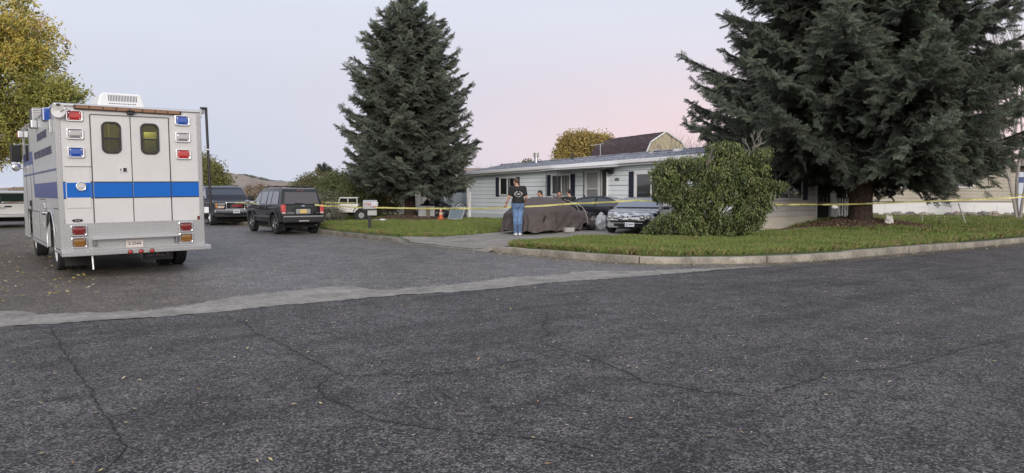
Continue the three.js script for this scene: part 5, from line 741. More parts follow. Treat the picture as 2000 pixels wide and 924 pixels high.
leafTree('rust_shrub', 'rust-tinged open shrub seen far off between the two dark cars', 'shrub', [-19.9, 0, -58], { seed: 25, n: 900, leaves: 9, spread: 0.35, len: 0.14, wid: 0.07, hole: -0.1, limbs: 12, lr: 0.03, bark: barkGrey, color: hedgeC([0.15, 0.12, 0.08], [0.30, 0.22, 0.15]), blobs: [[0, 1.3, 0, 1.1, 0.9, 1], [1.0, 1.0, 0, 1.0, 0.8, 1]] });
leafTree('russet_bush', 'low russet bush left of the rust-tinged shrub', 'shrub', [-23.2, 0, -60], { seed: 26, n: 700, leaves: 10, spread: 0.35, len: 0.14, wid: 0.07, color: hedgeC([0.11, 0.07, 0.05], [0.2, 0.13, 0.09]), blobs: [[0, 0.7, 0, 1.2, 0.7, 1], [1.6, 0.5, 0, 1.0, 0.6, 1]] });
leafTree('golden_bush', 'golden bush behind the white pickup at the left edge', 'shrub', [-27.8, 0, -43], { seed: 27, n: 1500, leaves: 11, spread: 0.3, len: 0.12, wid: 0.06, color: hedgeC([0.16, 0.11, 0.03], [0.32, 0.20, 0.05]), blobs: [[0, 1.15, 0, 1.4, 0.6, 1], [1.4, 0.95, 0, 1.2, 0.6, 1], [-1.5, 0.8, 0, 1.5, 0.6, 1]] });
leafTree('yellow_tree', 'golden-leaved tree rising behind the house roof beside the barn', 'tree', [7.0, 0, -76], { seed: 28, n: 3600, leaves: 13, spread: 0.5, len: 0.24, wid: 0.13, hole: -0.22, clump: 1.3, lr: 0.12, root: [0, 2.5, 0], color: hedgeC([0.20, 0.16, 0.05], [0.42, 0.31, 0.10]), trunk: [[[0, -0.2, 0], [0, 2.6, 0]], [0.35, 0.28]], blobs: [[0, 6.0, 0, 2.2, 1.7, 2], [1.8, 6.3, 0, 1.6, 1.2, 1.6], [-1.2, 5.0, 0, 1.5, 1.3, 1.6], [2.8, 5.3, 0, 1.4, 1.3, 1.5]] });
leafTree('low_green_tree', 'low green treetop showing just over the house ridge', 'tree', [2.5, 0, -92], { seed: 29, n: 1100, leaves: 12, spread: 0.5, len: 0.25, wid: 0.13, color: hedgeC([0.07, 0.085, 0.03], [0.14, 0.14, 0.05]), trunk: [[[0, -0.2, 0], [0, 3, 0]], [0.3, 0.25]], blobs: [[0, 4.3, 0, 1.5, 1.1, 1.4], [1.4, 4.0, 0, 1.0, 0.8, 1.2], [4.0, 4.2, 0, 0.9, 0.6, 1.2]] });
bareShrub('bare_sapling', 'bare reddish sapling behind the left end of the house', 'shrub', [-1.7, 0.3, -43.6], 3.6, 0.75, 61, M(0.28, 0.20, 0.17, 0.9), 34, 0.010);
bareShrub('bare_thicket', 'bare pinkish twigs rising behind the roof by the metal flue', 'shrub', [7.9, 1.2, -33.5], 3.6, 0.9, 62, M(0.30, 0.22, 0.20, 0.9), 40, 0.010);
bareShrub('bare_tree', 'pale leafless tree behind the spruce at the right edge', 'tree', [25.8, 0, -37.5], 12, 0.5, 63, M(0.34, 0.31, 0.28, 0.9), 30, 0.04);
{ const lc = (x, y, z, R, rr) => { const w = R(), k = lerp(0.4, 1.15, sstep(0.45, 1.0, rr)) * (0.8 + 0.5 * n3(x * 2.2, y * 2.2, z * 2.2)); const c = [lerp(0.085, 0.19, w), lerp(0.13, 0.235, w), lerp(0.04, 0.066, w)]; return R() < 0.10 ? [0.28, 0.28, 0.11] : c.map((v) => v * k); };  // inner leaves coloured darker: shade inside the bush is painted in
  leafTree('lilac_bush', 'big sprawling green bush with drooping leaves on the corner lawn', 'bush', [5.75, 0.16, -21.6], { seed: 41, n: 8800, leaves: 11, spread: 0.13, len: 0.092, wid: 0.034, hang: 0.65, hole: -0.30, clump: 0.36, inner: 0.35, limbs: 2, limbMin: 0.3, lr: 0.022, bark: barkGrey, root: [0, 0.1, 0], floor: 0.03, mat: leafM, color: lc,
    blobs: (() => { const Q = rng(43), B = []; for (const [x, y, r] of [[-1.36, 1.85, 0.36], [-0.95, 2.05, 0.4], [-0.35, 2.1, 0.42], [0.55, 2.42, 0.42], [0.95, 2.2, 0.42], [1.3, 1.85, 0.42], [1.55, 1.5, 0.36], [1.3, 1.0, 0.42], [1.0, 0.6, 0.42], [0.15, 1.7, 0.5], [-0.15, 1.05, 0.5], [-0.85, 1.3, 0.42], [-1.3, 1.4, 0.32], [-1.2, 0.45, 0.36], [-0.45, 0.38, 0.38], [0.3, 0.4, 0.42], [0.75, 1.35, 0.5], [-0.7, 0.72, 0.4], [0.65, 1.9, 0.45], [0.2, 2.2, 0.36]]) { B.push([x, y, (Q() - 0.5) * 0.4 + 0.1, r * 1.05, r * 0.85, r * 1.3]); for (let k = 0; k < 2; k++) { const a = Q() * 6.3; B.push([x + Math.cos(a) * r * 0.8, Math.max(0.2, y + Math.sin(a) * r * 0.75), (Q() - 0.5) * 0.8 + 0.15, r * 0.45, r * 0.4, r * 0.45]); } } const n0 = B.length; for (let k = 0; k < 44; k++) { const [x, y, r] = B[Math.floor(Q() * n0)], dx = x, dy = y - 1.2, l = Math.hypot(dx, dy) + 0.2, ux = dx / l + (Q() - 0.5) * 0.6, uy = dy / l + (Q() - 0.4) * 0.7; for (let m = 0; m < 3; m++) { const d = 0.26 + m * 0.09; B.push([x + ux * d, Math.min(2.66, Math.max(0.12, y + uy * d)), 0.1 + (Q() - 0.5) * 0.9, 0.12 - m * 0.025, 0.12 - m * 0.02, 0.12]); } } return B; })(),
    extra: (t, Rr) => { const geos = []; const grow = (a, d, l, r, lev) => { const b = a.clone().addScaledVector(d, l); geos.push(new THREE.TubeGeometry(new THREE.QuadraticBezierCurve3(a, a.clone().lerp(b, 0.5).add(new V3((Rr() - 0.5) * 0.1, 0.04, 0)), b), 4, r, 4)); if (lev < 3) for (let i = 0; i < 3; i++) grow(a.clone().lerp(b, 0.4 + 0.6 * Rr()), d.clone().add(new V3((Rr() - 0.5) * 1.3, (Rr() - 0.3) * 0.7, (Rr() - 0.5))).normalize(), l * 0.55, r * 0.6, lev + 1); };
      for (const [x, y, dx] of [[-0.35, 1.5, -0.25], [0.05, 1.6, 0.05], [0.9, 2.0, 0.35], [-0.2, 1.7, 0.1], [1.1, 2.1, 0.15], [-0.6, 1.4, -0.5]]) grow(new V3(x, y, 0.25), new V3(dx, 1, 0.1).normalize(), 0.62, 0.011, 0); obj('dead_twigs', geos, M(0.36, 0.33, 0.30, 0.9), t); } }); }
// ---------- grass ----------
{
  const R = rng(91), pos = [], N = 8; for (let i = 0; i < N; i++) { const a = R() * 6.3, r = 0.035 * R(), x = Math.cos(a) * r, z = Math.sin(a) * r, h = 0.6 + 0.6 * R(), b = R() * 6.3, lx = Math.cos(b) * 0.035, lz = Math.sin(b) * 0.035, w = 0.0035; const px = -Math.sin(b) * w, pz = Math.cos(b) * w; pos.push(x - px, 0, z - pz, x + px, 0, z + pz, x + lx * 0.5, h * 0.06, z + lz * 0.5, x + px, 0, z + pz, x + px * 0.7 + lx * 0.5, h * 0.058, z + pz * 0.7 + lz * 0.5, x + lx * 1.4, h * 0.085, z + lz * 1.4); }
  const g = new THREE.BufferGeometry(); g.setAttribute('position', new THREE.Float32BufferAttribute(pos, 3)); g.computeVertexNormals();
  const mats = [], cols = [], q = new THREE.Quaternion();
  const add = (n, x0, x1, z0, z1, far) => { for (let i = 0; i < n; i++) { const x = lerp(x0, x1, R()), z = lerp(z0, z1, R()); if (!inPoly(lawnPoly, x, z)) continue; const d = curbDist(x, z); if (d < 0.26 || inDrive(x, z)) continue; const b = bare(x, z); if (b > 0.0 && R() < 0.35 + b * 2.5) continue;
    const hx = (x + 2.36) * 0.58 + (z + 40) * 0.815, hz = -(x + 2.36) * 0.815 + (z + 40) * 0.58; if (hx > -0.1 && hx < 17.8 && hz < 0.05 && hz > -5) continue;
    q.setFromAxisAngle(UP, R() * 6.3); const s = (0.75 + 0.7 * R()) * (1 + 0.35 * n2(x * 0.8, z * 0.8)) * (d < 0.7 ? 1.15 : 1); mats.push(mtx(x, lawnH(x, z) - 0.005, z, q, new V3(s * 1.2, s, s * 1.2)));
    const k = 0.5 + 0.5 * fbm(x * 0.7, z * 0.7, 3), dry = R() < 0.12 + 0.25 * sstep(0.9, 0.3, d) + 0.1 * sstep(13, 20, x) + 0.4 * sstep(0.12, 0.4, fbm(x * 0.55 + 9, z * 0.55, 3)), v = 0.8 + 0.45 * R(); cols.push(dry ? new THREE.Color().setRGB(0.20 * v, 0.17 * v, 0.07 * v) : new THREE.Color().setRGB(lerp(0.10, 0.17, k) * v, lerp(0.15, 0.225, k) * v, lerp(0.032, 0.05, k) * v)); } };
  add(52000, -1, 11, -25.5, -16); add(26000, 9, 20, -29, -17); add(26000, -9, 3, -37, -23); add(9000, 14, 30, -46, -26); add(9000, -16, -5, -42, -28);
  inst('grass', g, M(1, 1, 1, 0.7), mats, cols, scene, { kind: 'stuff', label: 'short green lawn grass behind the kerbs' });
  cnt.push(['grass', mats.length]);
}
// ---------- litter: fallen leaves, needles, grit ----------
{
  const R = rng(95); const leaf = (() => { const g = new THREE.BufferGeometry(); g.setAttribute('position', new THREE.Float32BufferAttribute([-1, 0, 0, 0, 0.12, -0.42, 0.15, -0.05, 0, 0, 0.1, 0.42, 1, 0.22, 0.05], 3)); g.setIndex([0, 2, 1, 0, 3, 2, 1, 2, 4, 2, 3, 4]); const f = g.toNonIndexed(); f.computeVertexNormals(); return f; })();
  const mats = [], cols = [], q = new THREE.Quaternion(), e = new THREE.Euler();
  const put = (x, y, z, s, c) => { e.set((R() - 0.5) * 0.5, R() * 6.3, (R() - 0.5) * 0.5); q.setFromEuler(e); mats.push(mtx(x, y, z, q, s)); const v = 0.8 + 0.4 * R(); cols.push(new THREE.Color().setRGB(c[0] * v, c[1] * v, c[2] * v)); };
  const tones = [[0.33, 0.25, 0.16], [0.40, 0.35, 0.24], [0.26, 0.17, 0.09], [0.36, 0.31, 0.25], [0.42, 0.36, 0.18]], tone = () => tones[Math.floor(R() * tones.length)];
  for (let i = 0; i < 420; i++) { const u = lerp(-7, 9, R()), v = lerp(-10, -2.6, R() ** 0.8), [x, z] = fromM(u, v); put(x, 0.012, z, 0.012 + 0.02 * R() * R(), tone()); }
  for (let i = 0; i < 260; i++) { const u = lerp(-1, 16, R()), v = lerp(-9, -3, R()), [x, z] = fromM(u, v); put(x, 0.012, z, 0.010 + 0.016 * R(), tone()); }
  const along = (P, n, w, s0) => { const cv = new THREE.CatmullRomCurve3(P.map((p) => new V3(p[0], 0, p[1])), false, 'centripetal'); for (let i = 0; i < n; i++) { const s = R(), p = cv.getPointAt(s), t = cv.getTangentAt(s); if (n2(s * 30, 3) < -0.15 && R() < 0.8) continue; const o = w * Math.pow(R(), 2.2); const nx = -t.z, nz = t.x; let x = p.x + nx * o, z = p.z + nz * o; if (inPoly(lawnPoly, x, z)) { x = p.x - nx * o; z = p.z - nz * o; } put(x, 0.011, z, s0 * (0.5 + R()), tone()); } };
  along(CURB_R.slice(2), 2600, 0.9, 0.028); along(CURB_L, 900, 0.6, 0.03);
  for (let i = 0; i < 900; i++) { const e0 = -0.4 - 8 * R(), c = lerp(9, 30, R()), x = -0.83 + 0.8 * e0 - 0.6 * (c - 16.34), z = -19.8 - 0.6 * e0 - 0.8 * (c - 16.34); put(x, 0.008, z, 0.012 + 0.015 * R(), tone()); }
  for (let i = 0; i < 500; i++) { const x = lerp(-2, 14, R()), z = lerp(-26, -16.5, R()); if (!inPoly(lawnPoly, x, z) || inDrive(x, z)) continue; put(x, lawnH(x, z) + 0.05, z, 0.02 + 0.02 * R(), tone()); }
  for (let i = 0; i < 700; i++) { const e0 = -9.2 - 3 * R(), c = lerp(12, 32, R()), x = -0.83 + 0.8 * e0 - 0.6 * (c - 16.34), z = -19.8 - 0.6 * e0 - 0.8 * (c - 16.34); put(x, 0.06, z, 0.03 + 0.02 * R(), R() < 0.5 ? [0.36, 0.27, 0.05] : tone()); }
  inst('fallen_leaves', leaf, leafDull, mats, cols, scene, { kind: 'stuff', label: 'small dry fallen leaves scattered over road and gutters' });
  const m2 = [], c2 = []; const chip = new THREE.TetrahedronGeometry(1, 0);
  const mul = (cx, cz, rx, rz, n) => { for (let i = 0; i < n; i++) { const a = R() * 6.3, r = Math.sqrt(R()) * 1.1, x = cx + Math.cos(a) * rx * r, z = cz + Math.sin(a) * rz * r; if (bare(x, z) < 0.0) continue; e.set(R() * 6, R() * 6, R() * 6); q.setFromEuler(e); const s = 0.012 + 0.03 * R() * R(); m2.push(mtx(x, lawnH(x, z) + 0.01, z, q, new V3(s * 2.2, s * 0.7, s))); const v = 0.5 + R(); c2.push(R() < 0.75 ? new THREE.Color().setRGB(0.12 * v, 0.075 * v, 0.05 * v) : new THREE.Color().setRGB(0.19 * v, 0.13 * v, 0.09 * v)); } };
  mul(12.9, -26.3, 3.3, 1.9, 5200); mul(9.3, -26.2, 2.8, 0.9, 1500); mul(-5, -35.6, 2.8, 1.6, 2200); mul(-1, -35.4, 2.6, 0.6, 400);
  inst('mulch', chip, leafDull, m2, c2, scene, { kind: 'stuff', label: 'brown bark chips and needles round the spruce trunks' });
  const m3 = [], c3 = [], peb = new THREE.DodecahedronGeometry(1, 0);
  for (let i = 0; i < 3000; i++) { let x, z; if (R() < 0.4) { const [a, b] = fromM(lerp(-6, 12, R()), lerp(-10.2, -2.4, Math.sqrt(R()))); x = a; z = b; } else { const e0 = -9 * R(), c = lerp(9, 30, R()); x = -0.83 + 0.8 * e0 - 0.6 * (c - 16.34); z = -19.8 - 0.6 * e0 - 0.8 * (c - 16.34); } e.set(R() * 6, R() * 6, R() * 6); q.setFromEuler(e); const s = 0.0025 + 0.005 * R() * R(); m3.push(mtx(x, 0.008, z, q, s)); const v = 0.14 + 0.26 * R(); c3.push(new THREE.Color().setRGB(v, v * 0.97, v * 0.92)); }
  inst('grit', peb, leafDull, m3, c3, scene, { kind: 'stuff', label: 'loose pale grit lying on the asphalt' });
}
// ---------- the pale blue house ----------
const HOUSE = { x: -2.36, z: -40, turn: -Math.atan2(0.8147, 0.5798) };
const shingleTex = (() => { const n = 512, R = rng(71), rows = 16, cols = 14, tone = Array.from({ length: rows * cols }, () => 0.86 + 0.28 * R()), a = pnoise(n, 60, 12); return dataTex(n, (x, y) => { const r = Math.floor(y / n * rows), off = (r % 2) * 0.5 + (r % 3) * 0.17, c = Math.floor((x / n * cols + off) % cols), fy = (y / n * rows) % 1; const v = 150 * tone[r * cols + c] * (0.8 + 0.4 * a(x, y)) * (fy < 0.1 ? 0.72 : 1) + 14 * (R() - 0.5); return [cl(v * 0.95), cl(v * 0.99), cl(v * 1.08)]; }, true); })();
function boards(parent, len, y0, y1, pitch, m, o = {}) { // boards gapped over dark backing, painted shade for laps, on the plane z=0 facing +z, each its own piece
  const n = Math.ceil((y1 - y0) / pitch - 0.01), R = rng(o.seed || 5), geo = {};
  for (let k = 0; k < n; k++) {
    const ya = y0 + k * pitch + 0.012, h = Math.min(pitch - 0.012, y1 - ya), key = h.toFixed(3);
    if (!geo[key]) { const s = poly([[0, 0], [0.026, 0], [0.026, 0.006], [0.010, h], [0, h]]); const g = ext(s, len, 0); g.rotateY(-PI / 2); g.scale(1, 1, 1); g.translate(len, 0, 0); const p = g.attributes.position, u = g.attributes.uv; for (let i = 0; i < p.count; i++) u.setXY(i, p.getX(i) / 2, p.getY(i) / 2); geo[key] = g; }
    const b = obj(o.name || 'siding_board', geo[key], m, parent); b.position.set(o.x || 0, ya + 0, o.z || 0); if (o.ry) b.rotation.y = o.ry; b.rotation.z = (R() - 0.5) * 0.0012;
  }
}
const glassDark = M(0.02, 0.024, 0.028, 0.05, { clearcoat: 1, clearcoatRoughness: 0.02 }), glassCurt = M(0.16, 0.165, 0.17, 0.08, { clearcoat: 1, clearcoatRoughness: 0.02, map: (() => { const n = 128, a = pnoise(n, 10, 3); return dataTex(n, (x, y) => { const v = cl(110 + 130 * a(x, 3) * (0.7 + 0.3 * a(x, y))); return [v, v, v]; }); })() });
function windowUnit(parent, x, y, w, h, o = {}) { // in a wall facing +z; x,y = centre
  const g = new THREE.Group(); g.name = 'window'; g.position.set(x, y, o.z ?? 0.028); parent.add(g); const f = o.f || 0.06;
  const s = poly([[-w / 2, -h / 2], [w / 2, -h / 2], [w / 2, h / 2], [-w / 2, h / 2]]); s.holes.push(new THREE.Path([[-w / 2 + f, -h / 2 + f], [w / 2 - f, -h / 2 + f], [w / 2 - f, h / 2 - f], [-w / 2 + f, h / 2 - f]].map((p) => new THREE.Vector2(...p))));
  obj('window_frame', [ext(s, 0.05, 0.006)], o.fm || trimWhite, g);
  const m = o.split ?? 0; const xs = [-w / 2 + f, m, w / 2 - f];
  for (let k = 0; k < 2; k++) obj('pane', [T(new THREE.PlaneGeometry(xs[k + 1] - xs[k], h - 2 * f), (xs[k] + xs[k + 1]) / 2, 0, k ? 0.018 : 0.026)], (o.panes || [glassDark, glassCurt])[k], g);
  obj('mullion', [rbox(0.045, h - 2 * f, 0.04, 0.006, m, 0, 0.025)], o.fm || trimWhite, g); obj('sash', [rbox(0.025, h - 2 * f, 0.03, 0.004, xs[0] + 0.03, 0, 0.022)], o.fm || trimWhite, g);
  if (o.curtain) for (let k = 0; k < o.curtain; k++) obj('curtain_fold', [rbox(0.09, h - 2 * f - 0.02, 0.004, 0.002, m + 0.09 + k * 0.11, 0, 0.021)], k % 2 ? M(0.25, 0.26, 0.27, 0.9) : M(0.14, 0.145, 0.15, 0.9), g);
  return g;
}
{
  const t = thing('pale_blue_house', 'long single-storey pale blue house with dark shutters and a grey shingle roof', 'house', [HOUSE.x, 0.03, HOUSE.z], HOUSE.turn), Lh = 17.6, Wd = 4.75, eave = 2.50;
  const side = M(0.82, 0.88, 0.94, 0.6, { map: faint }), shutM = M(0.018, 0.024, 0.05, 0.6), skirtM = M(0.72, 0.78, 0.83, 0.7, { map: mott, bumpMap: noiseBmp, bumpScale: 0.006 });
  obj('wall', [box(Lh - 0.02, eave, Wd - 0.04, Lh / 2, eave / 2, -Wd / 2 - 0.01)], M(0.10, 0.11, 0.125, 0.9), t);  // dark backing, seen between boards as painted shadow lines
  boards(t, Lh, 0.40, eave + 0.02, 0.2, side, { seed: 4 });
  { const f = rbox(Lh - 0.02, 0.24, 0.03, 0.004, Lh / 2, eave - 0.10, 0.018); f.rotateZ(0.017); obj('frieze_board', [f], side, t); }
  obj('skirting', [rbox(Lh - 0.3, 0.55, 0.03, 0.005, Lh / 2 + 0.05, 0.13, 0.004)], skirtM, t);
  // end wall towards the road at right (faces +x)
  const e = new THREE.Group(); e.name = 'end_wall'; e.position.set(Lh, 0, 0); e.rotation.y = PI / 2; t.add(e);
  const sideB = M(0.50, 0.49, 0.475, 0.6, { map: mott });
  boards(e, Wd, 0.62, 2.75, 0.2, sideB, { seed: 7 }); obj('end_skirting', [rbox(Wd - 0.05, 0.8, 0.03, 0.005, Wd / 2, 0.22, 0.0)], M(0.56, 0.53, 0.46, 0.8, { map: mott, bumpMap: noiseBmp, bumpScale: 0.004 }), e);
  windowUnit(e, 2.88, 1.80, 1.75, 1.14, { f: 0.07, fm: M(0.45, 0.46, 0.48, 0.6), panes: [glassDark, glassDark] });
  for (const x of [1.83, 3.93]) obj('shutter', [rbox(0.32, 1.15, 0.04, 0.008, x, 1.80, 0.045)], shutM, e);
  obj('corner_trim', [rbox(0.09, 2.4, 0.05, 0.008, Wd - 0.03, 1.5, 0.025)], M(0.5, 0.5, 0.5, 0.6), e);
  obj('corner_trim', [rbox(0.09, eave - 0.35, 0.05, 0.008, 0.02, eave / 2 + 0.2, 0.02)], trimWhite, t); obj('corner_trim', [rbox(0.09, eave - 0.35, 0.05, 0.008, Lh - 0.02, eave / 2 + 0.2, 0.02)], trimWhite, t);
  // roof: two slopes rising gently to the right, in lapped courses of shingles
  const roofM = M(1.0, 0.98, 0.95, 0.95, { map: shingleTex, bumpMap: noiseBmp, bumpScale: 0.01 }); roofM.map.repeat.set(1, 1);
  const rise = (x) => 0.017 * x, ridgeZ = -Wd / 2, ov = 0.34, ridgeY = eave + 0.56, ey = eave + 0.06;
  const roof = new THREE.Group(); roof.name = 'roof'; t.add(roof);
  const nC = 15; for (let sgn = 0; sgn < 2; sgn++) for (let k = 0; k < nC; k++) {
    const u0 = k / nC, u1 = (k + 1) / nC + 0.02, P = (u, x, lift) => { const z = sgn ? lerp(-Wd - ov, ridgeZ, u) : lerp(ov, ridgeZ, u), y = lerp(ey, ridgeY, u); return [x, y + rise(x) + lift + 0.006 * n2(x * 1.7, k * 3), z]; };
    const g = grid(span(-0.35, Lh + 0.35, 60), [0, 1, 2], (x, v) => v === 0 ? P(u0, x, 0.0) : v === 1 ? P(u0, x, 0.022) : P(u1, x, 0.005), (x, v) => [x / 2.6, (u0 * 3 + (v === 2 ? 0.19 : 0)) / 1.6 * 0.9]);
    if (sgn) { const ix = g.index.array; for (let i = 0; i < ix.length; i += 3) { const q = ix[i]; ix[i] = ix[i + 1]; ix[i + 1] = q; } g.computeVertexNormals(); }
    obj('shingle_course', g, roofM, roof);
  }
  obj('roof_deck', [(() => { const s = poly([[ov - 0.01, ey - 0.06], [ridgeZ, ridgeY - 0.02], [-Wd - ov + 0.01, ey - 0.06], [-Wd - ov + 0.01, ey - 0.12], [ov - 0.01, ey - 0.12]]); const g = ext(s, Lh + 0.66, 0); g.rotateY(-PI / 2); g.translate(Lh + 0.33, 0, 0); const p = g.attributes.position; for (let i = 0; i < p.count; i++) { p.setZ(i, p.getZ(i)); p.setY(i, p.getY(i) + rise(p.getX(i))); } return g; })()], trimWhite, roof);
  obj('ridge_cap', [rod([-0.35, ridgeY + 0.02, ridgeZ], [Lh + 0.35, ridgeY + 0.02 + rise(Lh), ridgeZ], 0.05, 0.05, 6)], roofM, roof);
  { const g = rbox(Lh + 0.8, 0.15, 0.12, 0.03, Lh / 2, ey - 0.03 , ov + 0.05); g.rotateZ(0.017); obj('gutter', [g], trimWhite, t); const g2 = rbox(Lh + 0.7, 0.14, 0.03, 0.005, Lh / 2, ey - 0.10 , ov - 0.03); g2.rotateZ(0.017); obj('fascia', [g2], trimWhite, t); const g3 = box(Lh + 0.6, 0.015, ov, Lh / 2, ey - 0.17 , ov / 2); g3.rotateZ(0.017); obj('soffit', [g3], M(0.6, 0.61, 0.63, 0.7), t); }
  obj('downpipe', [tube([[-0.30, 2.52, 0.36], [-0.22, 2.42, 0.30], [-0.03, 2.30, 0.07], [-0.02, 2.1, 0.06], [-0.02, 0.3, 0.06], [0.0, 0.12, 0.08], [-0.12, 0.03, 0.3]], 0.042, 50, 8)], trimWhite, t);
  obj('vent_block', [box(0.14, 0.3, 0.1, 0.55, 0.05, 0.05)], blackPl, t);
  // windows and shutters
  const wn = [[3.04, 4.46, 1.37, 2.28, -0.02, 2], [7.25, 8.62, 1.40, 2.33, 0.07, 4], [12.61, 14.68, 1.20, 2.34, -0.1, 0]];
  wn.forEach(([a, b, y0, y1, sp, cu], i) => { windowUnit(t, (a + b) / 2, (y0 + y1) / 2, b - a, y1 - y0, { split: sp, curtain: cu, f: i === 2 ? 0.11 : 0.06, panes: i === 0 ? [glassDark, glassDark] : i === 1 ? [glassCurt, glassCurt] : [glassDark, glassDark] }); });
  for (const [x, w, y0, y1] of [[2.85, 0.30, 1.32, 2.28], [4.62, 0.28, 1.36, 2.28], [7.08, 0.28, 1.36, 2.33], [8.78, 0.28, 1.36, 2.34], [12.44, 0.28, 1.18, 2.36], [14.85, 0.28, 1.2, 2.36]]) { const s = new THREE.Group(); s.name = 'shutter'; s.position.set(x, (y0 + y1) / 2, 0.04); t.add(s); obj('shutter_panel', [rbox(w, y1 - y0, 0.03, 0.006)], shutM, s); for (let k = 0; k < 9; k++) obj('shutter_louvre', [box(w - 0.08, 0.035, 0.016, 0, -(y1 - y0) / 2 + (k + 0.7) * (y1 - y0) / 9.4, 0.014, 0.5)], shutM, s); }
  // entrance: storm door, dark open side, awning on thin posts
  { const d = new THREE.Group(); d.name = 'storm_door'; d.position.set(10.1, 0.03, 0.04); t.add(d); const s = poly([[-0.5, 0.42], [0.5, 0.42], [0.5, 2.46], [-0.5, 2.46]]); s.holes.push(new THREE.Path([[-0.36, 1.02], [0.36, 1.02], [0.36, 1.62], [-0.36, 1.62]].map((p) => new THREE.Vector2(...p))), new THREE.Path([[-0.36, 1.66], [0.36, 1.66], [0.36, 2.33], [-0.36, 2.33]].map((p) => new THREE.Vector2(...p)))); obj('door_leaf', [ext(s, 0.04, 0.005)], M(0.62, 0.63, 0.64, 0.5), d); obj('door_glass', [T(new THREE.PlaneGeometry(0.74, 0.62), 0, 1.32, 0.015)], M(0.22, 0.23, 0.25, 0.1, { clearcoat: 1 }), d); obj('door_glass', [T(new THREE.PlaneGeometry(0.74, 0.69), 0, 1.995, 0.015)], M(0.36, 0.36, 0.37, 0.15, { clearcoat: 1 }), d); obj('door_handle', [rbox(0.03, 0.14, 0.06, 0.01, -0.44, 1.3, 0.06)], blackPl, d); for (let k = 0; k < 4; k++) obj('glazing_bar', [box(0.72, 0.015, 0.01, 0, 1.78 + k * 0.14, 0.022)], M(0.45, 0.45, 0.46, 0.6), d); }
  obj('door_jamb', [rbox(0.05, 2.1, 0.06, 0.01, 9.56, 1.42, 0.05)], M(0.05, 0.06, 0.08, 0.5), t);
  obj('door_recess', [box(0.34, 2.05, 0.03, 10.83, 1.45, 0.035)], M(0.05, 0.045, 0.045, 0.8), t); obj('door_edge', [rbox(0.05, 2.05, 0.09, 0.01, 10.70, 1.45, 0.06)], M(0.4, 0.4, 0.41, 0.5), t);
  obj('porch_post', [rbox(0.07, 2.1, 0.07, 0.01, 11.05, 1.42, 0.07)], trimWhite, t);
  { const a = new THREE.Group(); a.name = 'awning'; t.add(a); obj('awning_sheet', [rbox(4.1, 0.025, 1.0, 0.006, 9.9, 2.545, 0.62, 0.05, 0, 0.011)], M(0.74, 0.75, 0.76, 0.5), a); for (let k = 0; k < 9; k++) obj('awning_rib', [rbox(0.02, 0.02, 0.98, 0.005, 8.05 + k * 0.46, 2.515 + 0.011 * (k * 0.46 - 1.85), 0.62, 0.05)], alu, a); for (const x of [8.15, 8.95]) obj('awning_post', [rod([x, 0.05, 1.05], [x, 2.52, 1.05], 0.018)], M(0.05, 0.05, 0.06, 0.5), a); }
  { const h = new THREE.Group(); h.name = 'handrail'; t.add(h); obj('rail_bar', [rod([8.95, 1.42, 1.05], [9.95, 1.45, 0.9], 0.016)], blackPl, h); obj('rail_post', [rod([9.9, 0.1, 0.9], [9.9, 1.45, 0.9], 0.016)], blackPl, h); }
  obj('porch_step', [rbox(1.7, 0.36, 1.0, 0.02, 10.2, 0.18, 0.55)], M(0.4, 0.4, 0.4, 0.9, { map: concTex }), t);
  { const m = new THREE.Group(); m.name = 'electric_meter'; m.position.set(11.25, 2.35, 0.08); t.add(m); obj('meter_dial', [T(cyl(0.11, 0.1, 0.14, 0, 0, 0, PI / 2), 0.1, 0.02, 0.08), rbox(0.1, 0.1, 0.16, 0.02, -0.16, 0.06, 0.06)], blackPl, m); obj('meter_bracket', [rbox(0.5, 0.04, 0.04, 0.008, -0.05, 0.14, 0.02)], steelD, m); }
  { const g = text('4282', 0.11, 0.008, 0.8); g.translate(11.46, 2.0, 0.03); obj('house_number', [g], blackPl, t); }
  // things on the roof
  const ry = (x, z) => lerp(ey, ridgeY, (ov - z) / (ov - ridgeZ)) + rise(x);
  { const f = new THREE.Group(); f.name = 'roof_vent'; f.position.set(3.55, ry(3.55, -1.9), -1.9); t.add(f); obj('vent_pipe', [cyl(0.10, 0.10, 0.42, 0, 0.15, 0)], alu, f); obj('vent_cap', [cyl(0.14, 0.14, 0.22, 0, 0.42, 0)], M(0.45, 0.43, 0.42, 0.5, { metalness: 0.6 }), f); }
  obj('roof_stub', [cyl(0.05, 0.05, 0.34, 6.1, ridgeY + 0.2, -2.2)], blackPl, t);
  { const f = new THREE.Group(); f.name = 'roof_hatch'; f.position.set(13.0, ridgeY + 0.12, -2.1); t.add(f); obj('hatch_frame', [cyl(0.25, 0.25, 0.08, 0, 0.02, 0)], trimWhite, f); obj('hatch_dome', [sph(0.24, 0, 0.04, 0, 1, 0.45, 1)], trimWhite, f); }
  { const f = new THREE.Group(); f.name = 'roof_hatch'; f.position.set(11.6, ridgeY + 0.1, -2.1); t.add(f); obj('hatch_frame', [cyl(0.2, 0.2, 0.07, 0, 0.02, 0)], trimWhite, f); obj('hatch_lid', [rbox(0.36, 0.03, 0.3, 0.01, 0.03, 0.13, 0, 0.2, 0, 0.3)], trimWhite, f); }
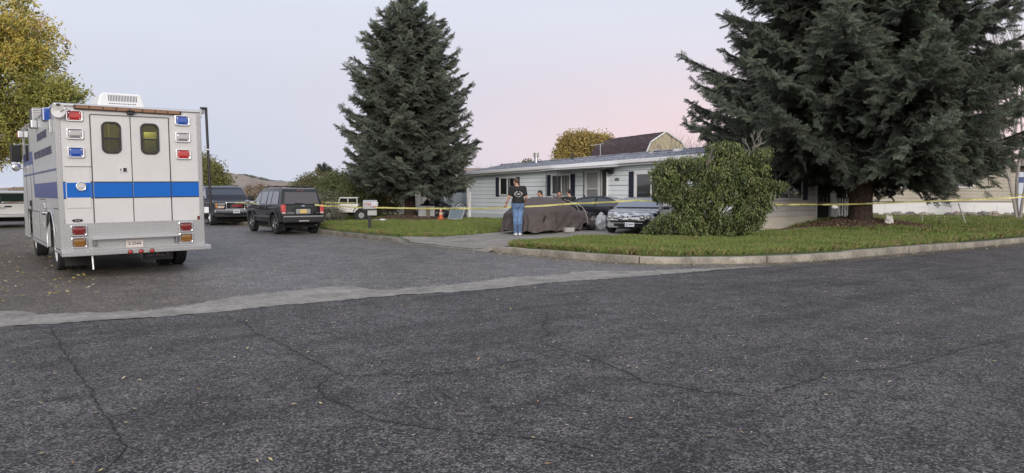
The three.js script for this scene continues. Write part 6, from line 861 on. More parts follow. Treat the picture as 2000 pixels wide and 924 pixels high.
  { const f = new THREE.Group(); f.name = 'metal_flue'; f.position.set(15.95, ridgeY + rise(15.9), -2.6); t.add(f); obj('flue_pipe', [cyl(0.11, 0.11, 1.3, 0, 0.55, 0)], M(0.33, 0.34, 0.36, 0.4, { metalness: 0.7 }), f); obj('flue_band', [cyl(0.118, 0.118, 0.04, 0, 0.3, 0)], steelD, f); obj('flue_strip', [rbox(0.03, 1.25, 0.03, 0.005, 0.12, 0.52, 0.03)], M(0.16, 0.08, 0.06, 0.7), f); }
  { const f = new THREE.Group(); f.name = 'roof_vent'; f.position.set(16.5, ridgeY + rise(16.5), -2.4); t.add(f); obj('vent_pipe', [cyl(0.10, 0.10, 0.25, 0, 0.1, 0)], alu, f); obj('vent_cap', [cyl(0.13, 0.13, 0.12, 0, 0.26, 0)], alu, f); }
  obj('wall_wreath', [T(new THREE.TorusGeometry(0.13, 0.05, 8, 18), 4.35, 2.1, 0.06)], M(0.03, 0.035, 0.03, 0.9), e);
}
{ const a = thing('tv_aerial', 'thin rooftop aerial standing before the yellow tree', 'aerial', [5.05, 0, -42.5]); obj('aerial_mast', [rod([0, 0, 0], [0.02, 4.35, 0], 0.025)], M(0.5, 0.52, 0.5, 0.5), a); obj('aerial_boom', [rod([-0.6, 4.22, 0.1], [0.25, 4.36, -0.1], 0.018)], alu, a); for (let k = 0; k < 5; k++) obj('aerial_element', [rod([-0.5 + k * 0.17, 4.24 + k * 0.028, -0.25], [-0.5 + k * 0.17, 4.24 + k * 0.028, 0.3], 0.009)], alu, a); }
{ // gambrel barn behind
  const t = thing('gambrel_barn', 'barn behind the house with brown gambrel roof and cream gable', 'barn', [11.4, 0, -55], 0); t.rotation.y = 0.42; 
  const cream = M(0.56, 0.50, 0.36, 0.65, { map: mott }), brown = M(0.30, 0.19, 0.175, 0.95, { map: shingleTex }), g0 = 3.9;
  const prof = [[-2.0, g0], [-1.35, 5.25], [0, 6.05], [1.5, 5.25], [2.3, g0]];
  obj('gable_wall', [T(ext(poly([[-1.95, 0], [2.25, 0], [2.25, g0], ...prof.slice(1, 4).reverse().map((p) => [p[0] * 0.97, p[1] - 0.06]), [-1.95, g0]]), 0.1, 0), 0, 0, -0.1)], cream, t);
  for (let k = 0; k < 11; k++) { const y = 3.6 + k * 0.2; const half = (yy) => { const r = yy < 5.25 ? [-2.0 + 0.65 * (yy - g0) / 1.35, 2.3 - 0.8 * (yy - g0) / 1.35] : [-1.35 * (6.0 - yy) / 0.75, 1.5 * (6.0 - yy) / 0.75]; return r; }; const y2 = Math.min(y + 0.2, 5.95), a = half(Math.max(y2, g0)), w = a[1] - a[0] - 0.1; if (w < 0.15) continue; obj('siding_board', [box(w, 0.2, 0.03, (a[0] + a[1]) / 2, y + 0.1, 0.02, 0.09)], cream, t); }
  const slope = (a, b, name) => { for (let k = 0; k < 7; k++) { const u0 = k / 7, u1 = (k + 1) / 7 + 0.03; const A = [lerp(a[0], b[0], u0), lerp(a[1], b[1], u0) + 0.03], B = [lerp(a[0], b[0], u1), lerp(a[1], b[1], u1) + 0.005]; const g = grid(span(0.12, -8.2, 20), [0, 1], (z, v) => { const p = v ? B : A; return [p[0], p[1] + 0.012 * n2(z * 1.3, k), z]; }, (z, v) => [z / 2.6, (u0 * 1.6 + v * 0.2) / 1.6]); obj('shingle_course', g, brown, t); } };
  slope(prof[0], prof[1]); slope(prof[1], prof[2]); slope(prof[4], prof[3]); slope(prof[3], prof[2]);
  obj('side_wall', [box(0.1, g0, 8, -1.92, g0 / 2, -4.1), box(0.1, g0, 8, 2.2, g0 / 2, -4.1), box(4.2, 4, 0.1, 0.1, 2, -8.1)], cream, t);
  for (let i = 0; i < 4; i++) obj('barge_board', [rod([prof[i][0], prof[i][1] + 0.02, 0.06], [prof[i + 1][0], prof[i + 1][1] + 0.02, 0.06], 0.07, 0.07, 4)], trimWhite, t);
}
{ // neighbour's low house at right
  const t = thing('beige_bungalow', 'beige clapboard bungalow with white base under the big spruce limbs', 'house', [21.4, 0.08, -43.2], -0.16);
  const beige = M(0.48, 0.44, 0.36, 0.65, { map: mott }), wb = M(0.80, 0.80, 0.80, 0.6, { map: mott });
  obj('wall', [box(10.5, 2.4, 6, 2.75, 2.0, -3.07)], M(0.10, 0.09, 0.07, 0.9), t); boards(t, 10.4, 0.95, 2.6, 0.2, beige, { x: -2.45, z: -0.05, seed: 9 });  // wall darkened so the board gaps read as lap shadow
  obj('base_wall', [rbox(10.6, 0.9, 0.08, 0.01, 2.75, 0.46, 0.0)], wb, t); for (let k = 0; k < 9; k++) obj('base_panel_joint', [box(0.02, 0.78, 0.01, -2 + k * 1.2, 0.42, 0.043)], M(0.5, 0.5, 0.5, 0.8), t);
  obj('corner_post', [rbox(0.16, 2.4, 0.16, 0.01, 7.98, 1.6, 0.02)], trimWhite, t); obj('roof', [box(11.2, 0.25, 7, 2.75, 3.1, -3)], M(0.2, 0.17, 0.16, 0.9), t);
  for (const x of [1.8, 4.4]) windowUnit(t, x, 2.2, 1.5, 0.9, { z: -0.01 });
}
{ // white picket fence stub and dark gate beside the trunk
  const f = thing('picket_fence', 'white picket fence running back between the house end and the spruce trunk', 'fence', [12.4, 0.25, -28.5]); const d = [0.88, -0.475];
  obj('gate_post', [rbox(0.17, 1.22, 0.17, 0.01, 0, 0.61, 0)], trimWhite, f); obj('post_cap', [T(new THREE.ConeGeometry(0.14, 0.16, 4), 0, 1.31, 0, 0, PI / 4), rbox(0.22, 0.03, 0.22, 0.005, 0, 1.23, 0)], trimWhite, f);
  for (const y of [0.25, 0.85]) obj('rail', [rod([0, y, 0], [d[0] * 1.7, y, d[1] * 1.7], 0.025, 0.025, 4)], trimWhite, f);
  const pk = ext(poly([[-0.04, 0], [0.04, 0], [0.04, 1.0], [0, 1.08], [-0.04, 1.0]]), 0.025, 0.004); for (let k = 0; k < 10; k++) { const p = obj('picket', pk, trimWhite, f); p.position.set(d[0] * (0.2 + k * 0.155), 0.02, d[1] * (0.2 + k * 0.155) + 0.03); p.rotation.y = 0.495; }
  const g = thing('screen_gate', 'dark framed screen gate between the house corner and the picket fence', 'gate', [11.98, 0.2, -28.62], -0.6); obj('gate_frame', [rbox(0.045, 0.95, 0.04, 0.005, -0.3, 0.5, 0), rbox(0.045, 0.95, 0.04, 0.005, 0.3, 0.5, 0), rbox(0.6, 0.045, 0.04, 0.005, 0, 0.05, 0), rbox(0.6, 0.045, 0.04, 0.005, 0, 0.96, 0)], M(0.16, 0.165, 0.17, 0.5), g); obj('gate_mesh', [box(0.58, 0.9, 0.012, 0, 0.5, 0)], M(0.015, 0.016, 0.018, 0.8), g);
  const w = thing('back_fence', 'dark board fence in the shade behind the blue spruce', 'fence', [12.2, 0.1, -31.5], -0.1); for (let k = 0; k < 15; k++) obj('fence_board', k ? w.children[0].geometry : box(0.145, 1.75, 0.022, 0, 0.875, 0), lib.get('fb') || (lib.set('fb', M(0.04, 0.035, 0.03, 0.9, { map: mott })), lib.get('fb')), w).position.set(k * 0.16, 0.02 * Math.sin(k * 5), 0);
}
{ // grey board fence and pink-walled house behind the tall spruce
  const f = thing('grey_fence', 'weathered pale grey fence behind the tall spruce trunk', 'fence', [-8.6, 0.0, -47.5], -0.03); const R = rng(33), gm = [M(0.50, 0.50, 0.48, 0.85, { map: mott }), M(0.44, 0.44, 0.42, 0.85, { map: mott }), M(0.55, 0.55, 0.52, 0.85, { map: mott })], gb = box(0.185, 1.3, 0.02, 0, 0.75, 0);
  for (let k = 0; k < 46; k++) { const b = obj('fence_board', gb, gm[Math.floor(R() * 3)], f); b.position.set(k * 0.2, 0.02 * R(), 0); } for (let k = 0; k < 5; k++) obj('fence_post', [rbox(0.09, 1.5, 0.09, 0.01, k * 2.25, 0.75, 0.06)], gm[1], f); obj('fence_rail', [box(9.2, 0.07, 0.04, 4.5, 1.36, 0.035)], gm[2], f);
  const h = thing('pink_house', 'pinkish house with white trim glimpsed behind the grey fence', 'house', [-6.1, 0, -58], 0.1); obj('wall', [box(9, 2.7, 5, 2.2, 1.35, -2.5)], M(0.66, 0.50, 0.46, 0.8, { map: mott }), h); obj('roof', [T(ext(poly([[-2.7, 2.7], [7.1, 2.7], [6.6, 3.5], [-2.2, 3.5]]), 5.6, 0), 0, 0, -5.3)], M(0.3, 0.26, 0.25, 0.9), h); for (const x of [-0.4, 1.6, 3.6]) windowUnit(h, x, 1.75, 1.0, 0.9, { z: 0 }); obj('white_panel', [box(2.6, 1.6, 0.05, 5.0, 1.9, 0.03)], trimWhite, h);
}
// ---------- people ----------
function netMesh(f, lo, hi, c) { // surface nets of f = 0
  const nx = Math.ceil((hi[0] - lo[0]) / c) + 1, ny = Math.ceil((hi[1] - lo[1]) / c) + 1, nz = Math.ceil((hi[2] - lo[2]) / c) + 1, F = new Float32Array(nx * ny * nz);
  for (let k = 0, o = 0; k < nz; k++) for (let j = 0; j < ny; j++) for (let i = 0; i < nx; i++, o++) F[o] = f(lo[0] + i * c, lo[1] + j * c, lo[2] + k * c);
  const id = new Int32Array(nx * ny * nz).fill(-1), pos = [], nor = [], idx = [], at = (i, j, k) => i + nx * (j + ny * k);
  for (let k = 0; k < nz - 1; k++) for (let j = 0; j < ny - 1; j++) for (let i = 0; i < nx - 1; i++) {
    let s = 0; for (let a = 0; a < 8; a++) if (F[at(i + (a & 1), j + ((a >> 1) & 1), k + (a >> 2))] < 0) s++; if (s === 0 || s === 8) continue;
    let x = 0, y = 0, z = 0, n = 0;
    for (let a = 0; a < 8; a++) for (const b of [a | 1, a | 2, a | 4]) if (b !== a) { const A = F[at(i + (a & 1), j + ((a >> 1) & 1), k + (a >> 2))], B = F[at(i + (b & 1), j + ((b >> 1) & 1), k + (b >> 2))]; if ((A < 0) !== (B < 0)) { const t = A / (A - B); x += lerp(a & 1, b & 1, t); y += lerp((a >> 1) & 1, (b >> 1) & 1, t); z += lerp(a >> 2, b >> 2, t); n++; } }
    const px = lo[0] + (i + x / n) * c, py = lo[1] + (j + y / n) * c, pz = lo[2] + (k + z / n) * c; id[at(i, j, k)] = pos.length / 3; pos.push(px, py, pz);
    const e = c * 0.6, g = new V3(f(px + e, py, pz) - f(px - e, py, pz), f(px, py + e, pz) - f(px, py - e, pz), f(px, py, pz + e) - f(px, py, pz - e)).normalize(); nor.push(g.x, g.y, g.z);
  }
  const quad = (a, b, c2, d, flip) => { if (a < 0 || b < 0 || c2 < 0 || d < 0) return; flip ? idx.push(a, c2, b, a, d, c2) : idx.push(a, b, c2, a, c2, d); };
  for (let k = 1; k < nz - 1; k++) for (let j = 1; j < ny - 1; j++) for (let i = 1; i < nx - 1; i++) {
    const A = F[at(i, j, k)] < 0;
    if (A !== (F[at(i + 1, j, k)] < 0)) quad(id[at(i, j - 1, k - 1)], id[at(i, j, k - 1)], id[at(i, j, k)], id[at(i, j - 1, k)], !A);
    if (A !== (F[at(i, j + 1, k)] < 0)) quad(id[at(i - 1, j, k - 1)], id[at(i - 1, j, k)], id[at(i, j, k)], id[at(i, j, k - 1)], !A);
    if (A !== (F[at(i, j, k + 1)] < 0)) quad(id[at(i - 1, j - 1, k)], id[at(i, j - 1, k)], id[at(i, j, k)], id[at(i - 1, j, k)], !A);
  }
  const g = new THREE.BufferGeometry(); g.setAttribute('position', new THREE.Float32BufferAttribute(pos, 3)); g.setAttribute('normal', new THREE.Float32BufferAttribute(nor, 3)); g.setIndex(idx); return g;
}
const smin = (a, b, k) => { const h = Math.max(0, k - Math.abs(a - b)) / k; return Math.min(a, b) - h * h * k * 0.25; };
function cap(x, y, z, a, b, ra, rb, sx = 1, sz = 1) { const bx = b[0] - a[0], by = b[1] - a[1], bz = b[2] - a[2], px = x - a[0], py = y - a[1], pz = z - a[2], t = Math.max(0, Math.min(1, (px * bx + py * by + pz * bz) / (bx * bx + by * by + bz * bz + 1e-9))), dx = (px - bx * t) / sx, dy = py - by * t, dz = (pz - bz * t) / sz; return Math.sqrt(dx * dx + dy * dy + dz * dz) - lerp(ra, rb, t); }
const ell = (x, y, z, c, r) => { const dx = (x - c[0]) / r[0], dy = (y - c[1]) / r[1], dz = (z - c[2]) / r[2], l = Math.sqrt(dx * dx + dy * dy + dz * dz); return (l - 1) * Math.min(r[0], r[1], r[2]); };
// joints are given for a person facing -z, x to their right
function person(label, pos, turn, J, S) {
  const t = thing('person', label, 'person', pos, turn, S.group), D = { hipL: [-0.09, 0.93, 0], hipR: [0.09, 0.93, 0], kneeL: [-0.09, 0.50, -0.02], kneeR: [0.09, 0.50, -0.02], ankL: [-0.09, 0.085, 0.02], ankR: [0.09, 0.085, 0.02], waist: [0, 1.08, 0], chest: [0, 1.32, 0.0], neck: [0, 1.50, 0.0], shL: [-0.185, 1.46, 0], shR: [0.185, 1.46, 0], elL: [-0.25, 1.17, 0.02], elR: [0.25, 1.17, 0.02], haL: [-0.27, 0.93, -0.06], haR: [0.27, 0.93, -0.06], head: [0, 1.68, -0.02], yaw: 0 };
  Object.assign(D, J);
  if (S.kneel) { for (const k of ['waist', 'chest', 'neck', 'shL', 'shR', 'elL', 'elR', 'haL', 'haR', 'head', 'hipL', 'hipR']) D[k] = [D[k][0], D[k][1] - S.kneel, D[k][2]]; D.kneeL = [-0.11, 0.08, -0.06]; D.kneeR = [0.11, 0.08, -0.06]; D.ankL = [-0.1, 0.085, 0.36]; D.ankR = [0.1, 0.085, 0.36]; }
  if (S.lean) { const c = Math.cos(S.lean), s = Math.sin(S.lean), hy = S.kneel ? 0.95 - S.kneel : 0.95; for (const k of ['waist', 'chest', 'neck', 'shL', 'shR', 'elL', 'elR', 'haL', 'haR', 'head']) { const f = k === 'waist' ? 0.5 : 1, cc = Math.cos(S.lean * f), ss = Math.sin(S.lean * f), y = D[k][1] - hy, z = D[k][2]; D[k] = [D[k][0], hy + y * cc + z * ss, z * cc - y * ss]; } }
  const hs = S.size || 1, cy = Math.cos(D.yaw), sy = Math.sin(D.yaw), H = D.head;
  const hd = (x, y, z) => { const dx = x - H[0], dy = y - H[1], dz = z - H[2]; return [dx * cy - dz * sy, dy, dx * sy + dz * cy]; };
  const headF = (x, y, z) => { const [u, v, w] = hd(x, y, z); let d = ell(u, v, w, [0, 0.025, 0.012], [0.077, 0.098, 0.098]); d = smin(d, ell(u, v, w, [0, -0.05, -0.028], [0.056, 0.068, 0.064]), 0.05); d = smin(d, cap(u, v, w, [0, 0.005, -0.085], [0, -0.03, -0.108], 0.010, 0.016), 0.02); d = smin(d, cap(u, v, w, [-0.03, 0.032, -0.082], [0.03, 0.032, -0.082], 0.012, 0.012), 0.02); for (const s of [-1, 1]) { d = smin(d, ell(u, v, w, [s * 0.079, -0.005, 0.012], [0.012, 0.032, 0.02]), 0.012); d = Math.max(d, -ell(u, v, w, [s * 0.031, 0.012, -0.098], [0.016, 0.010, 0.012])); } d = smin(d, cap(u, v, w, [-0.02, -0.066, -0.082], [0.02, -0.066, -0.082], 0.009, 0.009), 0.012); return d; };
  const handF = (x, y, z, el, ha, s) => { const d = new V3(ha[0] - el[0], ha[1] - el[1], ha[2] - el[2]).normalize(), up = new V3(0, 0, -1), sd = d.clone().cross(up).normalize(), n = sd.clone().cross(d), P = (a, b, c) => [ha[0] + d.x * a + sd.x * b + n.x * c, ha[1] + d.y * a + sd.y * b + n.y * c, ha[2] + d.z * a + sd.z * b + n.z * c]; if (Math.hypot(x - ha[0], y - ha[1], z - ha[2]) > 0.28) return 1; const cu = S.curl ?? 0.35; let v = cap(x, y, z, P(0, 0, 0), P(0.075, 0, 0.0), 0.024, 0.032, 1, 1); for (let i = 0; i < 4; i++) { const o = (i - 1.5) * 0.0195, l = [0.068, 0.078, 0.073, 0.056][i]; v = smin(v, cap(x, y, z, P(0.085, o, 0), P(0.085 + l * 0.55, o * 1.05, cu * 0.03), 0.0095, 0.009), 0.008); v = smin(v, cap(x, y, z, P(0.085 + l * 0.55, o * 1.05, cu * 0.03), P(0.085 + l * (1 - cu * 0.35), o, cu * 0.085), 0.009, 0.0075), 0.006); } v = smin(v, cap(x, y, z, P(0.02, s * 0.028, 0.005), P(0.06, s * 0.058, 0.02), 0.0115, 0.010), 0.012); return smin(v, cap(x, y, z, P(0.06, s * 0.058, 0.02), P(0.092, s * 0.056, 0.035), 0.010, 0.0085), 0.006); };
  const armF = (x, y, z, k) => { let d = 9; for (const s of ['L', 'R']) { let a = cap(x, y, z, D['sh' + s], D['el' + s], 0.052, 0.043); a = smin(a, cap(x, y, z, D['el' + s], D['ha' + s], 0.042, 0.028), 0.03); if (k) a = smin(a, handF(x, y, z, D['el' + s], D['ha' + s], s === 'L' ? 1 : -1), 0.02); d = Math.min(d, a); } return d; };
  const torsoF = (x, y, z) => { let d = cap(x, y, z, D.waist, D.chest, 0.125, 0.135, 1.18, 0.86); d = smin(d, cap(x, y, z, D.shL, D.shR, 0.062, 0.062, 1, 1.1), 0.10); d = smin(d, cap(x, y, z, D.chest, [(D.neck[0] + D.chest[0]) / 2, (D.neck[1] * 0.6 + D.chest[1] * 0.4), (D.neck[2] + D.chest[2]) / 2], 0.13, 0.08, 1.2, 0.85), 0.06); return smin(d, cap(x, y, z, [(D.hipL[0] + D.hipR[0]) / 2, D.hipL[1] + 0.02, (D.hipL[2] + D.hipR[2]) / 2 + 0.01], D.waist, 0.125, 0.122, 1.2, 0.92), 0.08); };
  const legF = (x, y, z) => { let d = 9; for (const s of ['L', 'R']) { let a = cap(x, y, z, D['hip' + s], D['knee' + s], 0.088, 0.058); a = smin(a, cap(x, y, z, D['knee' + s], [lerp(D['knee' + s][0], D['ank' + s][0], 0.35), lerp(D['knee' + s][1], D['ank' + s][1], 0.35), lerp(D['knee' + s][2], D['ank' + s][2], 0.35) + 0.012], 0.055, 0.056), 0.04); a = smin(a, cap(x, y, z, D['knee' + s], D['ank' + s], 0.05, 0.036), 0.04); d = smin(d, a, 0.03); } return smin(d, cap(x, y, z, D.hipL, D.hipR, 0.10, 0.10, 1, 1.05), 0.06); };
  const footF = (x, y, z, r) => { let d = 9; for (const s of ['L', 'R']) { const a = D['ank' + s], fa = D['foot' + s] || 0; const tx = a[0] + Math.sin(fa) * 0.15, tz = a[2] - Math.cos(fa) * 0.15; let f = cap(x, y, z, [a[0] - Math.sin(fa) * 0.05, a[1] - 0.045, a[2] + Math.cos(fa) * 0.05], [tx, a[1] - 0.052, tz], 0.038 + r, 0.034 + r); f = smin(f, cap(x, y, z, a, [a[0], a[1] - 0.03, a[2]], 0.036 + r, 0.036 + r), 0.04); f = Math.max(f, a[1] - 0.083 - y); d = Math.min(d, f); } return d; };
  const neckF = (x, y, z) => cap(x, y, z, D.neck, [H[0], H[1] - 0.04, H[2] + 0.02], 0.058, 0.053);
  const bodyF = (x, y, z) => { let d = smin(torsoF(x, y, z), legF(x, y, z), 0.05); d = smin(d, armF(x, y, z, true), 0.03); d = smin(d, neckF(x, y, z), 0.05); d = smin(d, headF(x, y, z), 0.025); return smin(d, footF(x, y, z, -0.006), 0.02); };
  const all = Object.values(D).filter(Array.isArray), lo = [0, 1, 2].map((i) => Math.min(...all.map((p) => p[i])) - 0.26), hi = [0, 1, 2].map((i) => Math.max(...all.map((p) => p[i])) + 0.2); lo[1] = -0.02;
  const skin = M(...(S.skin || [0.44, 0.25, 0.18]), 0.55);
  obj('body', netMesh(bodyF, lo, hi, S.fine || 0.014), skin, t);
  const hairF = (x, y, z) => { const [u, v, w] = hd(x, y, z); const c = ell(u, v, w, [0, 0.03, 0.016], [0.083, 0.10, 0.101]); return Math.max(c + 0.003 * n3(u * 90, v * 90, w * 90), -(v - (S.hairline ?? 0.0) + 1.05 * (w + 0.012) * (w < 0.03 ? 1 : 0.0) * -1 - (w > 0.03 ? -0.055 : 0.02)) * 0.6); };
  obj('hair', netMesh(hairF, [H[0] - 0.15, H[1] - 0.16, H[2] - 0.16], [H[0] + 0.15, H[1] + 0.2, H[2] + 0.18], 0.008), M(...S.hair, 0.8), t);
  for (const s of [-1, 1]) { const u = s * 0.031, w = -0.080; obj('eye', sph(0.011, 0, 0, 0).translate(H[0] + u * cy + w * sy, H[1] + 0.012, H[2] - u * sy + w * cy), M(0.2, 0.17, 0.15, 0.2), t); }
  const slv = S.sleeve ?? 0.75;
  const shirtF = (x, y, z) => { let d = torsoF(x, y, z) - 0.014; for (const s of ['L', 'R']) { const e = [0, 1, 2].map((i) => lerp(D['sh' + s][i], D['el' + s][i], Math.min(1, slv))); let a = cap(x, y, z, D['sh' + s], e, 0.068, slv < 1 ? 0.064 : 0.056); if (slv > 1) a = smin(a, cap(x, y, z, D['el' + s], D['ha' + s], 0.056, 0.042), 0.03); d = smin(d, a, 0.05); } d += 0.004 * n3(x * 11, y * 9, z * 11); const ax = D.neck; d = Math.max(d, -(cap(x, y, z, [ax[0], ax[1] + 0.03, ax[2] - 0.01], [ax[0], ax[1] + 0.2, ax[2] - 0.03], 0.072, 0.09))); return Math.max(d, (D.hipL[1] + 0.075) - y - 0.2 * (S.lean ? 1 : 0)); };
  obj(S.shirtName || 'shirt', netMesh(shirtF, lo, hi, S.fine || 0.014), M(...S.shirt, 0.8, { bumpMap: noiseBmp, bumpScale: 0.002 }), t);
  const jeansF = (x, y, z) => { let d = legF(x, y, z) - 0.016 - 0.012 * sstep(0.5, 0.1, y); d = smin(d, cap(x, y, z, [0, D.hipL[1] + 0.03, (D.hipL[2] + D.hipR[2]) / 2 + 0.01], [D.waist[0], D.hipL[1] + 0.10, D.waist[2] * 0.6], 0.128, 0.122, 1.2, 0.95), 0.06); d += 0.006 * n3(x * 8, y * 11, z * 8); return Math.max(d, 0.06 - y, y - (D.hipL[1] + 0.12)); };
  const jg = netMesh(jeansF, lo, [hi[0], D.hipL[1] + 0.2, hi[2]], S.fine || 0.014);
  if (S.fade) colorAll(jg, (x, y, z) => { const b = fbm(x * 6, y * 5 + z * 3, 3), f = sstep(0.3, 0.55, y) * (1 - sstep(0.75, 0.95, y)); const v = 0.8 + 0.45 * b + 0.55 * f; return [v, v, v]; });
  obj('trousers', jg, M(...S.trousers, 0.85, { vertexColors: !!S.fade, bumpMap: noiseBmp, bumpScale: 0.002 }), t);
  obj('shoes', netMesh((x, y, z) => footF(x, y, z, 0.010), [lo[0], -0.02, lo[2]], [hi[0], 0.22, hi[2]], 0.012), M(...S.shoes, 0.6), t);
  return { t, D, shirtF };
}
const manGround = lawnH(0.2, -23.4) + 0.018;
{
  const { t, D, shirtF } = person('man in black T-shirt and blue jeans seen from behind, left hand on the tape', [0.185, manGround, -23.35], 0.05, { head: [-0.055, 1.705, -0.03], neck: [-0.02, 1.545, 0.0], chest: [0, 1.35, 0], waist: [0.01, 1.10, 0.01], shL: [-0.19, 1.505, 0], shR: [0.195, 1.50, 0], elL: [-0.275, 1.23, 0.03], elR: [0.262, 1.22, 0.05], haL: [-0.365, 1.02, -0.02], haR: [0.245, 1.06, -0.16], hipL: [-0.085, 0.95, 0], hipR: [0.095, 0.95, 0], kneeL: [-0.065, 0.51, -0.03], kneeR: [0.055, 0.52, 0.04], ankL: [-0.07, 0.09, 0.04], ankR: [0.065, 0.095, 0.13], footL: -0.2, footR: 0.25, yaw: 0.45 },
    { fine: 0.0115, hair: [0.075, 0.05, 0.038], hairline: 0.0, shirt: [0.012, 0.012, 0.014], sleeve: 0.72, trousers: [0.10, 0.17, 0.30], fade: 1, shoes: [0.62, 0.64, 0.66], skin: [0.46, 0.25, 0.175] });
  // print on the back of the shirt
  const tex = canvasTex(256, 192, (c, w, h) => { c.fillStyle = '#131314'; c.fillRect(0, 0, w, h); c.fillStyle = '#e9e9e9'; const arc = (s, cx, cy, r, a0, a1, sz, inv) => { c.font = 'bold ' + sz + 'px sans-serif'; c.textAlign = 'center'; for (let i = 0; i < s.length; i++) { const a = lerp(a0, a1, i / (s.length - 1)); c.save(); c.translate(cx + Math.cos(a) * r, cy + Math.sin(a) * r); c.rotate(a + (inv ? -PI / 2 : PI / 2)); c.fillText(s[i], 0, 0); c.restore(); } };
    arc('CRIME SCENE', 128, 205, 160, -PI * 0.79, -PI * 0.21, 34); arc('INVESTIGATIONS', 128, 20, 150, PI * 0.80, PI * 0.20, 27, true); c.fillRect(96, 84, 64, 26); c.fillRect(20, 84, 44, 10); c.fillRect(196, 84, 40, 10); c.fillStyle = '#131314'; c.fillRect(104, 92, 20, 8); c.fillRect(134, 94, 18, 9); });
  const g = grid(span(-0.135, 0.135, 18), span(1.19, 1.44, 16), (x, y) => { let z = 0.32; for (let i = 0; i < 60; i++) { const d = shirtF(x + 0.01, y, z); if (d < 0.001) break; z -= Math.max(0.001, d * 0.7); } return [x + 0.01, y, z + 0.005]; }, (x, y) => [(x + 0.135) / 0.27, (y - 1.19) / 0.25]);
  obj('shirt_print', g, new THREE.MeshPhysicalMaterial({ map: tex, roughness: 0.8 }), t);
  { const b = new THREE.Group(); b.name = 'belt'; t.add(b); obj('belt_strap', [T(new THREE.TorusGeometry(0.150, 0.018, 8, 36), 0, 0, 0, PI / 2)], blackPl, b); b.children[0].scale.set(1, 1, 0.82); b.position.set(0.005, 1.055, 0.01); obj('holster', [rbox(0.05, 0.17, 0.075, 0.02, -0.185, -0.03, 0.0), rbox(0.04, 0.07, 0.05, 0.015, -0.18, 0.07, -0.01)], blackPl, b); obj('belt_pouch', [rbox(0.045, 0.10, 0.07, 0.015, 0.182, -0.01, 0.0)], blackPl, b); }
  obj('wristwatch', [T(new THREE.TorusGeometry(0.034, 0.011, 8, 20), 0, 0, 0, PI / 2, 0, -0.35).translate(-0.352, 1.055, -0.012)], blackPl, t);
}
const bystanders = [
  ['bareheaded person with short grey-brown hair low behind the covered car, leftmost of the group', 0.98, -29.6, -1.2, { head: [0, 1.66, -0.03], yaw: -0.4 }, { kneel: 0.37, lean: 0.2, hair: [0.11, 0.085, 0.07], shirt: [0.25, 0.26, 0.28], trousers: [0.03, 0.03, 0.04], shoes: [0.03, 0.03, 0.03] }],
  ['dark-haired person facing left, close beside the grey-haired one', 1.28, -29.35, 1.15, { head: [0, 1.70, -0.03], yaw: 0.3 }, { kneel: 0.37, lean: 0.22, hair: [0.02, 0.016, 0.014], shirt: [0.02, 0.022, 0.03], trousers: [0.03, 0.03, 0.04], shoes: [0.03, 0.03, 0.03] }],
  ['dark-haired person with face towards the street, low behind the roof of the covered car', 1.93, -29.6, PI - 0.3, { head: [0, 1.66, -0.03], yaw: 0.2 }, { kneel: 0.37, lean: 0.15, hair: [0.018, 0.015, 0.014], shirt: [0.03, 0.03, 0.036], trousers: [0.03, 0.03, 0.04], shoes: [0.03, 0.03, 0.03] }],
  ['person in black vest over a pale shirt, back to the street, by the black railing', 2.26, -28.7, 0.35, { head: [-0.02, 1.69, -0.03], yaw: 0.2 }, { kneel: 0.36, lean: 0.08, hair: [0.03, 0.022, 0.018], shirt: [0.016, 0.016, 0.02], sleeve: 0.25, shirtName: 'vest', trousers: [0.03, 0.035, 0.05], shoes: [0.03, 0.03, 0.03], skin: [0.47, 0.30, 0.24] }]];
for (const [l, x, z, turn, J, S] of bystanders) person(l, [x, lawnH(x, z) + 0.018, z], turn, J, { fine: 0.017, ...S });

// ---------- caution tape ----------
const tapeM = M(0.82, 0.80, 0.52, 0.4, { transmission: 0.25, thickness: 0, map: canvasTex(512, 32, (c, w, h) => { c.fillStyle = '#f0ecb4'; c.fillRect(0, 0, w, h); c.fillStyle = '#b9b48a'; for (let i = 0; i < 4; i++) for (let k = 0; k < 6; k++) if (k !== 2) c.fillRect(14 + i * 128 + k * 15, 9, 9, 13); }) });
tapeM.map.wrapS = THREE.RepeatWrapping;
function tape(label, pts, sag, seed) {
  const t = thing('caution_tape', label, 'tape', pts[0], 0, 'caution tape strung round the lot'), o = pts[0], R = rng(seed), P = [];
  for (let i = 0; i < pts.length - 1; i++) for (let k = 0; k < 12; k++) { const u = k / 12, a = pts[i], b = pts[i + 1]; P.push(new V3(lerp(a[0], b[0], u), lerp(a[1], b[1], u) - sag * 4 * u * (1 - u), lerp(a[2], b[2], u))); } P.push(new V3(...pts[pts.length - 1]));
  const cv = new THREE.CatmullRomCurve3(P), n = P.length * 4, L = cv.getLength();
  const g = grid(span(0, 1, n), [-1, 0, 1], (s, v) => { const p = cv.getPointAt(s), tg = cv.getTangentAt(s), nn = new V3(-tg.z, 0, tg.x).normalize(), tw = 0.75 * n2(s * L * 0.35 + seed, seed) + 0.5 * n2(s * L * 1.1, seed + 4), w = 0.026; return [p.x - o[0] + nn.x * Math.sin(tw) * w * v, p.y - o[1] + Math.cos(tw) * w * v + 0.004 * n2(s * L * 3, v), p.z - o[2] + nn.z * Math.sin(tw) * w * v]; }, (s, v) => [s * L / 1.2, (v + 1) / 2]);
  obj('tape_strip', g, tapeM, t); return t;
}
const at0 = (x, y, z) => [x, y, z];
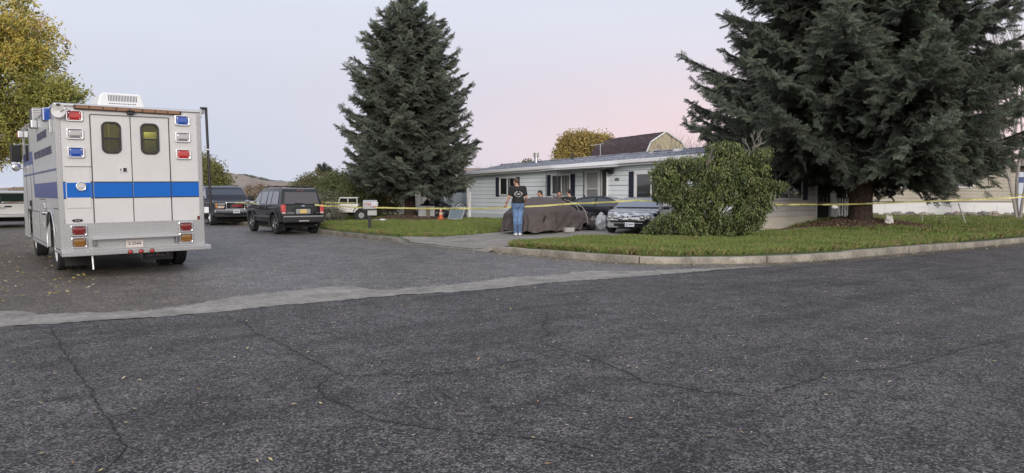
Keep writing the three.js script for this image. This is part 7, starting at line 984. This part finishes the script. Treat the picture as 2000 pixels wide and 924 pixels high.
tape('yellow caution tape from the mailbox post past the man to the big bush', [[-5.14, 1.0, -26.62], [-1.45, 0.99, -25.3], [-0.22, 1.06, -23.45], [1.9, 1.19, -23.0], [3.76, 1.30, -22.3], [4.95, 1.28, -21.45]], 0.015, 1);
tape('yellow caution tape from the black estate car to the mailbox post', [[-7.27, 1.09, -27.2], [-6.2, 1.03, -27.0], [-5.16, 1.0, -26.66]], 0.02, 2);
tape('yellow caution tape, upper strand from the black estate car to the twiggy shrub', [[-7.26, 1.20, -27.25], [-6.57, 1.11, -31.0]], 0.02, 3);
tape('yellow caution tape from the big bush past the blue spruce trunk to the right edge', [[6.22, 1.19, -21.4], [9.4, 1.15, -23.7], [12.40, 1.14, -25.95], [17.35, 1.38, -25.0], [22, 1.5, -24.2]], 0.012, 4);
tape('short upper strand of yellow caution tape at the far right edge', [[19.5, 1.46, -29], [24, 1.56, -27.6]], 0.02, 5);
tape('caution tape drawn along the left side of the black estate car', [[-11.2, 1.13, -29.9], [-10.2, 1.15, -28.2], [-9.25, 1.13, -26.7]], 0.0, 6);
for (const [x, y, z, l] of [[7.15, 1.16, -21.9, 'white knot of paper hanging from the tape beside the big bush'], [10.85, 1.12, -24.8, 'white knot of paper hanging from the tape before the screen gate']]) { const k = thing('tape_tag', l, 'paper tag', [x, y - 0.07, z]); const g = new THREE.IcosahedronGeometry(0.075, 3), p = g.attributes.position; for (let i = 0; i < p.count; i++) { const v = new V3().fromBufferAttribute(p, i), s = 1 + 0.4 * n3(v.x * 22, v.y * 22, v.z * 22); p.setXYZ(i, v.x * s * 1.2, v.y * s * 0.8, v.z * s * 0.6); } g.computeVertexNormals(); obj('paper', g, M(0.72, 0.72, 0.70, 0.7), k); obj('knot', [T(new THREE.TorusGeometry(0.03, 0.01, 6, 12), 0, 0.06, 0)], tapeM, k); }

// ---------- mailbox ----------
{
  const t = thing('mailbox', 'grey mailbox with red swoosh and numbers on a dark post by the kerb', 'mailbox', [-5.15, lawnH(-5.15, -26.64), -26.64], 0.12); const gm = M(0.34, 0.34, 0.36, 0.45);
  obj('post', [rbox(0.10, 1.0, 0.10, 0.01, 0, 0.42, 0)], M(0.03, 0.03, 0.034, 0.8), t); obj('platform', [rbox(0.50, 0.03, 0.2, 0.005, 0.03, 0.80, 0)], M(0.05, 0.05, 0.05, 0.8), t);
  const s = new THREE.Shape(); s.moveTo(-0.115, 0); s.lineTo(0.115, 0); s.lineTo(0.115, 0.20); s.absarc(0, 0.20, 0.115, 0, PI); s.closePath(); const g = ext(s, 0.5, 0.006); g.rotateY(PI / 2); g.translate(-0.22, 0.83, 0); obj('box_shell', [g], gm, t);
  const d = ext(s, 0.012, 0); d.rotateY(PI / 2); d.scale(1, 1.03, 1.05); d.translate(-0.235, 0.80, 0); obj('box_door', [d], M(0.03, 0.03, 0.035, 0.5), t);
  { const f = ext(poly([[-0.17, 0.16], [-0.02, 0.165], [0.03, 0.12], [0.045, 0.165], [0.07, 0.165], [0.035, 0.09], [0.01, 0.09], [-0.03, 0.14], [-0.17, 0.145]]), 0.004, 0); f.translate(0, 0.86, 0.118); obj('red_swoosh', [f], M(0.42, 0.09, 0.05, 0.5), t); const n = text('282', 0.12, 0.004, 0.9); n.translate(0.075, 0.95, 0.118); obj('box_number', [n], M(0.75, 0.75, 0.78, 0.5), t); }
  obj('paper_box', [rbox(0.33, 0.19, 0.18, 0.02, 0.10, 0.68, 0.0)], M(0.38, 0.385, 0.37, 0.6), t); obj('flag', [rbox(0.16, 0.02, 0.008, 0.003, 0.19, 0.9, 0.13)], redLens, t);
}
// ---------- old small off-road truck behind the mailbox ----------
{
  const t = thing('white_utility_truck', 'small old white off-road truck with big tyres, half behind the mailbox and twigs', 'truck', [-7.35, lawnH(-7.3, -35) - 0.02, -35.2], 0.12), wp = M(0.72, 0.72, 0.68, 0.5, { map: mott });   // faces -x
  obj('bonnet', [rbox(0.95, 0.34, 1.1, 0.06, -1.25, 0.66, 0)], wp, t); obj('cab_lower', [rbox(0.9, 0.42, 1.15, 0.05, -0.38, 0.66, 0)], wp, t);
  obj('cab_roof', [rbox(0.85, 0.06, 1.05, 0.03, -0.38, 1.15, 0)], wp, t); for (const [x, z] of [[-0.78, 0.5], [0.0, 0.5], [-0.42, 0.51], [-0.78, -0.5], [0.0, -0.5]]) obj('roof_pillar', [rod([x - (x < -0.7 ? 0.1 : 0), 0.84, z], [x, 1.15, z * 0.95], 0.025)], wp, t);
  obj('cab_window', [box(0.3, 0.26, 0.01, -0.62, 0.99, 0.49), ], carGlass, t); obj('cab_window', [box(0.34, 0.26, 0.01, -0.2, 0.99, 0.49)], carGlass, t); obj('cab_back', [box(0.02, 0.3, 0.95, 0.02, 0.98, 0)], carGlass, t); obj('cab_window', [box(0.3, 0.26, 0.01, -0.6, 0.99, -0.49)], carGlass, t);
  obj('bed', [rbox(0.75, 0.12, 1.05, 0.02, 0.42, 0.5, 0), rbox(0.75, 0.1, 0.05, 0.01, 0.42, 0.62, 0.5)], blackPl, t); obj('tail_rack', [rod([0.72, 0.4, 0.45], [0.72, 0.98, 0.45], 0.04), rod([0.72, 0.5, 0.45], [0.55, 0.85, 0.45], 0.03), rod([0.72, 0.4, -0.45], [0.72, 0.98, -0.45], 0.04)], blackPl, t);
  for (const x of [-1.3, 0.2]) for (const z of [-0.55, 0.55]) { const w = wheel(t, 0.01, 0.33, 0, 0.24, { rim: 0.5, steel: 1, rimM: steelD }); w.rotation.y = z > 0 ? -PI / 2 : PI / 2; w.position.set(x, 0.33, z); obj('mudguard', [T(new THREE.TorusGeometry(0.40, 0.035, 6, 24, PI * 0.9), x, 0.36, z, 0, 0, 0.0)], blackPl, t); }
  obj('chassis', [box(2.2, 0.14, 0.6, -0.5, 0.42, 0)], dark, t);
}
// ---------- clutter by the left end of the house ----------
{ const c = thing('traffic_cone', 'orange traffic cone with pale bands at the left end of the house', 'traffic cone', [-3.4, lawnH(-3.4, -35.2), -35.2]); const om = M(0.55, 0.11, 0.03, 0.5), wm = M(0.6, 0.56, 0.5, 0.5); const ring = (y0, y1) => cyl(0.125 - 0.19 * y0, 0.125 - 0.19 * y1, y1 - y0, 0, (y0 + y1) / 2 + 0.03, 0); obj('cone_body', [ring(0, 0.2), ring(0.3, 0.38), ring(0.45, 0.52)], om, c); obj('pale_band', [ring(0.2, 0.3)], wm, c); obj('pale_band', [ring(0.38, 0.45)], wm, c); obj('cone_base', [rbox(0.32, 0.035, 0.32, 0.01, 0, 0.018, 0)], om, c); }
{ const c = thing('louvred_unit', 'pale slatted metal cooling unit standing near the tall spruce', 'cooling unit', [-4.15, lawnH(-4.1, -35.6), -35.7], 0.15); obj('casing', [rbox(0.8, 0.52, 0.6, 0.02, 0, 0.26, 0)], M(0.2, 0.21, 0.22, 0.6), c); for (let k = 0; k < 9; k++) obj('slat', [rbox(0.76, 0.03, 0.03, 0.006, 0, 0.06 + k * 0.052, 0.31, 0.4)], M(0.55, 0.56, 0.57, 0.5), c); }
{ const c = thing('wooden_stake', 'short weathered wooden post before the slatted unit', 'post', [-4.0, lawnH(-4, -35.2), -35.2]); obj('stake', [rbox(0.15, 0.5, 0.12, 0.01, 0, 0.22, 0)], M(0.16, 0.13, 0.09, 0.9, { map: mott }), c); obj('stake_top', [rbox(0.155, 0.02, 0.125, 0.005, 0, 0.475, 0)], M(0.22, 0.19, 0.14, 0.9), c); }
{ const c = thing('tarp_pile', 'dark tarp over a low pile behind the slatted unit', 'tarp', [-3.9, lawnH(-3.9, -37), -37.2]); const g = new THREE.SphereGeometry(1, 40, 24, 0, 2 * PI, 0, PI / 2), p = g.attributes.position; for (let i = 0; i < p.count; i++) { const v = new V3().fromBufferAttribute(p, i), s = 1 + 0.16 * n3(v.x * 2.5, v.y * 2.5, v.z * 2.5) + 0.05 * n3(v.x * 8, v.y * 8, v.z * 8); p.setXYZ(i, v.x * 1.0 * s, v.y * 0.85 * s, v.z * 0.7 * s); } g.computeVertexNormals(); obj('tarp_sheet', g, M(0.02, 0.022, 0.026, 0.45), c); obj('tarp_rope', [tube([[-0.9, 0.3, 0.55], [0, 0.55, 0.72], [0.9, 0.3, 0.5]], 0.012)], M(0.4, 0.4, 0.4, 0.8), c); }
{ const c = thing('leaning_glass_door', 'framed blue-grey glass panel leaning at the left end of the house', 'glass panel', [-2.75, lawnH(-2.8, -36.1) + 0.02, -36.1], 0.1); const s = poly([[-0.42, 0], [0.30, 0], [0.50, 0.66], [-0.22, 0.66]]); s.holes.push(new THREE.Path([[-0.36, 0.05], [0.26, 0.05], [0.43, 0.61], [-0.18, 0.61]].map((p) => new THREE.Vector2(...p)))); obj('panel_frame', [T(ext(s, 0.04, 0.006), 0, 0, 0, -0.35)], M(0.3, 0.32, 0.34, 0.5), c); obj('panel_glass', [T(new THREE.ShapeGeometry(poly([[-0.37, 0.04], [0.27, 0.04], [0.44, 0.62], [-0.19, 0.62]])), 0, 0, 0.02, -0.35)], M(0.10, 0.15, 0.19, 0.08, { clearcoat: 1 }), c); }
{ const c = thing('bicycle_wheel', 'bare bicycle wheel standing behind the leaning glass panel', 'wheel', [-2.55, lawnH(-2.5, -36.6) + 0.34, -36.7], 0.2); c.position.y += 0.18; obj('tyre', [new THREE.TorusGeometry(0.32, 0.025, 8, 40)], rubber, c); obj('rim', [new THREE.TorusGeometry(0.29, 0.012, 6, 40)], alu, c); for (let k = 0; k < 10; k++) obj('spoke', [rod([0, 0, 0], [Math.cos(k * 0.628) * 0.29, Math.sin(k * 0.628) * 0.29, 0], 0.003, 0.003, 4)], alu, c); obj('stand', [rod([0, 0, 0], [0, -0.52, 0], 0.02)], steelD, c); }
{ const c = thing('white_board', 'white post standing against the left corner of the house', 'post', [-2.22, lawnH(-2.2, -38.6), -38.7]); obj('board', [rbox(0.14, 1.35, 0.08, 0.01, 0, 0.67, 0)], trimWhite, c); obj('board_cap', [rbox(0.18, 0.04, 0.12, 0.01, 0, 1.37, 0)], trimWhite, c); }
{ const c = thing('blue_shed', 'small pale blue shed in the shade behind the tall spruce', 'shed', [-3.6, 0, -43.5], 0.1); obj('shed_wall', [box(1.9, 1.75, 1.5, 0, 0.88, -0.75)], M(0.42, 0.48, 0.56, 0.7, { map: mott }), c); obj('shed_roof', [rbox(2.1, 0.08, 1.7, 0.02, 0, 1.79, -0.75, 0.06)], M(0.3, 0.3, 0.32, 0.8), c); obj('shed_post', [rbox(0.08, 1.75, 0.08, 0.01, -0.35, 0.88, 0.05)], trimWhite, c); obj('shed_door', [rbox(0.7, 1.5, 0.03, 0.01, 0.3, 0.78, 0.01)], M(0.5, 0.56, 0.62, 0.7), c); }
{ const R = rng(88); const rock = (r, seed) => { const g = new THREE.IcosahedronGeometry(r, 3), p = g.attributes.position; for (let i = 0; i < p.count; i++) { const v = new V3().fromBufferAttribute(p, i), s = 1 + 0.3 * n3(v.x * 3 / r * 0.5 + seed, v.y * 3 / r * 0.5, v.z * 3 / r * 0.5); p.setXYZ(i, v.x * s * 1.3, v.y * s * 0.75, v.z * s); } g.computeVertexNormals(); return g; };
  const rm = [M(0.30, 0.27, 0.25, 0.9, { map: mott }), M(0.20, 0.19, 0.18, 0.9, { map: mott }), M(0.40, 0.34, 0.30, 0.9, { map: mott })];
  for (let k = 0; k < 16; k++) { const x = 20.2 + k * 0.62 + 0.3 * R(), z = -42.55 + (x - 21) * 0.16 + 0.2 * R(); const o = obj('edging_stone', rock(0.16 + 0.14 * R(), k * 3), rm[k % 3]); o.position.set(x, lawnH(x, z) + 0.06, z); o.userData = { label: 'rough edging stone in the row along the white base of the beige bungalow', category: 'stone', group: 'edging stones along the bungalow' }; }
  const w = obj('pale_rock', rock(0.17, 71), M(0.68, 0.67, 0.64, 0.8)); w.position.set(13.1, lawnH(13.1, -25.7) + 0.08, -25.6); w.scale.set(0.6, 1.5, 0.7); w.userData = { label: 'upright white stone against the right foot of the blue spruce', category: 'stone' };
  const a = obj('pale_rock', rock(0.14, 75), M(0.62, 0.62, 0.60, 0.8)); a.position.set(-5.9, lawnH(-5.9, -33.6) + 0.06, -33.6); a.userData = { label: 'small white stone on the grass edge right of the mailbox', category: 'stone' };
  const b = obj('pale_rock', rock(0.12, 79), M(0.30, 0.29, 0.27, 0.8)); b.position.set(-6.25, lawnH(-6.2, -33.7) + 0.06, -33.7); b.userData = { label: 'small grey-brown stone beside the white one behind the mailbox', category: 'stone' };
}
{ const s = thing('thin_stake', 'thin upright stake in the lawn right of the blue spruce', 'stake', [18.36, lawnH(18.4, -33), -33]); obj('stake', [rod([0, -0.05, 0], [0, 0.44, 0], 0.022)], M(0.35, 0.36, 0.33, 0.7), s); obj('stake_cap', [sph(0.03, 0, 0.45, 0)], M(0.4, 0.4, 0.38, 0.7), s);
  const l = thing('leaning_pole', 'pale pole leaning left in the lawn at right', 'pole', [19.43, lawnH(19.4, -31.5), -31.5]); obj('pole', [rod([0, -0.05, 0], [-0.36, 0.85, 0], 0.028)], M(0.4, 0.4, 0.38, 0.7), l); obj('pole_tip', [sph(0.032, -0.36, 0.86, 0)], M(0.2, 0.2, 0.2, 0.7), l);
  const p = thing('blue_post', 'blue-white post at the far right edge beyond the lawn', 'post', [26.1, lawnH(26, -38), -38]); obj('post', [rbox(0.25, 2.4, 0.25, 0.02, 0, 1.2, 0)], M(0.55, 0.6, 0.7, 0.6), p); obj('post_band', [rbox(0.27, 0.3, 0.27, 0.02, 0, 2.0, 0)], M(0.05, 0.08, 0.2, 0.6), p); }
renderer.render(scene, camera);
